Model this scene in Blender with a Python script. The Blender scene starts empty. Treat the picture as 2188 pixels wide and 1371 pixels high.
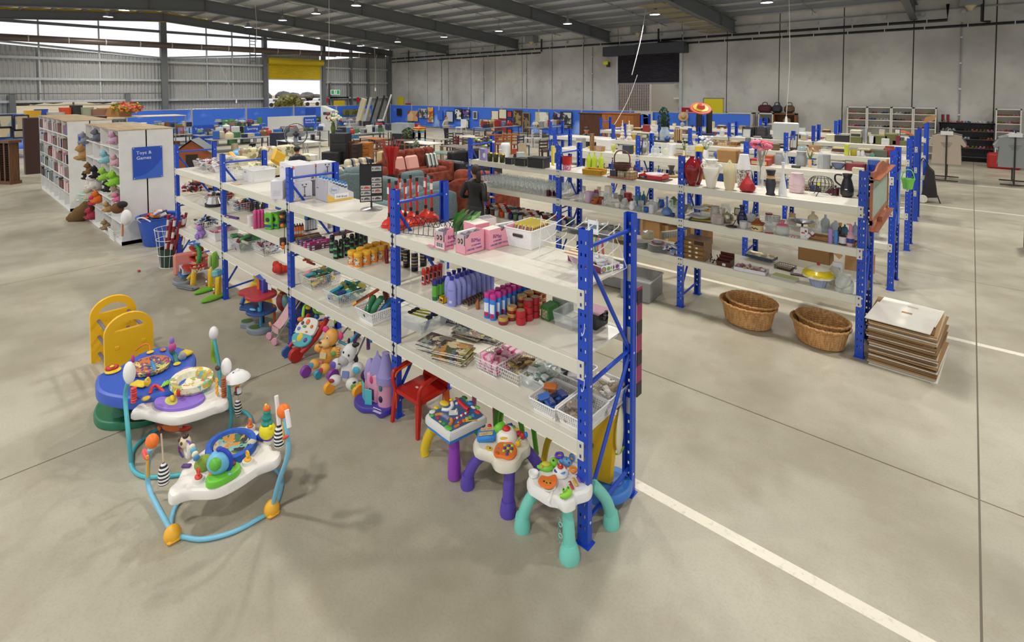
import bpy,math,random
from mathutils import Matrix,Vector,Euler
V=Vector;PI=math.pi;sin=math.sin;cos=math.cos;R=math.radians
random.seed(7);rnd=random.random
def U(a,b):return a+(b-a)*rnd()
SC=bpy.context.scene;COL=SC.collection
FPX=1110.85;CX=1094;CY=238.68;CAM=V((1.723,-2.648,2.8453))
_y,_p,_r=2.2949,-.0394,-.0021
_f=V((cos(_y)*cos(_p),sin(_y)*cos(_p),sin(_p)));_rt=V((sin(_y),-cos(_y),0));_up=_rt.cross(_f)
_rt,_up=cos(_r)*_rt+sin(_r)*_up,-sin(_r)*_rt+cos(_r)*_up
cam=bpy.data.objects.new('camera',bpy.data.cameras.new('camera'));COL.objects.link(cam)
cam.matrix_world=Matrix(((_rt.x,_up.x,-_f.x,CAM.x),(_rt.y,_up.y,-_f.y,CAM.y),(_rt.z,_up.z,-_f.z,CAM.z),(0,0,0,1)))
cam.data.sensor_width=36;cam.data.lens=FPX/2188*36;cam.data.shift_y=-(685.5-CY)/2188;cam.data.clip_end=2000;cam.data.clip_start=.05
SC.camera=cam
# world, daylight, exposure
w=bpy.data.worlds.new('world');SC.world=w;w.use_nodes=True
bg=w.node_tree.nodes['Background'];bg.inputs[0].default_value=(.93,.96,1,1);bg.inputs[1].default_value=1.5
SC.view_settings.view_transform='Standard';SC.view_settings.look='None';SC.view_settings.gamma=1;SC.view_settings.exposure=-.42
LAMP_W=175
try:
 SC.cycles.use_denoising=True;SC.cycles.max_bounces=8;SC.cycles.transparent_max_bounces=24;SC.cycles.sample_clamp_indirect=4
except Exception:pass
# picture point -> place on a known plane
def at(px,py,z=None,x=None,y=None):
 d=_f+(px-CX)/FPX*_rt-(py-CY)/FPX*_up
 if x is not None:t=(x-CAM.x)/d.x
 elif y is not None:t=(y-CAM.y)/d.y
 else:t=((z or 0)-CAM.z)/d.z
 return CAM+d*t
ZM=dict(a=(340,290,4.031),b=(780,360,3.608),c=(800,600,3.608),d=(980,320,4.208),e=(1400,280,3.608),f=(1400,560,3.126),g=(330,480,3.2636),h=(820,740,2.857),i=(150,600,4.031),j=(250,830,3.705),k=(0,200,3.4275),l=(370,210,8.064),m=(600,210,8.064),n=(820,210,8.064),o=(1040,210,8.064),p=(1260,210,7.217),q=(1540,210,7.217),r=(1800,210,8.064),s=(1900,200,5.274),t=(700,180,4.0315),u=(1200,180,4.0315),v=(1650,180,4.0316),w=(0,0,1))
def G(c,a,b,z=None,x=None,y=None):
 o=ZM[c];return at(o[0]+a/o[2],o[1]+b/o[2],z,x,y)
def dep(P):return(P-CAM).dot(_f)
def K(c,a,yb,yt,wd,z):
 P=G(c,a,yb,z);w_=wd/ZM[c][2]*dep(P)/FPX
 d=(P-CAM);d.z=0;d.normalize();P=P+d*w_*.42
 h=G(c,a,yt,y=P.y).z-z
 return P,h,w_
def lin(c):return c/12.92 if c<=.04045 else((c+.055)/1.055)**2.4
def hexc(h):h=h.lstrip('#');h=''.join(c*2 for c in h)if len(h)==3 else h;return tuple(lin(int(h[i:i+2],16)/255)for i in(0,2,4))+(1,)
MC={}
def m(col,rough=.45,metal=0,noise=0,ns=20,bump=0,col2=None,emit=0,trans=0,sheen=0):
 k=(col,rough,metal,noise,ns,bump,col2,emit,trans,sheen)
 if k in MC:return MC[k]
 t=bpy.data.materials.new('mat_'+col.strip('#'));t.use_nodes=True;N=t.node_tree.nodes;L=t.node_tree.links;b=N['Principled BSDF']
 c=hexc(col);b.inputs['Base Color'].default_value=c;b.inputs['Roughness'].default_value=rough;b.inputs['Metallic'].default_value=metal
 if trans:b.inputs['Transmission Weight'].default_value=trans
 if sheen:b.inputs['Sheen Weight'].default_value=sheen
 if emit:b.inputs['Emission Color'].default_value=c;b.inputs['Emission Strength'].default_value=emit
 if noise or bump:
  tc=N.new('ShaderNodeTexCoord');nz=N.new('ShaderNodeTexNoise');nz.inputs['Scale'].default_value=ns;nz.inputs['Detail'].default_value=5
  L.new(tc.outputs['Object'],nz.inputs['Vector'])
  if noise:
   mx=N.new('ShaderNodeMix');mx.data_type='RGBA';c2=hexc(col2)if col2 else tuple(v*(1-noise)for v in c[:3])+(1,)
   rp=N.new('ShaderNodeMapRange');rp.inputs[1].default_value=.38;rp.inputs[2].default_value=.62
   L.new(nz.outputs['Fac'],rp.inputs[0]);L.new(rp.outputs[0],mx.inputs['Factor']);mx.inputs['A'].default_value=c;mx.inputs['B'].default_value=c2
   L.new(mx.outputs['Result'],b.inputs['Base Color'])
  if bump:
   bp=N.new('ShaderNodeBump');bp.inputs['Strength'].default_value=bump;bp.inputs['Distance'].default_value=.01
   L.new(nz.outputs['Fac'],bp.inputs['Height']);L.new(bp.outputs[0],b.inputs['Normal'])
 MC[k]=t;return t
def nodes(name):
 t=bpy.data.materials.new(name);t.use_nodes=True;return t,t.node_tree.nodes,t.node_tree.links,t.node_tree.nodes['Principled BSDF']
def glass(col='#ffffff',a=.16,rough=.03):
 k=('glass',col,a,rough)
 if k in MC:return MC[k]
 t=bpy.data.materials.new('glass_'+col.strip('#'));t.use_nodes=True;N=t.node_tree.nodes;L=t.node_tree.links
 N.remove(N['Principled BSDF']);o=N['Material Output']
 tr=N.new('ShaderNodeBsdfTransparent');c=hexc(col);tr.inputs[0].default_value=tuple(.35+.65*v for v in c[:3])+(1,)if col!='#ffffff'else(.97,.98,.98,1)
 gl=N.new('ShaderNodeBsdfPrincipled');gl.inputs['Base Color'].default_value=c;gl.inputs['Roughness'].default_value=rough;gl.inputs['Specular IOR Level'].default_value=.8
 lw=N.new('ShaderNodeLayerWeight');lw.inputs[0].default_value=.35
 mr=N.new('ShaderNodeMapRange');mr.inputs[3].default_value=a;mr.inputs[4].default_value=min(1,a+.55)
 mx=N.new('ShaderNodeMixShader');L.new(lw.outputs['Facing'],mr.inputs[0]);L.new(mr.outputs[0],mx.inputs[0]);L.new(tr.outputs[0],mx.inputs[1]);L.new(gl.outputs[0],mx.inputs[2]);L.new(mx.outputs[0],o.inputs[0])
 MC[k]=t;return t
def stripes(cols,axis=2,scale=10,rough=.5):
 k=('st',tuple(cols),axis,scale,rough)
 if k in MC:return MC[k]
 t,N,L,b=nodes('striped');tc=N.new('ShaderNodeTexCoord');sp=N.new('ShaderNodeSeparateXYZ');L.new(tc.outputs['Object'],sp.inputs[0])
 ma=N.new('ShaderNodeMath');ma.operation='MULTIPLY';ma.inputs[1].default_value=scale;L.new(sp.outputs[axis],ma.inputs[0])
 fr=N.new('ShaderNodeMath');fr.operation='FRACT';L.new(ma.outputs[0],fr.inputs[0])
 cr=N.new('ShaderNodeValToRGB');cr.color_ramp.interpolation='CONSTANT';e=cr.color_ramp.elements
 e[0].color=hexc(cols[0]);e[1].position=1/len(cols);e[1].color=hexc(cols[1])
 for i in range(2,len(cols)):q=e.new(i/len(cols));q.color=hexc(cols[i])
 L.new(fr.outputs[0],cr.inputs[0]);L.new(cr.outputs[0],b.inputs['Base Color']);b.inputs['Roughness'].default_value=rough
 MC[k]=t;return t
def patches(cols,scale=8,rough=.6,axes=None):
 k=('pa',tuple(cols),scale,rough)
 if k in MC:return MC[k]
 t,N,L,b=nodes('printed');tc=N.new('ShaderNodeTexCoord');vo=N.new('ShaderNodeTexVoronoi');vo.inputs['Scale'].default_value=scale
 nz=N.new('ShaderNodeTexNoise');nz.inputs['Scale'].default_value=scale*.8;L.new(tc.outputs['Object'],nz.inputs['Vector'])
 mv=N.new('ShaderNodeMix');mv.data_type='VECTOR';mv.inputs['Factor'].default_value=.25;L.new(tc.outputs['Object'],mv.inputs[4]);L.new(nz.outputs['Color'],mv.inputs[5]);L.new(mv.outputs[1],vo.inputs['Vector'])
 sp=N.new('ShaderNodeSeparateColor');L.new(vo.outputs['Color'],sp.inputs[0])
 cr=N.new('ShaderNodeValToRGB');cr.color_ramp.interpolation='CONSTANT';e=cr.color_ramp.elements
 e[0].color=hexc(cols[0]);e[1].position=1/len(cols);e[1].color=hexc(cols[1])
 for i in range(2,len(cols)):q=e.new(i/len(cols));q.color=hexc(cols[i])
 L.new(sp.outputs[0],cr.inputs[0]);L.new(cr.outputs[0],b.inputs['Base Color']);b.inputs['Roughness'].default_value=rough
 MC[k]=t;return t
def wood(col,col2,axis=2,scale=6):
 k=('wood',col,col2,axis,scale)
 if k in MC:return MC[k]
 t,N,L,b=nodes('wood');tc=N.new('ShaderNodeTexCoord');mp=N.new('ShaderNodeMapping');s=[scale*6]*3;s[axis]=scale*.35;mp.inputs['Scale'].default_value=s
 nz=N.new('ShaderNodeTexNoise');nz.inputs['Scale'].default_value=1;nz.inputs['Detail'].default_value=4;L.new(tc.outputs['Object'],mp.inputs[0]);L.new(mp.outputs[0],nz.inputs['Vector'])
 cr=N.new('ShaderNodeValToRGB');e=cr.color_ramp.elements;e[0].position=.35;e[0].color=hexc(col2);e[1].position=.65;e[1].color=hexc(col)
 L.new(nz.outputs['Fac'],cr.inputs[0]);L.new(cr.outputs[0],b.inputs['Base Color']);b.inputs['Roughness'].default_value=.4
 MC[k]=t;return t
# mesh builder
class MB:
 def __init__(s,mat=None):
  s.v=[];s.f=[];s.mi=[];s.sm=[];s.mats=[];s.c=0;s.T=Matrix()
  if mat:s.m(mat)
 def m(s,mat):
  if isinstance(mat,str):mat=m(mat)
  if mat not in s.mats:s.mats.append(mat)
  s.c=s.mats.index(mat);return s
 def add(s,vs,fs,sm=False):
  n=len(s.v);s.v+=[tuple(s.T@V(q))for q in vs]
  s.f+=[tuple(n+i for i in q)for q in fs];s.mi+=[s.c]*len(fs);s.sm+=[sm]*len(fs);return s
 def tr(s,loc=(0,0,0),rot=(0,0,0)):s.T=Matrix.Translation(V(loc))@Euler(rot).to_matrix().to_4x4();return s
 def box(s,c,d,ch=0):
  x,y,z=c;a,b,e=d[0]/2,d[1]/2,d[2]/2
  if not ch:
   vs=[(x+i*a,y+j*b,z+k*e)for i in(-1,1)for j in(-1,1)for k in(-1,1)]
   return s.add(vs,[(0,1,3,2),(4,6,7,5),(0,4,5,1),(2,3,7,6),(0,2,6,4),(1,5,7,3)])
  h=min(ch,a*.95,b*.95,e*.95);vs=[];ix={}
  for i in(-1,1):
   for j in(-1,1):
    for k in(-1,1):
     for q in range(3):
      p=[x+i*(a-h),y+j*(b-h),z+k*(e-h)];p[q]+=(i,j,k)[q]*h;ix[i,j,k,q]=len(vs);vs.append(p)
  F=[]
  for q in range(3):
   o1,o2=(q+1)%3,(q+2)%3
   for sg in(-1,1):
    r=[]
    for(u1,u2)in((-1,-1),(1,-1),(1,1),(-1,1)):
     t=[0]*3;t[q]=sg;t[o1]=u1;t[o2]=u2;r.append(ix[t[0],t[1],t[2],q])
    F.append(r if sg>0 else r[::-1])
   for u1 in(-1,1):
    for u2 in(-1,1):
     def g(e_,ax):t=[0]*3;t[q]=e_;t[o1]=u1;t[o2]=u2;return ix[t[0],t[1],t[2],ax]
     r=[g(-1,o1),g(1,o1),g(1,o2),g(-1,o2)];F.append(r if u1*u2<0 else r[::-1])
  for i in(-1,1):
   for j in(-1,1):
    for k in(-1,1):
     r=[ix[i,j,k,0],ix[i,j,k,1],ix[i,j,k,2]];F.append(r if i*j*k>0 else r[::-1])
  return s.add(vs,F)
 def bz(s,x0,y0,z0,x1,y1,z1,ch=0):return s.box(((x0+x1)/2,(y0+y1)/2,(z0+z1)/2),(abs(x1-x0),abs(y1-y0),abs(z1-z0)),ch)
 def tube(s,pts,r,n=8,closed=False,cap=True):
  P=[V(q)for q in pts];k=len(P);rr=r if isinstance(r,(list,tuple))else[r]*k;vs=[];up=None
  for i in range(k):
   if closed:d=P[(i+1)%k]-P[i-1]
   else:d=P[min(i+1,k-1)]-P[max(i-1,0)]
   if d.length<1e-9:d=V((0,0,1))
   d.normalize()
   if up is None:up=V((0,0,1))if abs(d.z)<.9 else V((1,0,0))
   sd=d.cross(up)
   if sd.length<1e-4:sd=d.cross(V((0,1,0)))
   sd.normalize();up=sd.cross(d).normalized()
   for j in range(n):
    a=2*PI*j/n;vs.append(P[i]+(sd*cos(a)+up*sin(a))*rr[i])
  F=[]
  for i in range(k if closed else k-1):
   for j in range(n):
    a,b=i*n+j,i*n+(j+1)%n;c_,d_=((i+1)%k)*n+(j+1)%n,((i+1)%k)*n+j;F.append((a,b,c_,d_))
  if cap and not closed:F+=[tuple(range(n))[::-1],tuple((k-1)*n+j for j in range(n))]
  return s.add(vs,F,True)
 def lathe(s,prof,n=20,c=(0,0,0),sx=1,sy=1,flute=0,nf=0,cap=True):
  vs=[];F=[];k=len(prof)
  for r,z in prof:
   for j in range(n):
    a=2*PI*j/n;q=r*(1+flute*cos(nf*a))if flute else r
    vs.append((c[0]+q*cos(a)*sx,c[1]+q*sin(a)*sy,c[2]+z))
  for i in range(k-1):
   for j in range(n):F.append((i*n+j,i*n+(j+1)%n,(i+1)*n+(j+1)%n,(i+1)*n+j))
  if cap and prof[0][0]>1e-5:F.append(tuple(range(n))[::-1])
  if cap is True and prof[-1][0]>1e-5:F.append(tuple((k-1)*n+j for j in range(n)))
  return s.add(vs,F,True)
 def cyl(s,c,r,h,n=20,r2=None):return s.lathe([(r,0),(r if r2 is None else r2,h)],n,c)
 def ell(s,c,d,n=12,k=7):
  if not isinstance(d,(list,tuple)):d=(d,d,d)
  return s.lathe([(max(1e-6,sin(PI*i/k)),-cos(PI*i/k)*d[2]/1)for i in range(k+1)],n,c,d[0],d[1])
 def prism(s,poly,z0,z1,sm=False,ax=2):
  def mk(p,z):return(p[0],p[1],z)if ax==2 else((p[0],z,p[1])if ax==1 else(z,p[0],p[1]))
  k=len(poly);vs=[mk(p,z0)for p in poly]+[mk(p,z1)for p in poly]
  s.add(vs,[tuple(range(k))[::-1],tuple(range(k,2*k))],False);n=len(s.v)-2*k
  fs=[(i,(i+1)%k,k+(i+1)%k,k+i)for i in range(k)]
  s.f+=[tuple(n+i for i in q)for q in fs];s.mi+=[s.c]*k;s.sm+=[sm]*k;return s
 def quad(s,a,b,c,d):return s.add([a,b,c,d],[(0,1,2,3)])
 def grid(s,fn,nu,nv,sm=True,cu=False):
  vs=[fn(i/nu,j/nv)for i in range(nu+1)for j in range(nv+1)]
  return s.add(vs,[(i*(nv+1)+j,(i+1)*(nv+1)+j,(i+1)*(nv+1)+j+1,i*(nv+1)+j+1)for i in range(nu)for j in range(nv)],sm)
 def mesh(s,name):
  me=bpy.data.meshes.new(name);me.from_pydata(s.v,[],s.f);me.polygons.foreach_set('material_index',s.mi);me.polygons.foreach_set('use_smooth',s.sm)
  for t in s.mats:me.materials.append(t)
  me.update()
  if any(s.sm):me.set_sharp_from_angle(angle=R(42))
  return me
def cr(pts,n=6,closed=False):
 P=[V(p)for p in pts];k=len(P);out=[]
 for i in range(k if closed else k-1):
  g=(lambda j:P[j%k])if closed else(lambda j:P[max(0,min(k-1,j))])
  a,b,c_,d=g(i-1),g(i),g(i+1),g(i+2)
  for q in range(n):
   t=q/n;out.append(.5*((2*b)+(-a+c_)*t+(2*a-5*b+4*c_-d)*t*t+(-a+3*b-3*c_+d)*t**3))
 if not closed:out.append(P[-1])
 return out
def cr2(pts,n=5):return[(p.x,p.y)for p in cr([(a,b,0)for a,b in pts],n,True)]
def ring(r,n=24,z=0,sx=1,sy=1,a0=0,a1=2*PI):return[(r*sx*cos(a0+(a1-a0)*i/n),r*sy*sin(a0+(a1-a0)*i/n),z)for i in range(n)]
def rrect(w_,h_,r,n=4):
 out=[]
 for cx_,cy_,a0 in((w_/2-r,h_/2-r,0),(-w_/2+r,h_/2-r,90),(-w_/2+r,-h_/2+r,180),(w_/2-r,-h_/2+r,270)):
  for i in range(n+1):a=R(a0+90*i/n);out.append((cx_+r*cos(a),cy_+r*sin(a)))
 return out
# things and parts
def tag(o,label=None,cat=None,group=None,kind=None):
 if label:o['label']=label
 if cat:o['category']=cat
 if group:o['group']=group
 if kind:o['kind']=kind
 return o
def ob(name,mb,parent=None,loc=None,rz=0,label=None,cat=None,group=None,kind=None,rot=None):
 o=bpy.data.objects.new(name,mb if isinstance(mb,bpy.types.Mesh)else mb.mesh(name));COL.objects.link(o)
 if parent:o.parent=parent
 if loc is not None:o.location=loc
 o.rotation_euler=rot if rot else(0,0,rz)
 return tag(o,label,cat,group,kind)
def thing(name,label,cat,loc=(0,0,0),rz=0,group=None,rot=None):
 o=bpy.data.objects.new(name,None);COL.objects.link(o);o.location=loc;o.rotation_euler=rot or(0,0,rz);o.empty_display_size=.1
 return tag(o,label,cat,group)
def struct(name,mb,**k):return ob(name,mb,kind='structure',**k)
KIDS={}
def dup(root,loc,rz=None,label=None,group=None,scale=None):
 def cp(o,par):
  c=o.copy();COL.objects.link(c)
  if par:c.parent=par
  for ch in[q for q in bpy.data.objects if q.parent==o]if o.name not in KIDS else KIDS[o.name]:cp(ch,c)
  return c
 if root.name not in KIDS:
  def reg(o):KIDS[o.name]=[q for q in bpy.data.objects if q.parent==o];[reg(x)for x in KIDS[o.name]]
  reg(root)
 r=cp(root,None);r.location=loc
 if rz is not None:r.rotation_euler=(0,0,rz)
 if scale:r.scale=(scale,)*3 if not isinstance(scale,(list,tuple))else scale
 if label:r['label']=label
 if group:r['group']=group
 return r
def text(s,size,mat,parent,loc,rot,name='lettering',align='LEFT',ext=.0006,sx=1):
 c=bpy.data.curves.new('t','FONT');c.body=s;c.size=size;c.extrude=ext;c.align_x=align;c.resolution_u=2
 t=bpy.data.objects.new('t',c);COL.objects.link(t);me=bpy.data.meshes.new_from_object(t);bpy.data.objects.remove(t)
 me.materials.clear();me.materials.append(m(mat)if isinstance(mat,str)else mat)
 o=bpy.data.objects.new(name,me);COL.objects.link(o);o.parent=parent;o.location=loc;o.rotation_euler=rot;o.scale=(sx,1,1);return o
FRONT=(PI/2,0,0)
RIGHT=(PI/2,0,PI/2)
# the building
YW=25.3;XW=-37.8;RY=7.7;RZ=8.1;SL=.079
def roofz(y):return RZ-abs(y-RY)*SL
def floor_mat():
 t,N,L,b=nodes('concrete_floor');tc=N.new('ShaderNodeTexCoord');P=tc.outputs['Object']
 def noise(s,d=6,r=.55):
  n=N.new('ShaderNodeTexNoise');n.inputs['Scale'].default_value=s;n.inputs['Detail'].default_value=d;n.inputs['Roughness'].default_value=r;L.new(P,n.inputs['Vector']);return n.outputs['Fac']
 def mr(i,a,b_,c=0,d=1):
  n=N.new('ShaderNodeMapRange');L.new(i,n.inputs[0]);n.inputs[1].default_value=a;n.inputs[2].default_value=b_;n.inputs[3].default_value=c;n.inputs[4].default_value=d;return n.outputs[0]
 def mix(f,a,c):
  n=N.new('ShaderNodeMix');n.data_type='RGBA'
  if isinstance(f,float):n.inputs['Factor'].default_value=f
  else:L.new(f,n.inputs['Factor'])
  for k,q in(('A',a),('B',c)):
   if isinstance(q,str):n.inputs[k].default_value=hexc(q)
   else:L.new(q,n.inputs[k])
  return n.outputs['Result']
 c=mix(mr(noise(.55),.4,.62),'#b3ad9b','#98917f')
 c=mix(mr(noise(2.6,8,.65),.5,.72,0,.6),c,'#9a8f7a')
 c=mix(mr(noise(.9,3),.55,.7,0,.5),c,'#bdb7a6')
 c=mix(mr(noise(60,3),.45,.75,0,.25),c,'#857b69')
 sp=N.new('ShaderNodeSeparateXYZ');L.new(P,sp.inputs[0])
 def line(ax,pos,wd):
  a=N.new('ShaderNodeMath');a.operation='SUBTRACT';L.new(sp.outputs[ax],a.inputs[0]);a.inputs[1].default_value=pos
  q=N.new('ShaderNodeMath');q.operation='ABSOLUTE';L.new(a.outputs[0],q.inputs[0])
  k=N.new('ShaderNodeMath');k.operation='LESS_THAN';L.new(q.outputs[0],k.inputs[0]);k.inputs[1].default_value=wd/2;return k.outputs[0]
 def mx2(a,q):
  k=N.new('ShaderNodeMath');k.operation='MAXIMUM';L.new(a,k.inputs[0]);L.new(q,k.inputs[1]);return k.outputs[0]
 jt=line(0,1.83,.012)
 for ax,pos in((0,-3.56),(0,-8.95),(0,-14.3),(0,-19.7),(1,2.13),(1,7.6),(1,13),(1,-3.3),(1,18.6)):jt=mx2(jt,line(ax,pos,.012))
 wl=line(1,.69,.085)
 for pos in(5.1,13.8,18.1):wl=mx2(wl,line(1,pos,.085))
 wf=N.new('ShaderNodeMath');wf.operation='MULTIPLY';L.new(wl,wf.inputs[0]);L.new(mr(noise(25,4),.3,.45,.55,.95),wf.inputs[1])
 c=mix(wf.outputs[0],c,'#e6dfcd');c=mix(jt,c,'#5e5546')
 L.new(c,b.inputs['Base Color']);L.new(mr(noise(1.7,5),.35,.7,.33,.55),b.inputs['Roughness'])
 bp=N.new('ShaderNodeBump');bp.inputs['Strength'].default_value=.04;L.new(noise(30),bp.inputs['Height']);L.new(bp.outputs[0],b.inputs['Normal'])
 return t
f_=MB(floor_mat());f_.bz(XW-.2,-11,-.2,24,YW+.3,0);struct('floor',f_)
g_=MB(m('#cdb993',.9,noise=.3,ns=.3,col2='#b5a27c'));g_.bz(-400,-200,-.25,XW-.2,300,-.05);g_.bz(XW-.2,YW+.3,-.25,60,60,-.05);struct('ground_outside',g_)
def conc():
 t,N,L,b=nodes('precast_concrete');tc=N.new('ShaderNodeTexCoord')
 def noise(s,d=6):n=N.new('ShaderNodeTexNoise');n.inputs['Scale'].default_value=s;n.inputs['Detail'].default_value=d;L.new(tc.outputs['Object'],n.inputs['Vector']);return n.outputs['Fac']
 a=N.new('ShaderNodeMix');a.data_type='RGBA';a.inputs['A'].default_value=hexc('#d2d1cb');a.inputs['B'].default_value=hexc('#b3b1ab')
 q=N.new('ShaderNodeMapRange');q.inputs[1].default_value=.4;q.inputs[2].default_value=.7;L.new(noise(.5),q.inputs[0]);L.new(q.outputs[0],a.inputs['Factor'])
 a2=N.new('ShaderNodeMix');a2.data_type='RGBA';a2.inputs['B'].default_value=hexc('#a39f96');q2=N.new('ShaderNodeMapRange');q2.inputs[1].default_value=.55;q2.inputs[2].default_value=.8;q2.inputs[4].default_value=.5
 L.new(noise(2.2,8),q2.inputs[0]);L.new(q2.outputs[0],a2.inputs['Factor']);L.new(a.outputs['Result'],a2.inputs['A']);L.new(a2.outputs['Result'],b.inputs['Base Color']);b.inputs['Roughness'].default_value=.85
 return t
CONC=conc();JOINT=m('#4a453e',.9);STEEL=m('#8f9294',.5,.2);DSTEEL=m('#6f7274',.55);GALV=m('#c6cacd',.45,.2,.1,6)
wr=MB(CONC);jx=[-37.6,-35,-32.43,-29.79,-27.21,-24.64,-22.02,-19.39,-16.9,-14.4,-10.4,-7.94,-5.42,-2.73,-.19,2.38,5,7.6,10.2,12.8,15.4,18,24]
for a,b in zip(jx,jx[1:]):
 if a==-14.4:wr.bz(a+.012,YW,4.9,b-.012,YW+.18,7.2)
 else:wr.bz(a+.022,YW,0,b-.022,YW+.18,7.2)
wr.m(JOINT)
wr.bz(-37.8,YW+.02,0,-14.4,YW+.16,7.1);wr.bz(-10.4,YW+.02,0,24,YW+.16,7.1)
struct('wall_right',wr)
for i,x in enumerate((-35.7,-30.6,-25.8,-21.6,-16.2,-13+2.9,1.35)):
 z1=5.6;t=MB(STEEL);t.tube([(0,0,0),(0,0,z1)],.022,6)
 for q in range(5):t.m(m('#e8e8e6')).box((0,-.01,.8+q*1.05),(.07,.06,.05));t.m(STEEL)
 if x in(-35.7,-10.1):continue
 struct('trim_%d'%(i+1),t,loc=(x,YW-.035,0))
BLK=m('#15161c',.35)
for i,(pts,r)in enumerate([([(-37,25.05,5.44),(-20.2,25.05,5.44)],.055),([(-37,25.05,5.73),(.9,25.05,5.71),(.9,25.05,6.35)],.06),([(-11.6,24.9,6.35),(-11.6,24.9,5.6),(-11,24.9,5.58),(-10,25.05,5.46),(9,25.05,5.42)],.055),([(-20.1,25.05,5.5),(-20.1,25.05,6.35)],.055),([(-34.6,25.05,5.5),(-34.6,25.05,6.35)],.05),([(1.95,24.9,6.4),(1.95,24.9,5.55),(2.2,24.9,5.5)],.055)]):
 t=MB(BLK);t.tube(pts,r,8);t.m('#cfd0d2')
 for(a,b)in zip(pts,pts[1:]):
  if abs(a[0]-b[0])>2:
   n=int(abs(a[0]-b[0])/1.3)
   for k in range(n):q=V(a).lerp(V(b),(k+.5)/n);t.box(q+V((0,0,0)),(.03,r*2.4,r*2.5))
 ob('drain_pipe',t,label=['lower black drain pipe along the far left of the concrete wall','long upper black drain pipe clipped along the concrete wall','black drain pipe right of the dark roller door','short black downpipe joining the upper drain pipe above the third beam','short black downpipe near the far left corner','short black downpipe at the top right corner of the wall'][i],cat='pipe')
for i,x in enumerate((-20.9,-12.9,1.6)):
 t=MB(m('#8b8d8e',.5));t.bz(-.35,-.3,0,.35,.25,.4,.02);t.m('#c9bd98').lathe([(.2,0),(.1,-.13),(.07,-.2)],12);ob('rainwater_box',t,loc=(x,24.95,roofz(24.8)-.55),label='grey rainwater box under the roof edge, '+('left of the dark roller door','above the dark roller door','nearest the right edge')[i],cat='rain box')
# conduit rail under the roof edge
t=MB(STEEL)
t.tube([(-36,25.2,6.17),(9,25.2,6.17)],.035,6)
for k in range(34):t.m('#b5b5b2').box((-35+k*1.3,25.15,6.02),(.12,.1,.14));t.m(STEEL)
struct('trim_20',t)
# dark roller door in the concrete wall
d1=thing('door_1',None,None,(-12.4,YW,0));tag(d1,kind='structure')
t=MB(m('#3a3740',.35,.4))
for k in range(21):t.grid(lambda u,v,k=k:(-1.93+3.86*u,-.1-.03*sin(PI*v),3.31+(k+v)*.078),1,5)
t.m('#8e9092').bz(-1.93,-.16,3.24,1.93,-.06,3.33);ob('curtain',t,d1)
t=MB(m('#3f4249',.4));t.bz(-2.7,-.65,4.93,.1-.6,-0,5.5,.02);t.bz(-.48,-.68,4.93,2.4,0,5.53,.02);ob('roll_housing',t,d1)
t=MB(GALV);t.bz(-2.05,-.15,0,-1.93,0,4.93);t.bz(1.93,-.15,0,2.08,0,4.93);ob('guide_rail',t,d1)
t=MB(m('#e8e02a',.5));t.box((-2.6,-.3,4.55),(.3,.35,.2));t.m('#26262a').cyl((-2.5,-.3,4.3),.12,.3,10);ob('door_motor',t,d1)
# shed seen through the dark roller door
t=MB(m('#d3cfc5',.8));t.bz(-16,31,0,-3,31.1,9)
t.m('#f2f2f0')
for z in(1.3,2.3,3.3,4.3):t.bz(-13.3,30.75,z,-3,30.95,z+.1)
for x in(-12.8,-9.4,-6.5):t.bz(x,30.65,0,x+.18,30.95,9)
t.tube([(-12.6,30.6,.8),(-8.9,30.6,4.3)],.025,5);t.tube([(-9.2,30.6,4.6),(-6.2,30.6,1.2)],.03,5)
ob('steel_shed',t,label='pale steel framed shed wall seen through the open dark roller door',cat='shed')
t=MB(m('#f4eee6',.6));t.bz(-20,30.2,0,-14.7,30.3,9);t.m('#73545a')
for k in range(17):
 for q in range(46):t.bz(-17.6+k*.17,30.12,.9+q*.11,-17.52+k*.17,30.2,.95+q*.11)
ob('louvre_screen',t,label='white and plum slatted louvre screen outside the dark roller door',cat='screen')
# left wall: corrugated sheet on steel girts, open strip above
COR=m('#b3b3b1',.5,.1,.06,3)
def corr(t,y0,y1,z0,z1f,step=.19):
 n=max(2,int((y1-y0)/step*4));vs=[];F=[]
 for i in range(n+1):
  y=y0+(y1-y0)*i/n;dx=.02*(1 if(i%4)in(1,2)else-1)
  z1=z1f(y)if callable(z1f)else z1f;vs+=[(dx,y,z0),(dx,y,z1)]
 for i in range(n):F.append((2*i,2*i+2,2*i+3,2*i+1))
 t.add(vs,F)
t=MB(COR);top=lambda y:5+abs(y-7.6)*.065
corr(t,-11,.72,0,top);corr(t,.72,5.62,2.37,top);corr(t,5.62,14.4,0,top);corr(t,14.4,18.6,5.3,lambda y:5.95);corr(t,18.6,YW,0,lambda y:min(6,5.4+(y-18.6)*.1));corr(t,.72,5.62,0,1.15)
struct('wall_left',t,loc=(XW,0,0))
k_=30
def tr(t,**k):
 global k_;k_+=1;return struct('trim_%d'%k_,t,**k)
for z in(2.33,3.6,4.78):tr(MB(GALV).bz(XW+.03,-11,z-.07,XW+.22,14.3,z+.07));tr(MB(GALV).bz(XW+.03,18.7,z-.07,XW+.22,YW,z+.07))
for z in(5.78,6.75):tr(MB(DSTEEL).bz(XW+0,-11,z-.08,XW+.16,20,z+.08))
t=MB(GALV);t.tube([(XW+.12,-11,6.45),(XW+.12,7.6,5.05),(XW+.12,20,5.98)],.06,4);tr(t)
for y in(-4,-.9,1.72,4.43,10.3,11.95):tr(MB(GALV).bz(XW+.02,y-.035,2.37,XW+.14,y+.035,roofz(y)-.3))
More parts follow.
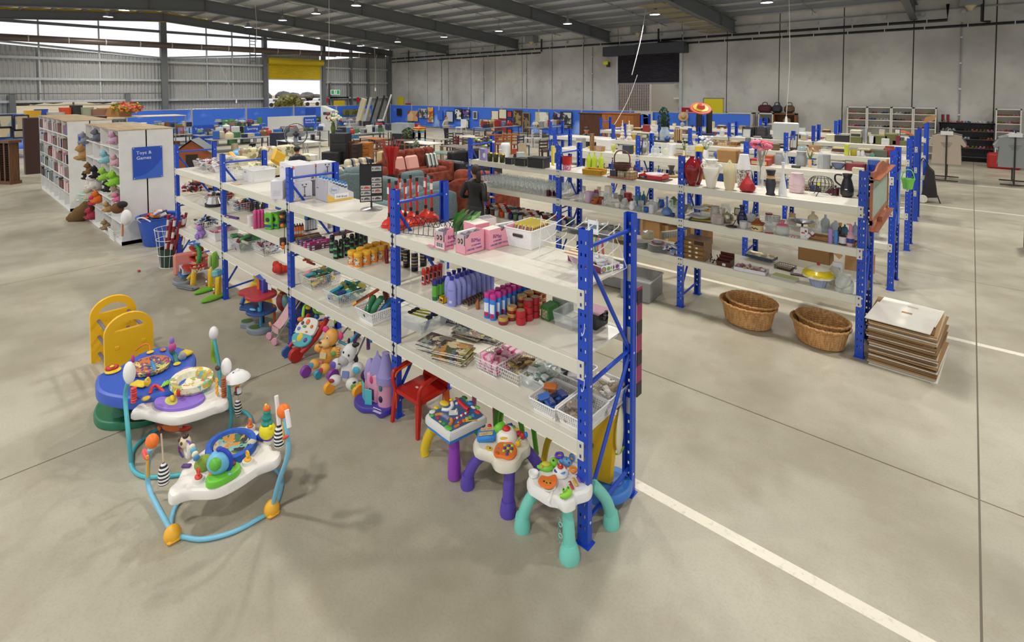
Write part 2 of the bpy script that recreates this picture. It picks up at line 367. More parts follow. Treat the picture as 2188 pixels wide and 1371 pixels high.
for y,w_ in((7.72,.17),(14.15,.13),(18.8,.12),(21.3,.05),(22.9,.05),(25.1,.14)):tr(MB(DSTEEL).bz(XW+.03,y-w_,0,XW+.4,y+w_,roofz(y)-.3))
for y in(.55,5.75):tr(MB(DSTEEL).bz(XW+.03,y-.12,0,XW+.3,y+.12,2.75))
t=MB(DSTEEL);t.tube([(XW+.3,-11,2.77),(XW+.3,7.6,2.77)],.03,5);tr(t)
t=MB(m('#6b5f5a',.4,.4));t.tube([(XW+.8,-11,5.72),(XW+.8,24.2,5.92)],.19,14);t.m('#c8c8c8')
for k in range(20):y=-9+k*1.7;t.tube([(XW+.8,y,5.72+(y+11)*.0057),(XW+.8,y+.05,5.72+(y+11)*.0057)],.2,14)
ob('ventilation_duct',t,label='long round grey duct running across the bright strip of the left wall',cat='duct')
# rafter following the roof line on the left wall
def beam(x,d=.55,w_=.24,y0=-11.2,y1=YW-.02,name='roof_beam',dz=.02):
 t=MB(m('#6a6d70',.5,.1))
 for a,b in((y0,RY),(RY,y1)):
  za,zb=roofz(a)-dz-.22,roofz(b)-dz-.22
  for(h0,h1,hw)in((0,-.025,w_/2),(-d+.025,-d,w_/2),(-.02,-d+.02,.02)):
   vs=[(x+sx*hw,y,z+h)for y,z in((a,za),(b,zb))for sx in(-1,1)for h in(h0,h1)]
   t.add(vs,[(0,1,3,2),(4,6,7,5),(0,4,5,1),(2,3,7,6),(0,2,6,4),(1,5,7,3)])
 for y in(RY-2.6,RY,RY+5,RY+10,RY+15.5,-2):
  t.bz(x-w_/2,y-.01,roofz(y)-.22-d+.02,x+w_/2,y+.01,roofz(y)-.25)
 for y in(1,4.5,10,14,18.2,22):t.tube([(x-.1,y,roofz(y)-.2-d),(x-.55,y,roofz(y)-.05)],.03,4)
 return struct(name,t)
for x in(-37.3,-29.8,-22.4,-15,-7.58,-.2,7.2,14.6):beam(x,.5 if x<-37 else .65)
def foil():
 t,N,L,b=nodes('foil_insulation');tc=N.new('ShaderNodeTexCoord');n=N.new('ShaderNodeTexNoise');n.inputs['Scale'].default_value=3.5;n.inputs['Detail'].default_value=7;n.inputs['Roughness'].default_value=.7;L.new(tc.outputs['Object'],n.inputs['Vector'])
 bp=N.new('ShaderNodeBump');bp.inputs['Strength'].default_value=.9;bp.inputs['Distance'].default_value=.08;L.new(n.outputs['Fac'],bp.inputs['Height']);L.new(bp.outputs[0],b.inputs['Normal'])
 b.inputs['Base Color'].default_value=hexc('#dcdee0');b.inputs['Metallic'].default_value=.6;b.inputs['Roughness'].default_value=.36;return t
t=MB(foil())
for a,b in((-11.2,RY),(RY,YW+.2)):
 n=int((b-a)/1.3)
 for k in range(n):
  y0=a+(b-a)*k/n;y1=a+(b-a)*(k+1)/n
  t.grid(lambda u,v,y0=y0,y1=y1:(-37.9+62*u,y0+(y1-y0)*v,roofz(y0+(y1-y0)*v)-.04-.1*sin(PI*v)),40,4)
t.m('#9a9c9e');t.quad((-37.9,-11.2,roofz(-11.2)+.05),(24,-11.2,roofz(-11.2)+.05),(24,RY,RZ+.05),(-37.9,RY,RZ+.05));t.quad((-37.9,RY,RZ+.05),(24,RY,RZ+.05),(24,YW+.2,roofz(YW)+.05),(-37.9,YW+.2,roofz(YW)+.05))
struct('ceiling',t)
PUR=m('#8f9295',.45,.3)
for a,b in((-11.2,RY),(RY,YW+.2)):
 n=int((b-a)/1.3)
 for k in range(n+1):
  y=a+(b-a)*k/n
  if abs(y-RY)<.1 and a<0:continue
  t=MB(PUR);z=roofz(y)-.06;t.bz(-37.8,y-.01,z-.2,24,y+.01,z);t.bz(-37.8,y-.07,z-.205,24,y+.01,z-.19)
  struct('roof_purlin',t)
for x in(-33.5,-26.1,-18.7,-11.3,-3.9,3.5):
 t=MB(PUR)
 for a,b in((-11,RY),(RY,YW)):t.tube([(x,a,roofz(a)-.2),(x,b,roofz(b)-.2)],.022,4)
 n=20
 for k in range(n):y=-9.5+k*1.8;t.tube([(x,y,roofz(y)-.05),(x,y,roofz(y)-.42)],.012,4)
 struct('roof_bridging',t)
# yellow lining panels at the left gable
t=MB(m('#d9b93a',.6));t.add([(XW+.5,-11,roofz(-11)-.35),(XW+.5,10.5,roofz(10.5)-.4),(XW+.5,10.5,roofz(10.5)-.15),(XW+.5,RY,roofz(RY)-.12),(XW+.5,-11,roofz(-11)-.12)],[(0,1,2,3,4)]);struct('trim_21',t)
# beam trim boards by the fourth beam
t=MB(m('#8f8668',.6))
for k in range(7):y=17.2+k*1.1;t.bz(-8.9,y,roofz(y)-.95,-7.75,y+1.06,roofz(y)-.93)
struct('trim_22',t)
# yellow roller door and window in the left wall
d2=thing('door_2',None,None,(XW,16.5,0));tag(d2,kind='structure');YEL=m('#e0c220',.4)
t=MB(YEL)
for k in range(14):t.grid(lambda u,v,k=k:(.12+.03*sin(PI*v),-2.08+4.16*u,3.82+(k+v)*.09),1,5)
t.m('#d8d8d4').bz(.08,-2.1,3.74,.18,2.1,3.82);ob('curtain',t,d2)
t=MB(YEL);t.T=Matrix.Translation((.35,-2.15,5.15))@Euler((-PI/2,0,0)).to_matrix().to_4x4();t.cyl((0,0,0),.24,4.35,20);ob('roll',t,d2)
t=MB(GALV);t.bz(.02,-2.2,0,.2,-2.08,5.1);t.bz(.02,2.08,0,.2,2.2,5.1);ob('guide_rail',t,d2)
w1=thing('window_1',None,None,(XW,3.15,0));tag(w1,kind='structure')
t=MB(DSTEEL);t.bz(0,-2.5,2.3,.1,2.5,2.4);t.bz(0,-2.5,1.1,.1,2.5,1.2);t.bz(0,-.04,1.1,.1,.04,2.4);ob('window_frame',t,w1)
t=MB(glass(a=.05));t.quad((.05,-2.45,1.2),(.05,2.45,1.2),(.05,2.45,2.3),(.05,-2.45,2.3));ob('pane',t,w1)
# yellow panels and emergency door, signs
def panel(name,x,z0,z1,w_,col,lab,cat,y=YW-.03,fr=None):
 t=MB(m(col,.5));t.bz(-w_/2,-.03,z0,w_/2,0,z1,.005)
 if fr:t.m(fr);t.bz(-w_/2-.05,-.02,z1,w_/2+.05,0,z1+.05);t.bz(-w_/2-.05,-.02,z0,-w_/2,0,z1)
 return ob(name,t,loc=(x,y,0),label=lab,cat=cat)
panel('wall_panel',-8.6,1.3,2.42,1,'#ecd91c','yellow panel on the concrete wall right of the dark roller door','panel',fr='#77787a')
panel('wall_panel',-36.1,1,2.36,.9,'#ecd91c','yellow panel on the concrete wall beside the far left corner','panel')
panel('fire_sign',-35,1.72,1.82,.8,'#c8233a','small red safety sign on the wall above the blue fence','sign')
s_=ob('sale_sign',MB(m('#b5122a',.5)).bz(-.7,-.02,-.16,.7,0,.16),loc=G('p',1560,190,y=YW-.1),label='red sign on the concrete wall left of the yellow panel',cat='sign')
e_=thing('exit_sign','green and white hanging exit sign above the yellow door','sign',(XW+.6,19.6,2.8))
t=MB('#f4f6f4');t.bz(-.02,-.42,-.2,.02,.42,.2);ob('sign_board',t,e_)
t=MB(m('#12924a',.5,emit=.6));t.bz(.02,-.36,-.15,.025,.36,.15);t.m('#f4f6f4');t.bz(.025,-.14,-.14,.03,.14,.14);t.m('#12924a').ell((.032,.02,.08),(.004,.035,.035));t.tube([(.033,.02,.04),(.033,-.02,-.03),(.033,.05,-.1)],.014,5);t.tube([(.033,-.07,.03),(.033,.08,0)],.011,5);ob('symbol',t,e_)
t=MB('#c9c9c9');t.tube([(0,0,.2),(0,0,4)],.008,4);ob('suspension_rod',t,e_)
t=MB(m('#e6c81e',.45));t.bz(0,-.5,0,.06,.5,2.1);d3=struct('door_3',t,loc=(XW+.1,20.2,0));t=MB('#7c7e80');t.bz(0,-.85,0,.12,-.75,3.6);t.bz(0,.75,0,.12,.85,3.6);t.bz(0,-.85,2.3,.12,.85,2.42);struct('trim_23',t,loc=(XW+.1,20.2,0))
for y,l in((19,'left'),(21.9,'right')):ob('fire_sign',MB('#d0202a').bz(0,-.13,-.2,.01,.13,.2),loc=(XW+.25,y,2.15),label='small red and white fire sign %s of the yellow door'%l,cat='sign')
# outside: parked cars, shrub, sheds, treeline
t=MB(m('#77706a',.9,noise=.4,ns=.4));
for k in range(70):t.ell((-150+U(-8,8),-20+k*2.4,1.3),(3,2.4,U(.5,1.8)),8,5)
ob('tree_line',t,label='distant hazy tree line beyond the open yellow door',cat='trees',kind='stuff')
for k in range(9):
 t=MB(m('#f0efec',.3));t.bz(-1.2,-2.1,.35,1.2,2.1,1,.2);t.bz(-1.05,-1.2,.95,1.05,1.3,1.55,.25);t.m('#5b6068').bz(1,-1,1.05,1.08,1.1,1.42);t.m('#1c1c1e')
 for y in(-1.4,1.4):t.T=Matrix.Translation((1.1,y,.38))@Euler((0,PI/2,0)).to_matrix().to_4x4();t.cyl((0,0,0),.38,.2,14);t.T=Matrix()
 ob('parked_car',t,loc=(-98-U(0,3),22+k*4.9+U(-.4,.4),0),rz=U(-.1,.1),label='pale car parked in the yard beyond the yellow roller door, '+('leftmost','second','third','fourth','fifth','sixth','seventh','eighth','last')[k]+' in the row',cat='car')
def leafy(name,lab,loc,d,cols,cat='plant',n=160,ls=.12):
 t=MB(m(cols[0],.8));t.ell((0,0,d[2]*.5),(d[0]*.32,d[1]*.32,d[2]*.35),10,6)
 for i in range(n):
  t.m(m(cols[i%len(cols)],.8));a,b=U(0,2*PI),U(-1,1);q=math.sqrt(1-b*b);p=V((cos(a)*q*d[0]/2,sin(a)*q*d[1]/2,d[2]/2+b*d[2]/2))*1
  e=V((U(-1,1),U(-1,1),U(-1,1)))*ls;g=V((U(-1,1),U(-1,1),U(-1,1)))*ls;t.add([p-e,p+g,p+e,p-g],[(0,1,2,3)])
 return ob(name,t,loc=loc,label=lab,cat=cat)
leafy('shrub','round olive green shrub on the dry ground beyond the yellow roller door',(-62,27.5,0),(3.2,3.2,2.3),['#8d8a55','#a39c62','#76763f'],n=400,ls=.35)
# high bay lamps
rows=[('far',19.75,[-33.75,-28.9,-23.95,-19.1,-14.2,-9.3,-4.5,.4,5.3],6.2),('middle',11.4,[-33.5,-28.6,-24.7,-20.8,-16.6,-11.6,-6.7,-1.8,3.1],6.9),('ridge',4.3,[-34.5,-31,-25.4,-20.5,-15.6,-10.7,-5.8,-.9,4],6.9),('near',-4.2,[-33,-29,-24,-19,-14,-9,-4,1,6],6.1)]
LENS=m('#ffffff',.3,emit=14);oz=('first','second','third','fourth','fifth','sixth','seventh','eighth','ninth');lamp0=None
for rn,y,xs,z in rows:
 for i,x in enumerate(xs):
  zz=roofz(y)-.8;lb='round high bay lamp hanging under the roof, %s from the left in the %s row'%(oz[i],rn)
  if lamp0 is None:
   lamp0=thing('high_bay_lamp',lb,'ceiling lamp',(x,y,zz))
   t=MB(m('#8e9092',.4,.5));t.lathe([(.05,.3),(.09,.28),(.1,.12),(.2,.1),(.24,0),(.235,0),(.19,.09),(0,.1)],20);ob('housing',t,lamp0)
   t=MB(LENS);t.lathe([(0,.02),(.2,.03),(.225,.012),(0,0)],20);ob('lens',t,lamp0)
   t=MB('#5c5e60');t.tube([(0,0,.28),(0,0,.67)],.012,5);ob('hook',t,lamp0)
  else:dup(lamp0,(x,y,zz),label=lb)
  ld=bpy.data.lights.new('lamp_light','AREA');ld.shape='DISK';ld.size=.42;ld.energy=LAMP_W*(1.35 if rn in('ridge','middle')else 1);ld.color=(1,.965,.9);ld.spread=R(150)
  lo=bpy.data.objects.new('lamp_light',ld);COL.objects.link(lo);lo.location=(x,y,zz-.03)
# hanging power cords
for i,(a,b,c,lab)in enumerate([(G('w',1383,0,y=21),G('w',1350,160,y=19),0,'thick pale grey hanging cord in front of the dark roller door'),(G('w',1362,160,y=17),G('w',1302,284,y=12),1,'pale cord with a white plug hanging over the second rack'),(G('w',1686,0,y=16),G('w',1680,250,y=15.5),1,'thin cord with a white plug hanging in front of the wall right of the door'),(G('w',545,0,x=-25),G('w',548,90,x=-25),0,'thin cord hanging from the roof above the yellow door'),(G('w',703,0,x=-20),G('w',700,190,x=-22),0,'thin cord hanging left of the exit sign'),(G('w',800,100,x=-28),G('w',802,188,x=-28),1,'thin cord with plug hanging near the corner of the walls'),(G('w',464,124,x=-33),G('w',505,213,x=-33),1,'slanting thin cord with plug in front of the corrugated wall')]):
 t=MB(m('#c6c6c2',.5));md=(a+b)/2+V((0,0,-.1));t.tube(cr([a-b,md-b+V((.06,0,0)),V((0,0,0))],6),.022 if i==0 else .011,5)
 if c:t.m('#f2f2f0').cyl((0,0,-.2),.05,.22,8,.025)
 ob('hanging_cord',t,loc=b,label=lab,cat='cord')
# ladder fixed high on the left wall by the yellow door
t=MB('#6d7072');
for y in(-.2,.2):t.tube([(0,y,0),(0,y,2.2)],.03,4)
for k in range(9):t.tube([(0,-.2,.15+k*.24),(0,.2,.15+k*.24)],.025,4)
ob('wall_ladder',t,loc=(XW+.5,13.2,4.9),label='short grey cage ladder on the left wall beside the yellow roller door',cat='ladder')
# blue pallet-style racks
BLUE=m('#1a47bb',.33);CREAM=m('#d9d6c8',.4);PLATE=m('#d3d2c8',.4,.1);DECK=m('#e6e1d4',.25,noise=.05,ns=3)
def holes_strip(t,x0,x1,y,cols,z0=.08,z1=1.97,p=.075,hw=.011,hh=.02,ax='y'):
 def q(a,b,za,zb):
  if b-a>1e-4 and zb-za>1e-4:
   t.quad(*[((u,y,z)if ax=='y'else(y,u,z))for u,z in((a,za),(b,za),(b,zb),(a,zb))])
 q(x0,x1,0,z0);n=int((z1-z0)/p)
 for k in range(n):
  za=z0+k*p;zm=za+(p-hh)/2
  q(x0,x1,za,zm);q(x0,x1,zm+hh,za+p);e=[x0]
  for c in cols:e+=[c-hw/2,c+hw/2]
  e.append(x1)
  for i in range(0,len(e),2):q(e[i],e[i+1],zm,zm+hh)
 q(x0,x1,z0+n*p,2)
def upright(front=True,det=True):
 t=MB(BLUE);W=.075;D=.05;s=1 if front else-1;y0=0
 if det:holes_strip(t,-W,0,0,(-W/2-.016,-W/2+.016))
 else:t.quad((-W,0,0),(0,0,0),(0,0,2),(-W,0,2))
 for x in(-W,0):
  t.bz(x-.001,0,0,x+.001,s*D,2)
  t.bz(x,s*D,0,x+(.018 if x<-.01 else-.018),s*D-.002*s,2)
 t.bz(-W-.012,-.012*s,0,.014,s*(D+.02),.006)
 if det:
  t.m('#d8dadd')
  for z in(.15,1.02,1.88):t.box((-0,s*.03,z),(.008,.012,.012))
 return t
def rack(x0,y0,n,L,D,label,levels=(1.615,1.168,.658),det=True,spans=None):
 r=thing('storage_rack',label,'rack',(x0,y0,0));up={}
 for k in range(n+1):
  x=-k*L;fr=ob('end_frame',MB(BLUE),r,(x,0,0));nd=det
  def node(y,z):return(-.0375,y,z)
  t=MB(BLUE)
  for a,b in((node(.03,1.88),node(D-.03,1.88)),(node(.03,1),node(D-.03,1.03)),(node(.03,.13),node(D-.03,.17)),(node(.03,1.84),node(D-.04,1.05)),(node(D-.03,1),node(.04,.2))):
   t.tube([a,b],.014,8)
  bm=t.mesh('brace');fr.data=bm
  for nm,f in(('front_post',True),('rear_post',False)):
   key=(f,nd)
   if key not in up:up[key]=upright(f,nd).mesh('post')
   ob('post',up[key],fr,(0,0 if f else D,0))
 dk=bmn=None
 for k in range(n):
  for li,z in enumerate(levels):
   if spans and(k,li)in spans:continue
   if dk is None:
    t=MB(DECK);t.bz(-L+0,.045,-.018,-.075,D-.045,-.002);dk=t.mesh('shelf_board')
    t=MB(CREAM);t.bz(-L+.002,-.001,-.092,-.077,.043,0,.004);t.m(PLATE);t.bz(-.079,-.006,-.112,-.028,.001,.008,.002);t.bz(-L-.047,-.006,-.112,-L+.003,.001,.008,.002);t.m('#3d4470')
    for xx in(-.05,-L-.022):
     for zz in(-.085,-.02):t.box((xx,-.007,zz),(.012,.003,.02))
    bmn=t.mesh('beam')
   s=ob('shelf_board',dk,r,(-k*L,0,z));ob('beam',bmn,s)
   b=ob('beam',bmn,s,(-L-.075,D,0),PI)
 return r
RA=rack(0,0,4,1.96,.61,'near long blue shelving rack of four bays with cream shelves, toys underneath')
RB=rack(.925,3.87,3,1.987,.62,'blue rack of three bays holding the red and white vases, wicker tubs beneath',spans=())
RC=rack(.955,6.38,3,1.987,.62,'blue rack directly behind the vase rack, green pail hanging on its end',levels=(1.615,1.168,.658))
RD=rack(.955,8.84,4,1.987,.62,'third blue rack from the near right, white storage tubs on its top shelf')
RE=rack(.9,11.55,4,1.987,.62,'fourth blue rack from the near right, olive storage boxes on top',det=False)
RF=rack(.9,14.3,4,1.987,.62,'farthest blue rack, black shopping trolley standing at its end',det=False)
# helpers for goods
ZM.update(A1=(900,450,7.814),A2=(540,330,6.8375),A3=(360,370,8.065),A4=(360,440,6.854),A5=(600,440,7.615),A6=(600,550,7.615),A7=(860,560,6.8375),A8=(1140,460,7.617),T1=(340,500,8.567),T2=(470,560,7.217),T3=(610,640,7.213),T4=(690,710,7.217),T5=(880,830,10.544),T6=(1000,880,9.794),T7=(1110,940,9.143),T8=(380,880,6.854))
ORD=['first','second','third','fourth','fifth','sixth','seventh','eighth','ninth','tenth','eleventh','twelfth','thirteenth','fourteenth','fifteenth','sixteenth','seventeenth','eighteenth','nineteenth','twentieth']
Z1,Z2,Z3=1.615,1.168,.658
ORI={}
def mt(x):return m(x)if isinstance(x,str)else x
def lathes(name,label,cat,P,h,w_,parts,group=None,n=18,rz=0,sx=1,sy=1,**kw):
 if len(parts)==1:
  t=MB(mt(parts[0][1]));t.lathe([(r*w_/2,z*h)for r,z in parts[0][2]],n,(0,0,0),sx,sy,**kw);return ob(name,t,loc=P,rz=rz,label=label,cat=cat,group=group)
 r_=thing(name,label,cat,P,rz,group)
 for pn,mm,pf in parts:
  t=MB(mt(mm));t.lathe([(r*w_/2,z*h)for r,z in pf],n,(0,0,0),sx,sy,**kw);ob(pn,t,r_)
 return r_
def LT(name,label,cat,code,a,yb,yt,wd,z,parts,group=None,n=18,**kw):
 P,h,w_=K(code,a,yb,yt,wd,z);return lathes(name,label,cat,P,h,w_,parts,group,n,**kw)
def BX(c,near,left,right,yt,z):
 N_=G(c,*near,z);Rr=G(c,*right,z)if isinstance(right,tuple)else None;Ll=G(c,*left,z)if isinstance(left,tuple)else None
 if Rr is not None:e=Rr-N_;rz=math.atan2(e.y,e.x)-PI/2;d=e.length
 else:e=Ll-N_;rz=math.atan2(-e.y,-e.x);d=right
 w_=(Ll-N_).length if Ll is not None else left
 h=G(c,near[0],yt,y=N_.y).z-z if yt>3 else yt
 return N_,w_,d,h,rz
def shell_box(t,w_,d,h,th=.004,inner=None):
 t.bz(-w_,0,0,0,d,th);t.bz(-w_,0,0,0,th,h);t.bz(-w_,d-th,0,0,d,h);t.bz(-th,0,0,0,d,h);t.bz(-w_,0,0,-w_+th,d,h)
def perf(t,a,b,c,d,nu,nv,k=.5,edge=True):
 a,b,c,d=map(V,(a,b,c,d));P=lambda u,v:(a.lerp(b,u)).lerp(d.lerp(c,u),v);vs=[];F=[]
 for i in range(nu):
  for j in range(nv):
   u0,u1,v0,v1=i/nu,(i+1)/nu,j/nv,(j+1)/nv;du,dv=(u1-u0)*(1-k)/2,(v1-v0)*(1-k)/2;n=len(vs)
   vs+=[P(u0,v0),P(u1,v0),P(u1,v1),P(u0,v1),P(u0+du,v0+dv),P(u1-du,v0+dv),P(u1-du,v1-dv),P(u0+du,v1-dv)]
   F+=[(n,n+1,n+5,n+4),(n+1,n+2,n+6,n+5),(n+2,n+3,n+7,n+6),(n+3,n,n+4,n+7)]
 t.add(vs,F)
def basket(t,w_,d,h,tp=.85,nx=12,nz=5,ny=None,k=.55,solid=(.22,.12)):
 ny=ny or max(2,int(nx*d/w_));W,D,w2,d2=w_/2,d/2,w_/2*tp,d/2*tp
 def ringp(f):a,b=w2+(W-w2)*f,d2+(D-d2)*f;return[(-a,-b,h*f),(a,-b,h*f),(a,b,h*f),(-a,b,h*f)]
 lo,hi=solid;r0,r1,r2,r3=ringp(0),ringp(lo),ringp(1-hi),ringp(1)
 t.add(r0,[(0,1,2,3)])
 for i in range(4):
  j=(i+1)%4;t.quad(r0[i],r0[j],r1[j],r1[i]);t.quad(r2[i],r2[j],r3[j],r3[i]);perf(t,r1[i],r1[j],r2[j],r2[i],nx if i%2==0 else ny,nz,k)
 t.tube([(x*1,y*1,h)for x,y in rrect(w_+.008,d+.008,.02,3)],.005,6,True)
def wires(t,w_,d,h,tp=.85,nx=8,ny=6,nz=3,r=.002,rim=.0035,base=True):
 W,D,w2,d2=w_/2,d/2,w_/2*tp,d/2*tp
 def rp(f):a,b=w2+(W-w2)*f,d2+(D-d2)*f;return[V((-a,-b,h*f)),V((a,-b,h*f)),V((a,b,h*f)),V((-a,b,h*f))]
 b0,b1=rp(0),rp(1)
 for f in[i/nz for i in range(nz+1)]:t.tube(rp(f),rim if f in(0,1)else r,4,True)
 for s in range(4):
  k=nx if s%2==0 else ny;s2=(s+1)%4
  for i in range(k+1):t.tube([b0[s].lerp(b0[s2],i/k),b1[s].lerp(b1[s2],i/k)],r,4)
 if base:
  for i in range(nx+1):t.tube([b0[0].lerp(b0[1],i/nx),b0[3].lerp(b0[2],i/nx)],r,4)
def clump(t,c,d,mats,n,s=(.03,.05),flat=.5,seed=None):
 for i in range(n):
  t.m(mats[i%len(mats)]);a=U(s[0],s[1]);p=(c[0]+U(-.5,.5)*d[0],c[1]+U(-.5,.5)*d[1],c[2]+U(0,1)*d[2])
  T0=t.T;t.T=T0@Matrix.Translation(p)@Euler((U(-.6,.6),U(-.6,.6),U(0,3))).to_matrix().to_4x4();t.box((0,0,0),(a*1.6,a,a*flat),a*.12);t.T=T0
def heap(name,label,cat,P,d,mats,n,s,kid=None,**k):
 t=MB();clump(t,(0,0,0),d,[mt(q)for q in mats],n,s);return ob(name,t,loc=P,label=label,cat=cat,kind='stuff',**k)
WHT=m('#eceae6',.4);WPL=m('#f1f1f0',.35);CLR=glass(a=.14);CLRP=glass('#eef2f2',.2,.12);WIRE=m('#e6e6e2',.35);BWIRE=m('#1b1b1d',.4)
# goods on the near rack, top shelf
PINK=m('#eda2b4',.5);PRP='#6b2a86';NAVY='#3d4596'
def pink_box(i,near,left,right,yt,lab,filled=True,lidless=True):
 N_,w_,d,h,rz=BX('A1',near,left,right,yt,Z1)
 r_=thing('display_box',lab,'box',N_,rz);t=MB(PINK);th=.004
 if filled:
  t.bz(-w_,0,0,0,d,th);t.bz(-w_,0,0,0,th,h*.42);t.bz(-w_,d-th,0,0,d,h);t.bz(-th,0,0,0,d,h*.78);t.bz(-w_,0,0,-w_+th,d,h*.78)
  t.add([(0,.12*d,h*.78),(0,d,h*.78),(0,d,h),(0,.3*d,h),(-th,.12*d,h*.78),(-th,d,h*.78),(-th,d,h),(-th,.3*d,h)],[(0,1,2,3),(4,7,6,5),(0,3,7,4),(3,2,6,7)])
  t.m('#efe8e6').bz(-w_*.86,-.001,.01,-w_*.12,0,h*.36)if i==0 else None
  if i==0:
   t.m('#26242a');[t.bz(-w_*.82+k*w_*.06,-.0015,.02,-w_*.82+k*w_*.06+w_*(.02+.015*(k%3)),0,h*.34)for k in range(11)]
  ob('carton',t,r_)
  t=MB();n=15
  for k in range(n):
   t.m('#7d7280'if k%3 else '#93858f').bz(-w_+.008,.012+k*(d-.02)/n,.01,-.008,.012+(k+.72)*(d-.02)/n,h*(.9+.04*sin(k)))
  t.m('#f6f3f3').bz(-w_+.006,.008,.01,-w_+.03,d-.01,h*.99);ob('packets',t,r_)
  t=MB('#c9b6bc');t.bz(-w_*.95,-.002+.006,h*.42,-w_*.2,.008,h*.9);t.m('#3a2624').ell((-w_*.72,.004,h*.58),(w_*.13,.004,h*.13),10,6);t.ell((-w_*.42,.004,h*.6),(w_*.13,.004,h*.14),10,6);t.m('#d7a183').ell((-w_*.72,.002,h*.58),(w_*.07,.004,h*.07),10,6);t.ell((-w_*.42,.002,h*.6),(w_*.07,.004,h*.07),10,6);ob('front_card',t,r_)
 else:
  t.bz(-w_,0,0,0,d,h-.003);t.m('#f0e6dd').bz(-w_,0,h-.003,0,d,h);t.m('#d7cfc8').bz(-w_*.52,0,h,-w_*.48,d,h+.001);ob('carton',t,r_)
 text('BiMaz',h*.26,PRP,r_,(.001,d*.28,h*.55),(PI/2,.12,PI/2));text('12 GENUINE',h*.11,NAVY,r_,(.001,d*.3,h*.34),RIGHT);text('CAROUSEL CANDIES',h*.13,NAVY,r_,(.001,d*.06,h*.16),RIGHT,sx=.8)
 return r_
pink_box(0,(398,672),(200,628),(547,625),340,'pink display box of packets with barcode on front, leftmost of the pink boxes')
pink_box(1,(740,745),(548,700),(1058,650),395,'pink display box of packets, nearest to the shelf edge, next to the barcode one')
pink_box(2,(1142,660),(1000,628),(1330,600),325,'closed pink box with cream lid behind the front pink display box',False)
pink_box(3,(1330,600),(1180,560),(1640,535),260,'pink display box of packets right of the closed one, behind the white basket')
pink_box(4,(905,560),(640,505),(1140,505),235,'closed pink box with split cream lid, furthest left in the second row',False)
t=MB(WHT);N_,w_,d,h,rz=BX('A1',(1010,420),(790,400),(1260,380),175,Z1);shell_box(t,w_,d,.14);t.m('#7d7280').bz(-w_*.9,.02,.02,-.02,d*.9,.13)
ob('open_carton',t,loc=N_,rz=rz,label='low white open carton of grey packets behind the pink boxes',cat='box')
t=MB('#c77a94');t.bz(-.03,-.02,0,.05,.02,.004,.001);ob('pink_packet',t,loc=G('A1',150,585,Z1),label='loose pink packet lying left of the barcode pink box',cat='packet')
# woven white basket with packets
P=G('A1',1700,650,Z1)+V((-.06,.17,0));r_=thing('storage_basket','white woven plastic basket full of bright packets at shelf edge','basket',P,R(3));t=MB(WPL);basket(t,.27,.36,.155,.82,20,9,24,.22,(.1,.1));t.m('#3a3229').bz(-.05,-.183,.09,.05,-.17,.115,.01);ob('basket_body',t,r_)
k_p=[stripes(['#7a3a86','#e0b93a','#3b5a72','#c43a2a','#8c9a3a'],0,14)]
for i in range(9):
 t=MB(k_p[0]);t.T=Matrix.Translation((-0,-.13+i*.027,.09))@Euler((-.45,0,0)).to_matrix().to_4x4();t.box((0,0,.02),(.19,.006,.12),.002);t.m('#d9c33a');[t.add([(-.095+q*.04,-.003,.08),(-.055+q*.04,-.003,.08),(-.075+q*.04,-.003,.1)],[(0,1,2)])for q in range(5)]
 ob('snack_packet',t,loc=P,rz=R(3),label='purple and yellow packet in the white woven basket, %s from its front'%ORD[i],cat='packet',group='packets in the woven basket')
# white prong display rack
P=G('A8',95,660,Z1);r_=thing('prong_rack','white wire display stand with rows of prongs on the top shelf','display rack',P,0);t=MB(WIRE)
L_=.62;t.tube([(0,0,0),(0,.02,.3),(0,.2,0)],.003,5);t.tube([(L_,0,0),(L_,.02,.3),(L_,.2,0)],.003,5);t.tube([(0,.2,0),(0,0,0)],.003,5);t.tube([(L_,.2,0),(L_,0,0)],.003,5)
for z in(.12,.26):t.tube([(0,.012,z),(L_,.012,z)],.003,5)
ob('stand',t,r_)
for z in(.12,.26):
 for k in range(7):t=MB(WIRE);x=.04+k*.09;t.tube([(x,.012,z),(x,.15,z+.03),(x,.165,z+.05)],.0032,5);ob('prong',t,r_)
t=MB('#e9edf0');t.bz(-.045,0,-.05,.045,.004,.05,.001);t.m('#6a7c8a').bz(-.03,-.001,-.01,.03,0,.02);ob('price_tag',t,r_,(.36,.17,.245))
t=MB();
for k,c in enumerate(('#d8c54a','#4f9a78','#d77a52','#e3e3e3','#c66a50')):t.m(c);t.tube(cr([(k*.018-.04,0,.06),(k*.02-.05,0,-.02),(k*.018-.035,.01,-.05),(k*.015-.03,0,.06)],5),.006,5)
ob('hair_elastics',t,loc=P+V((.42,.15,.12)),label='bundle of coloured hair elastics hanging on the white prong stand',cat='hair ties')
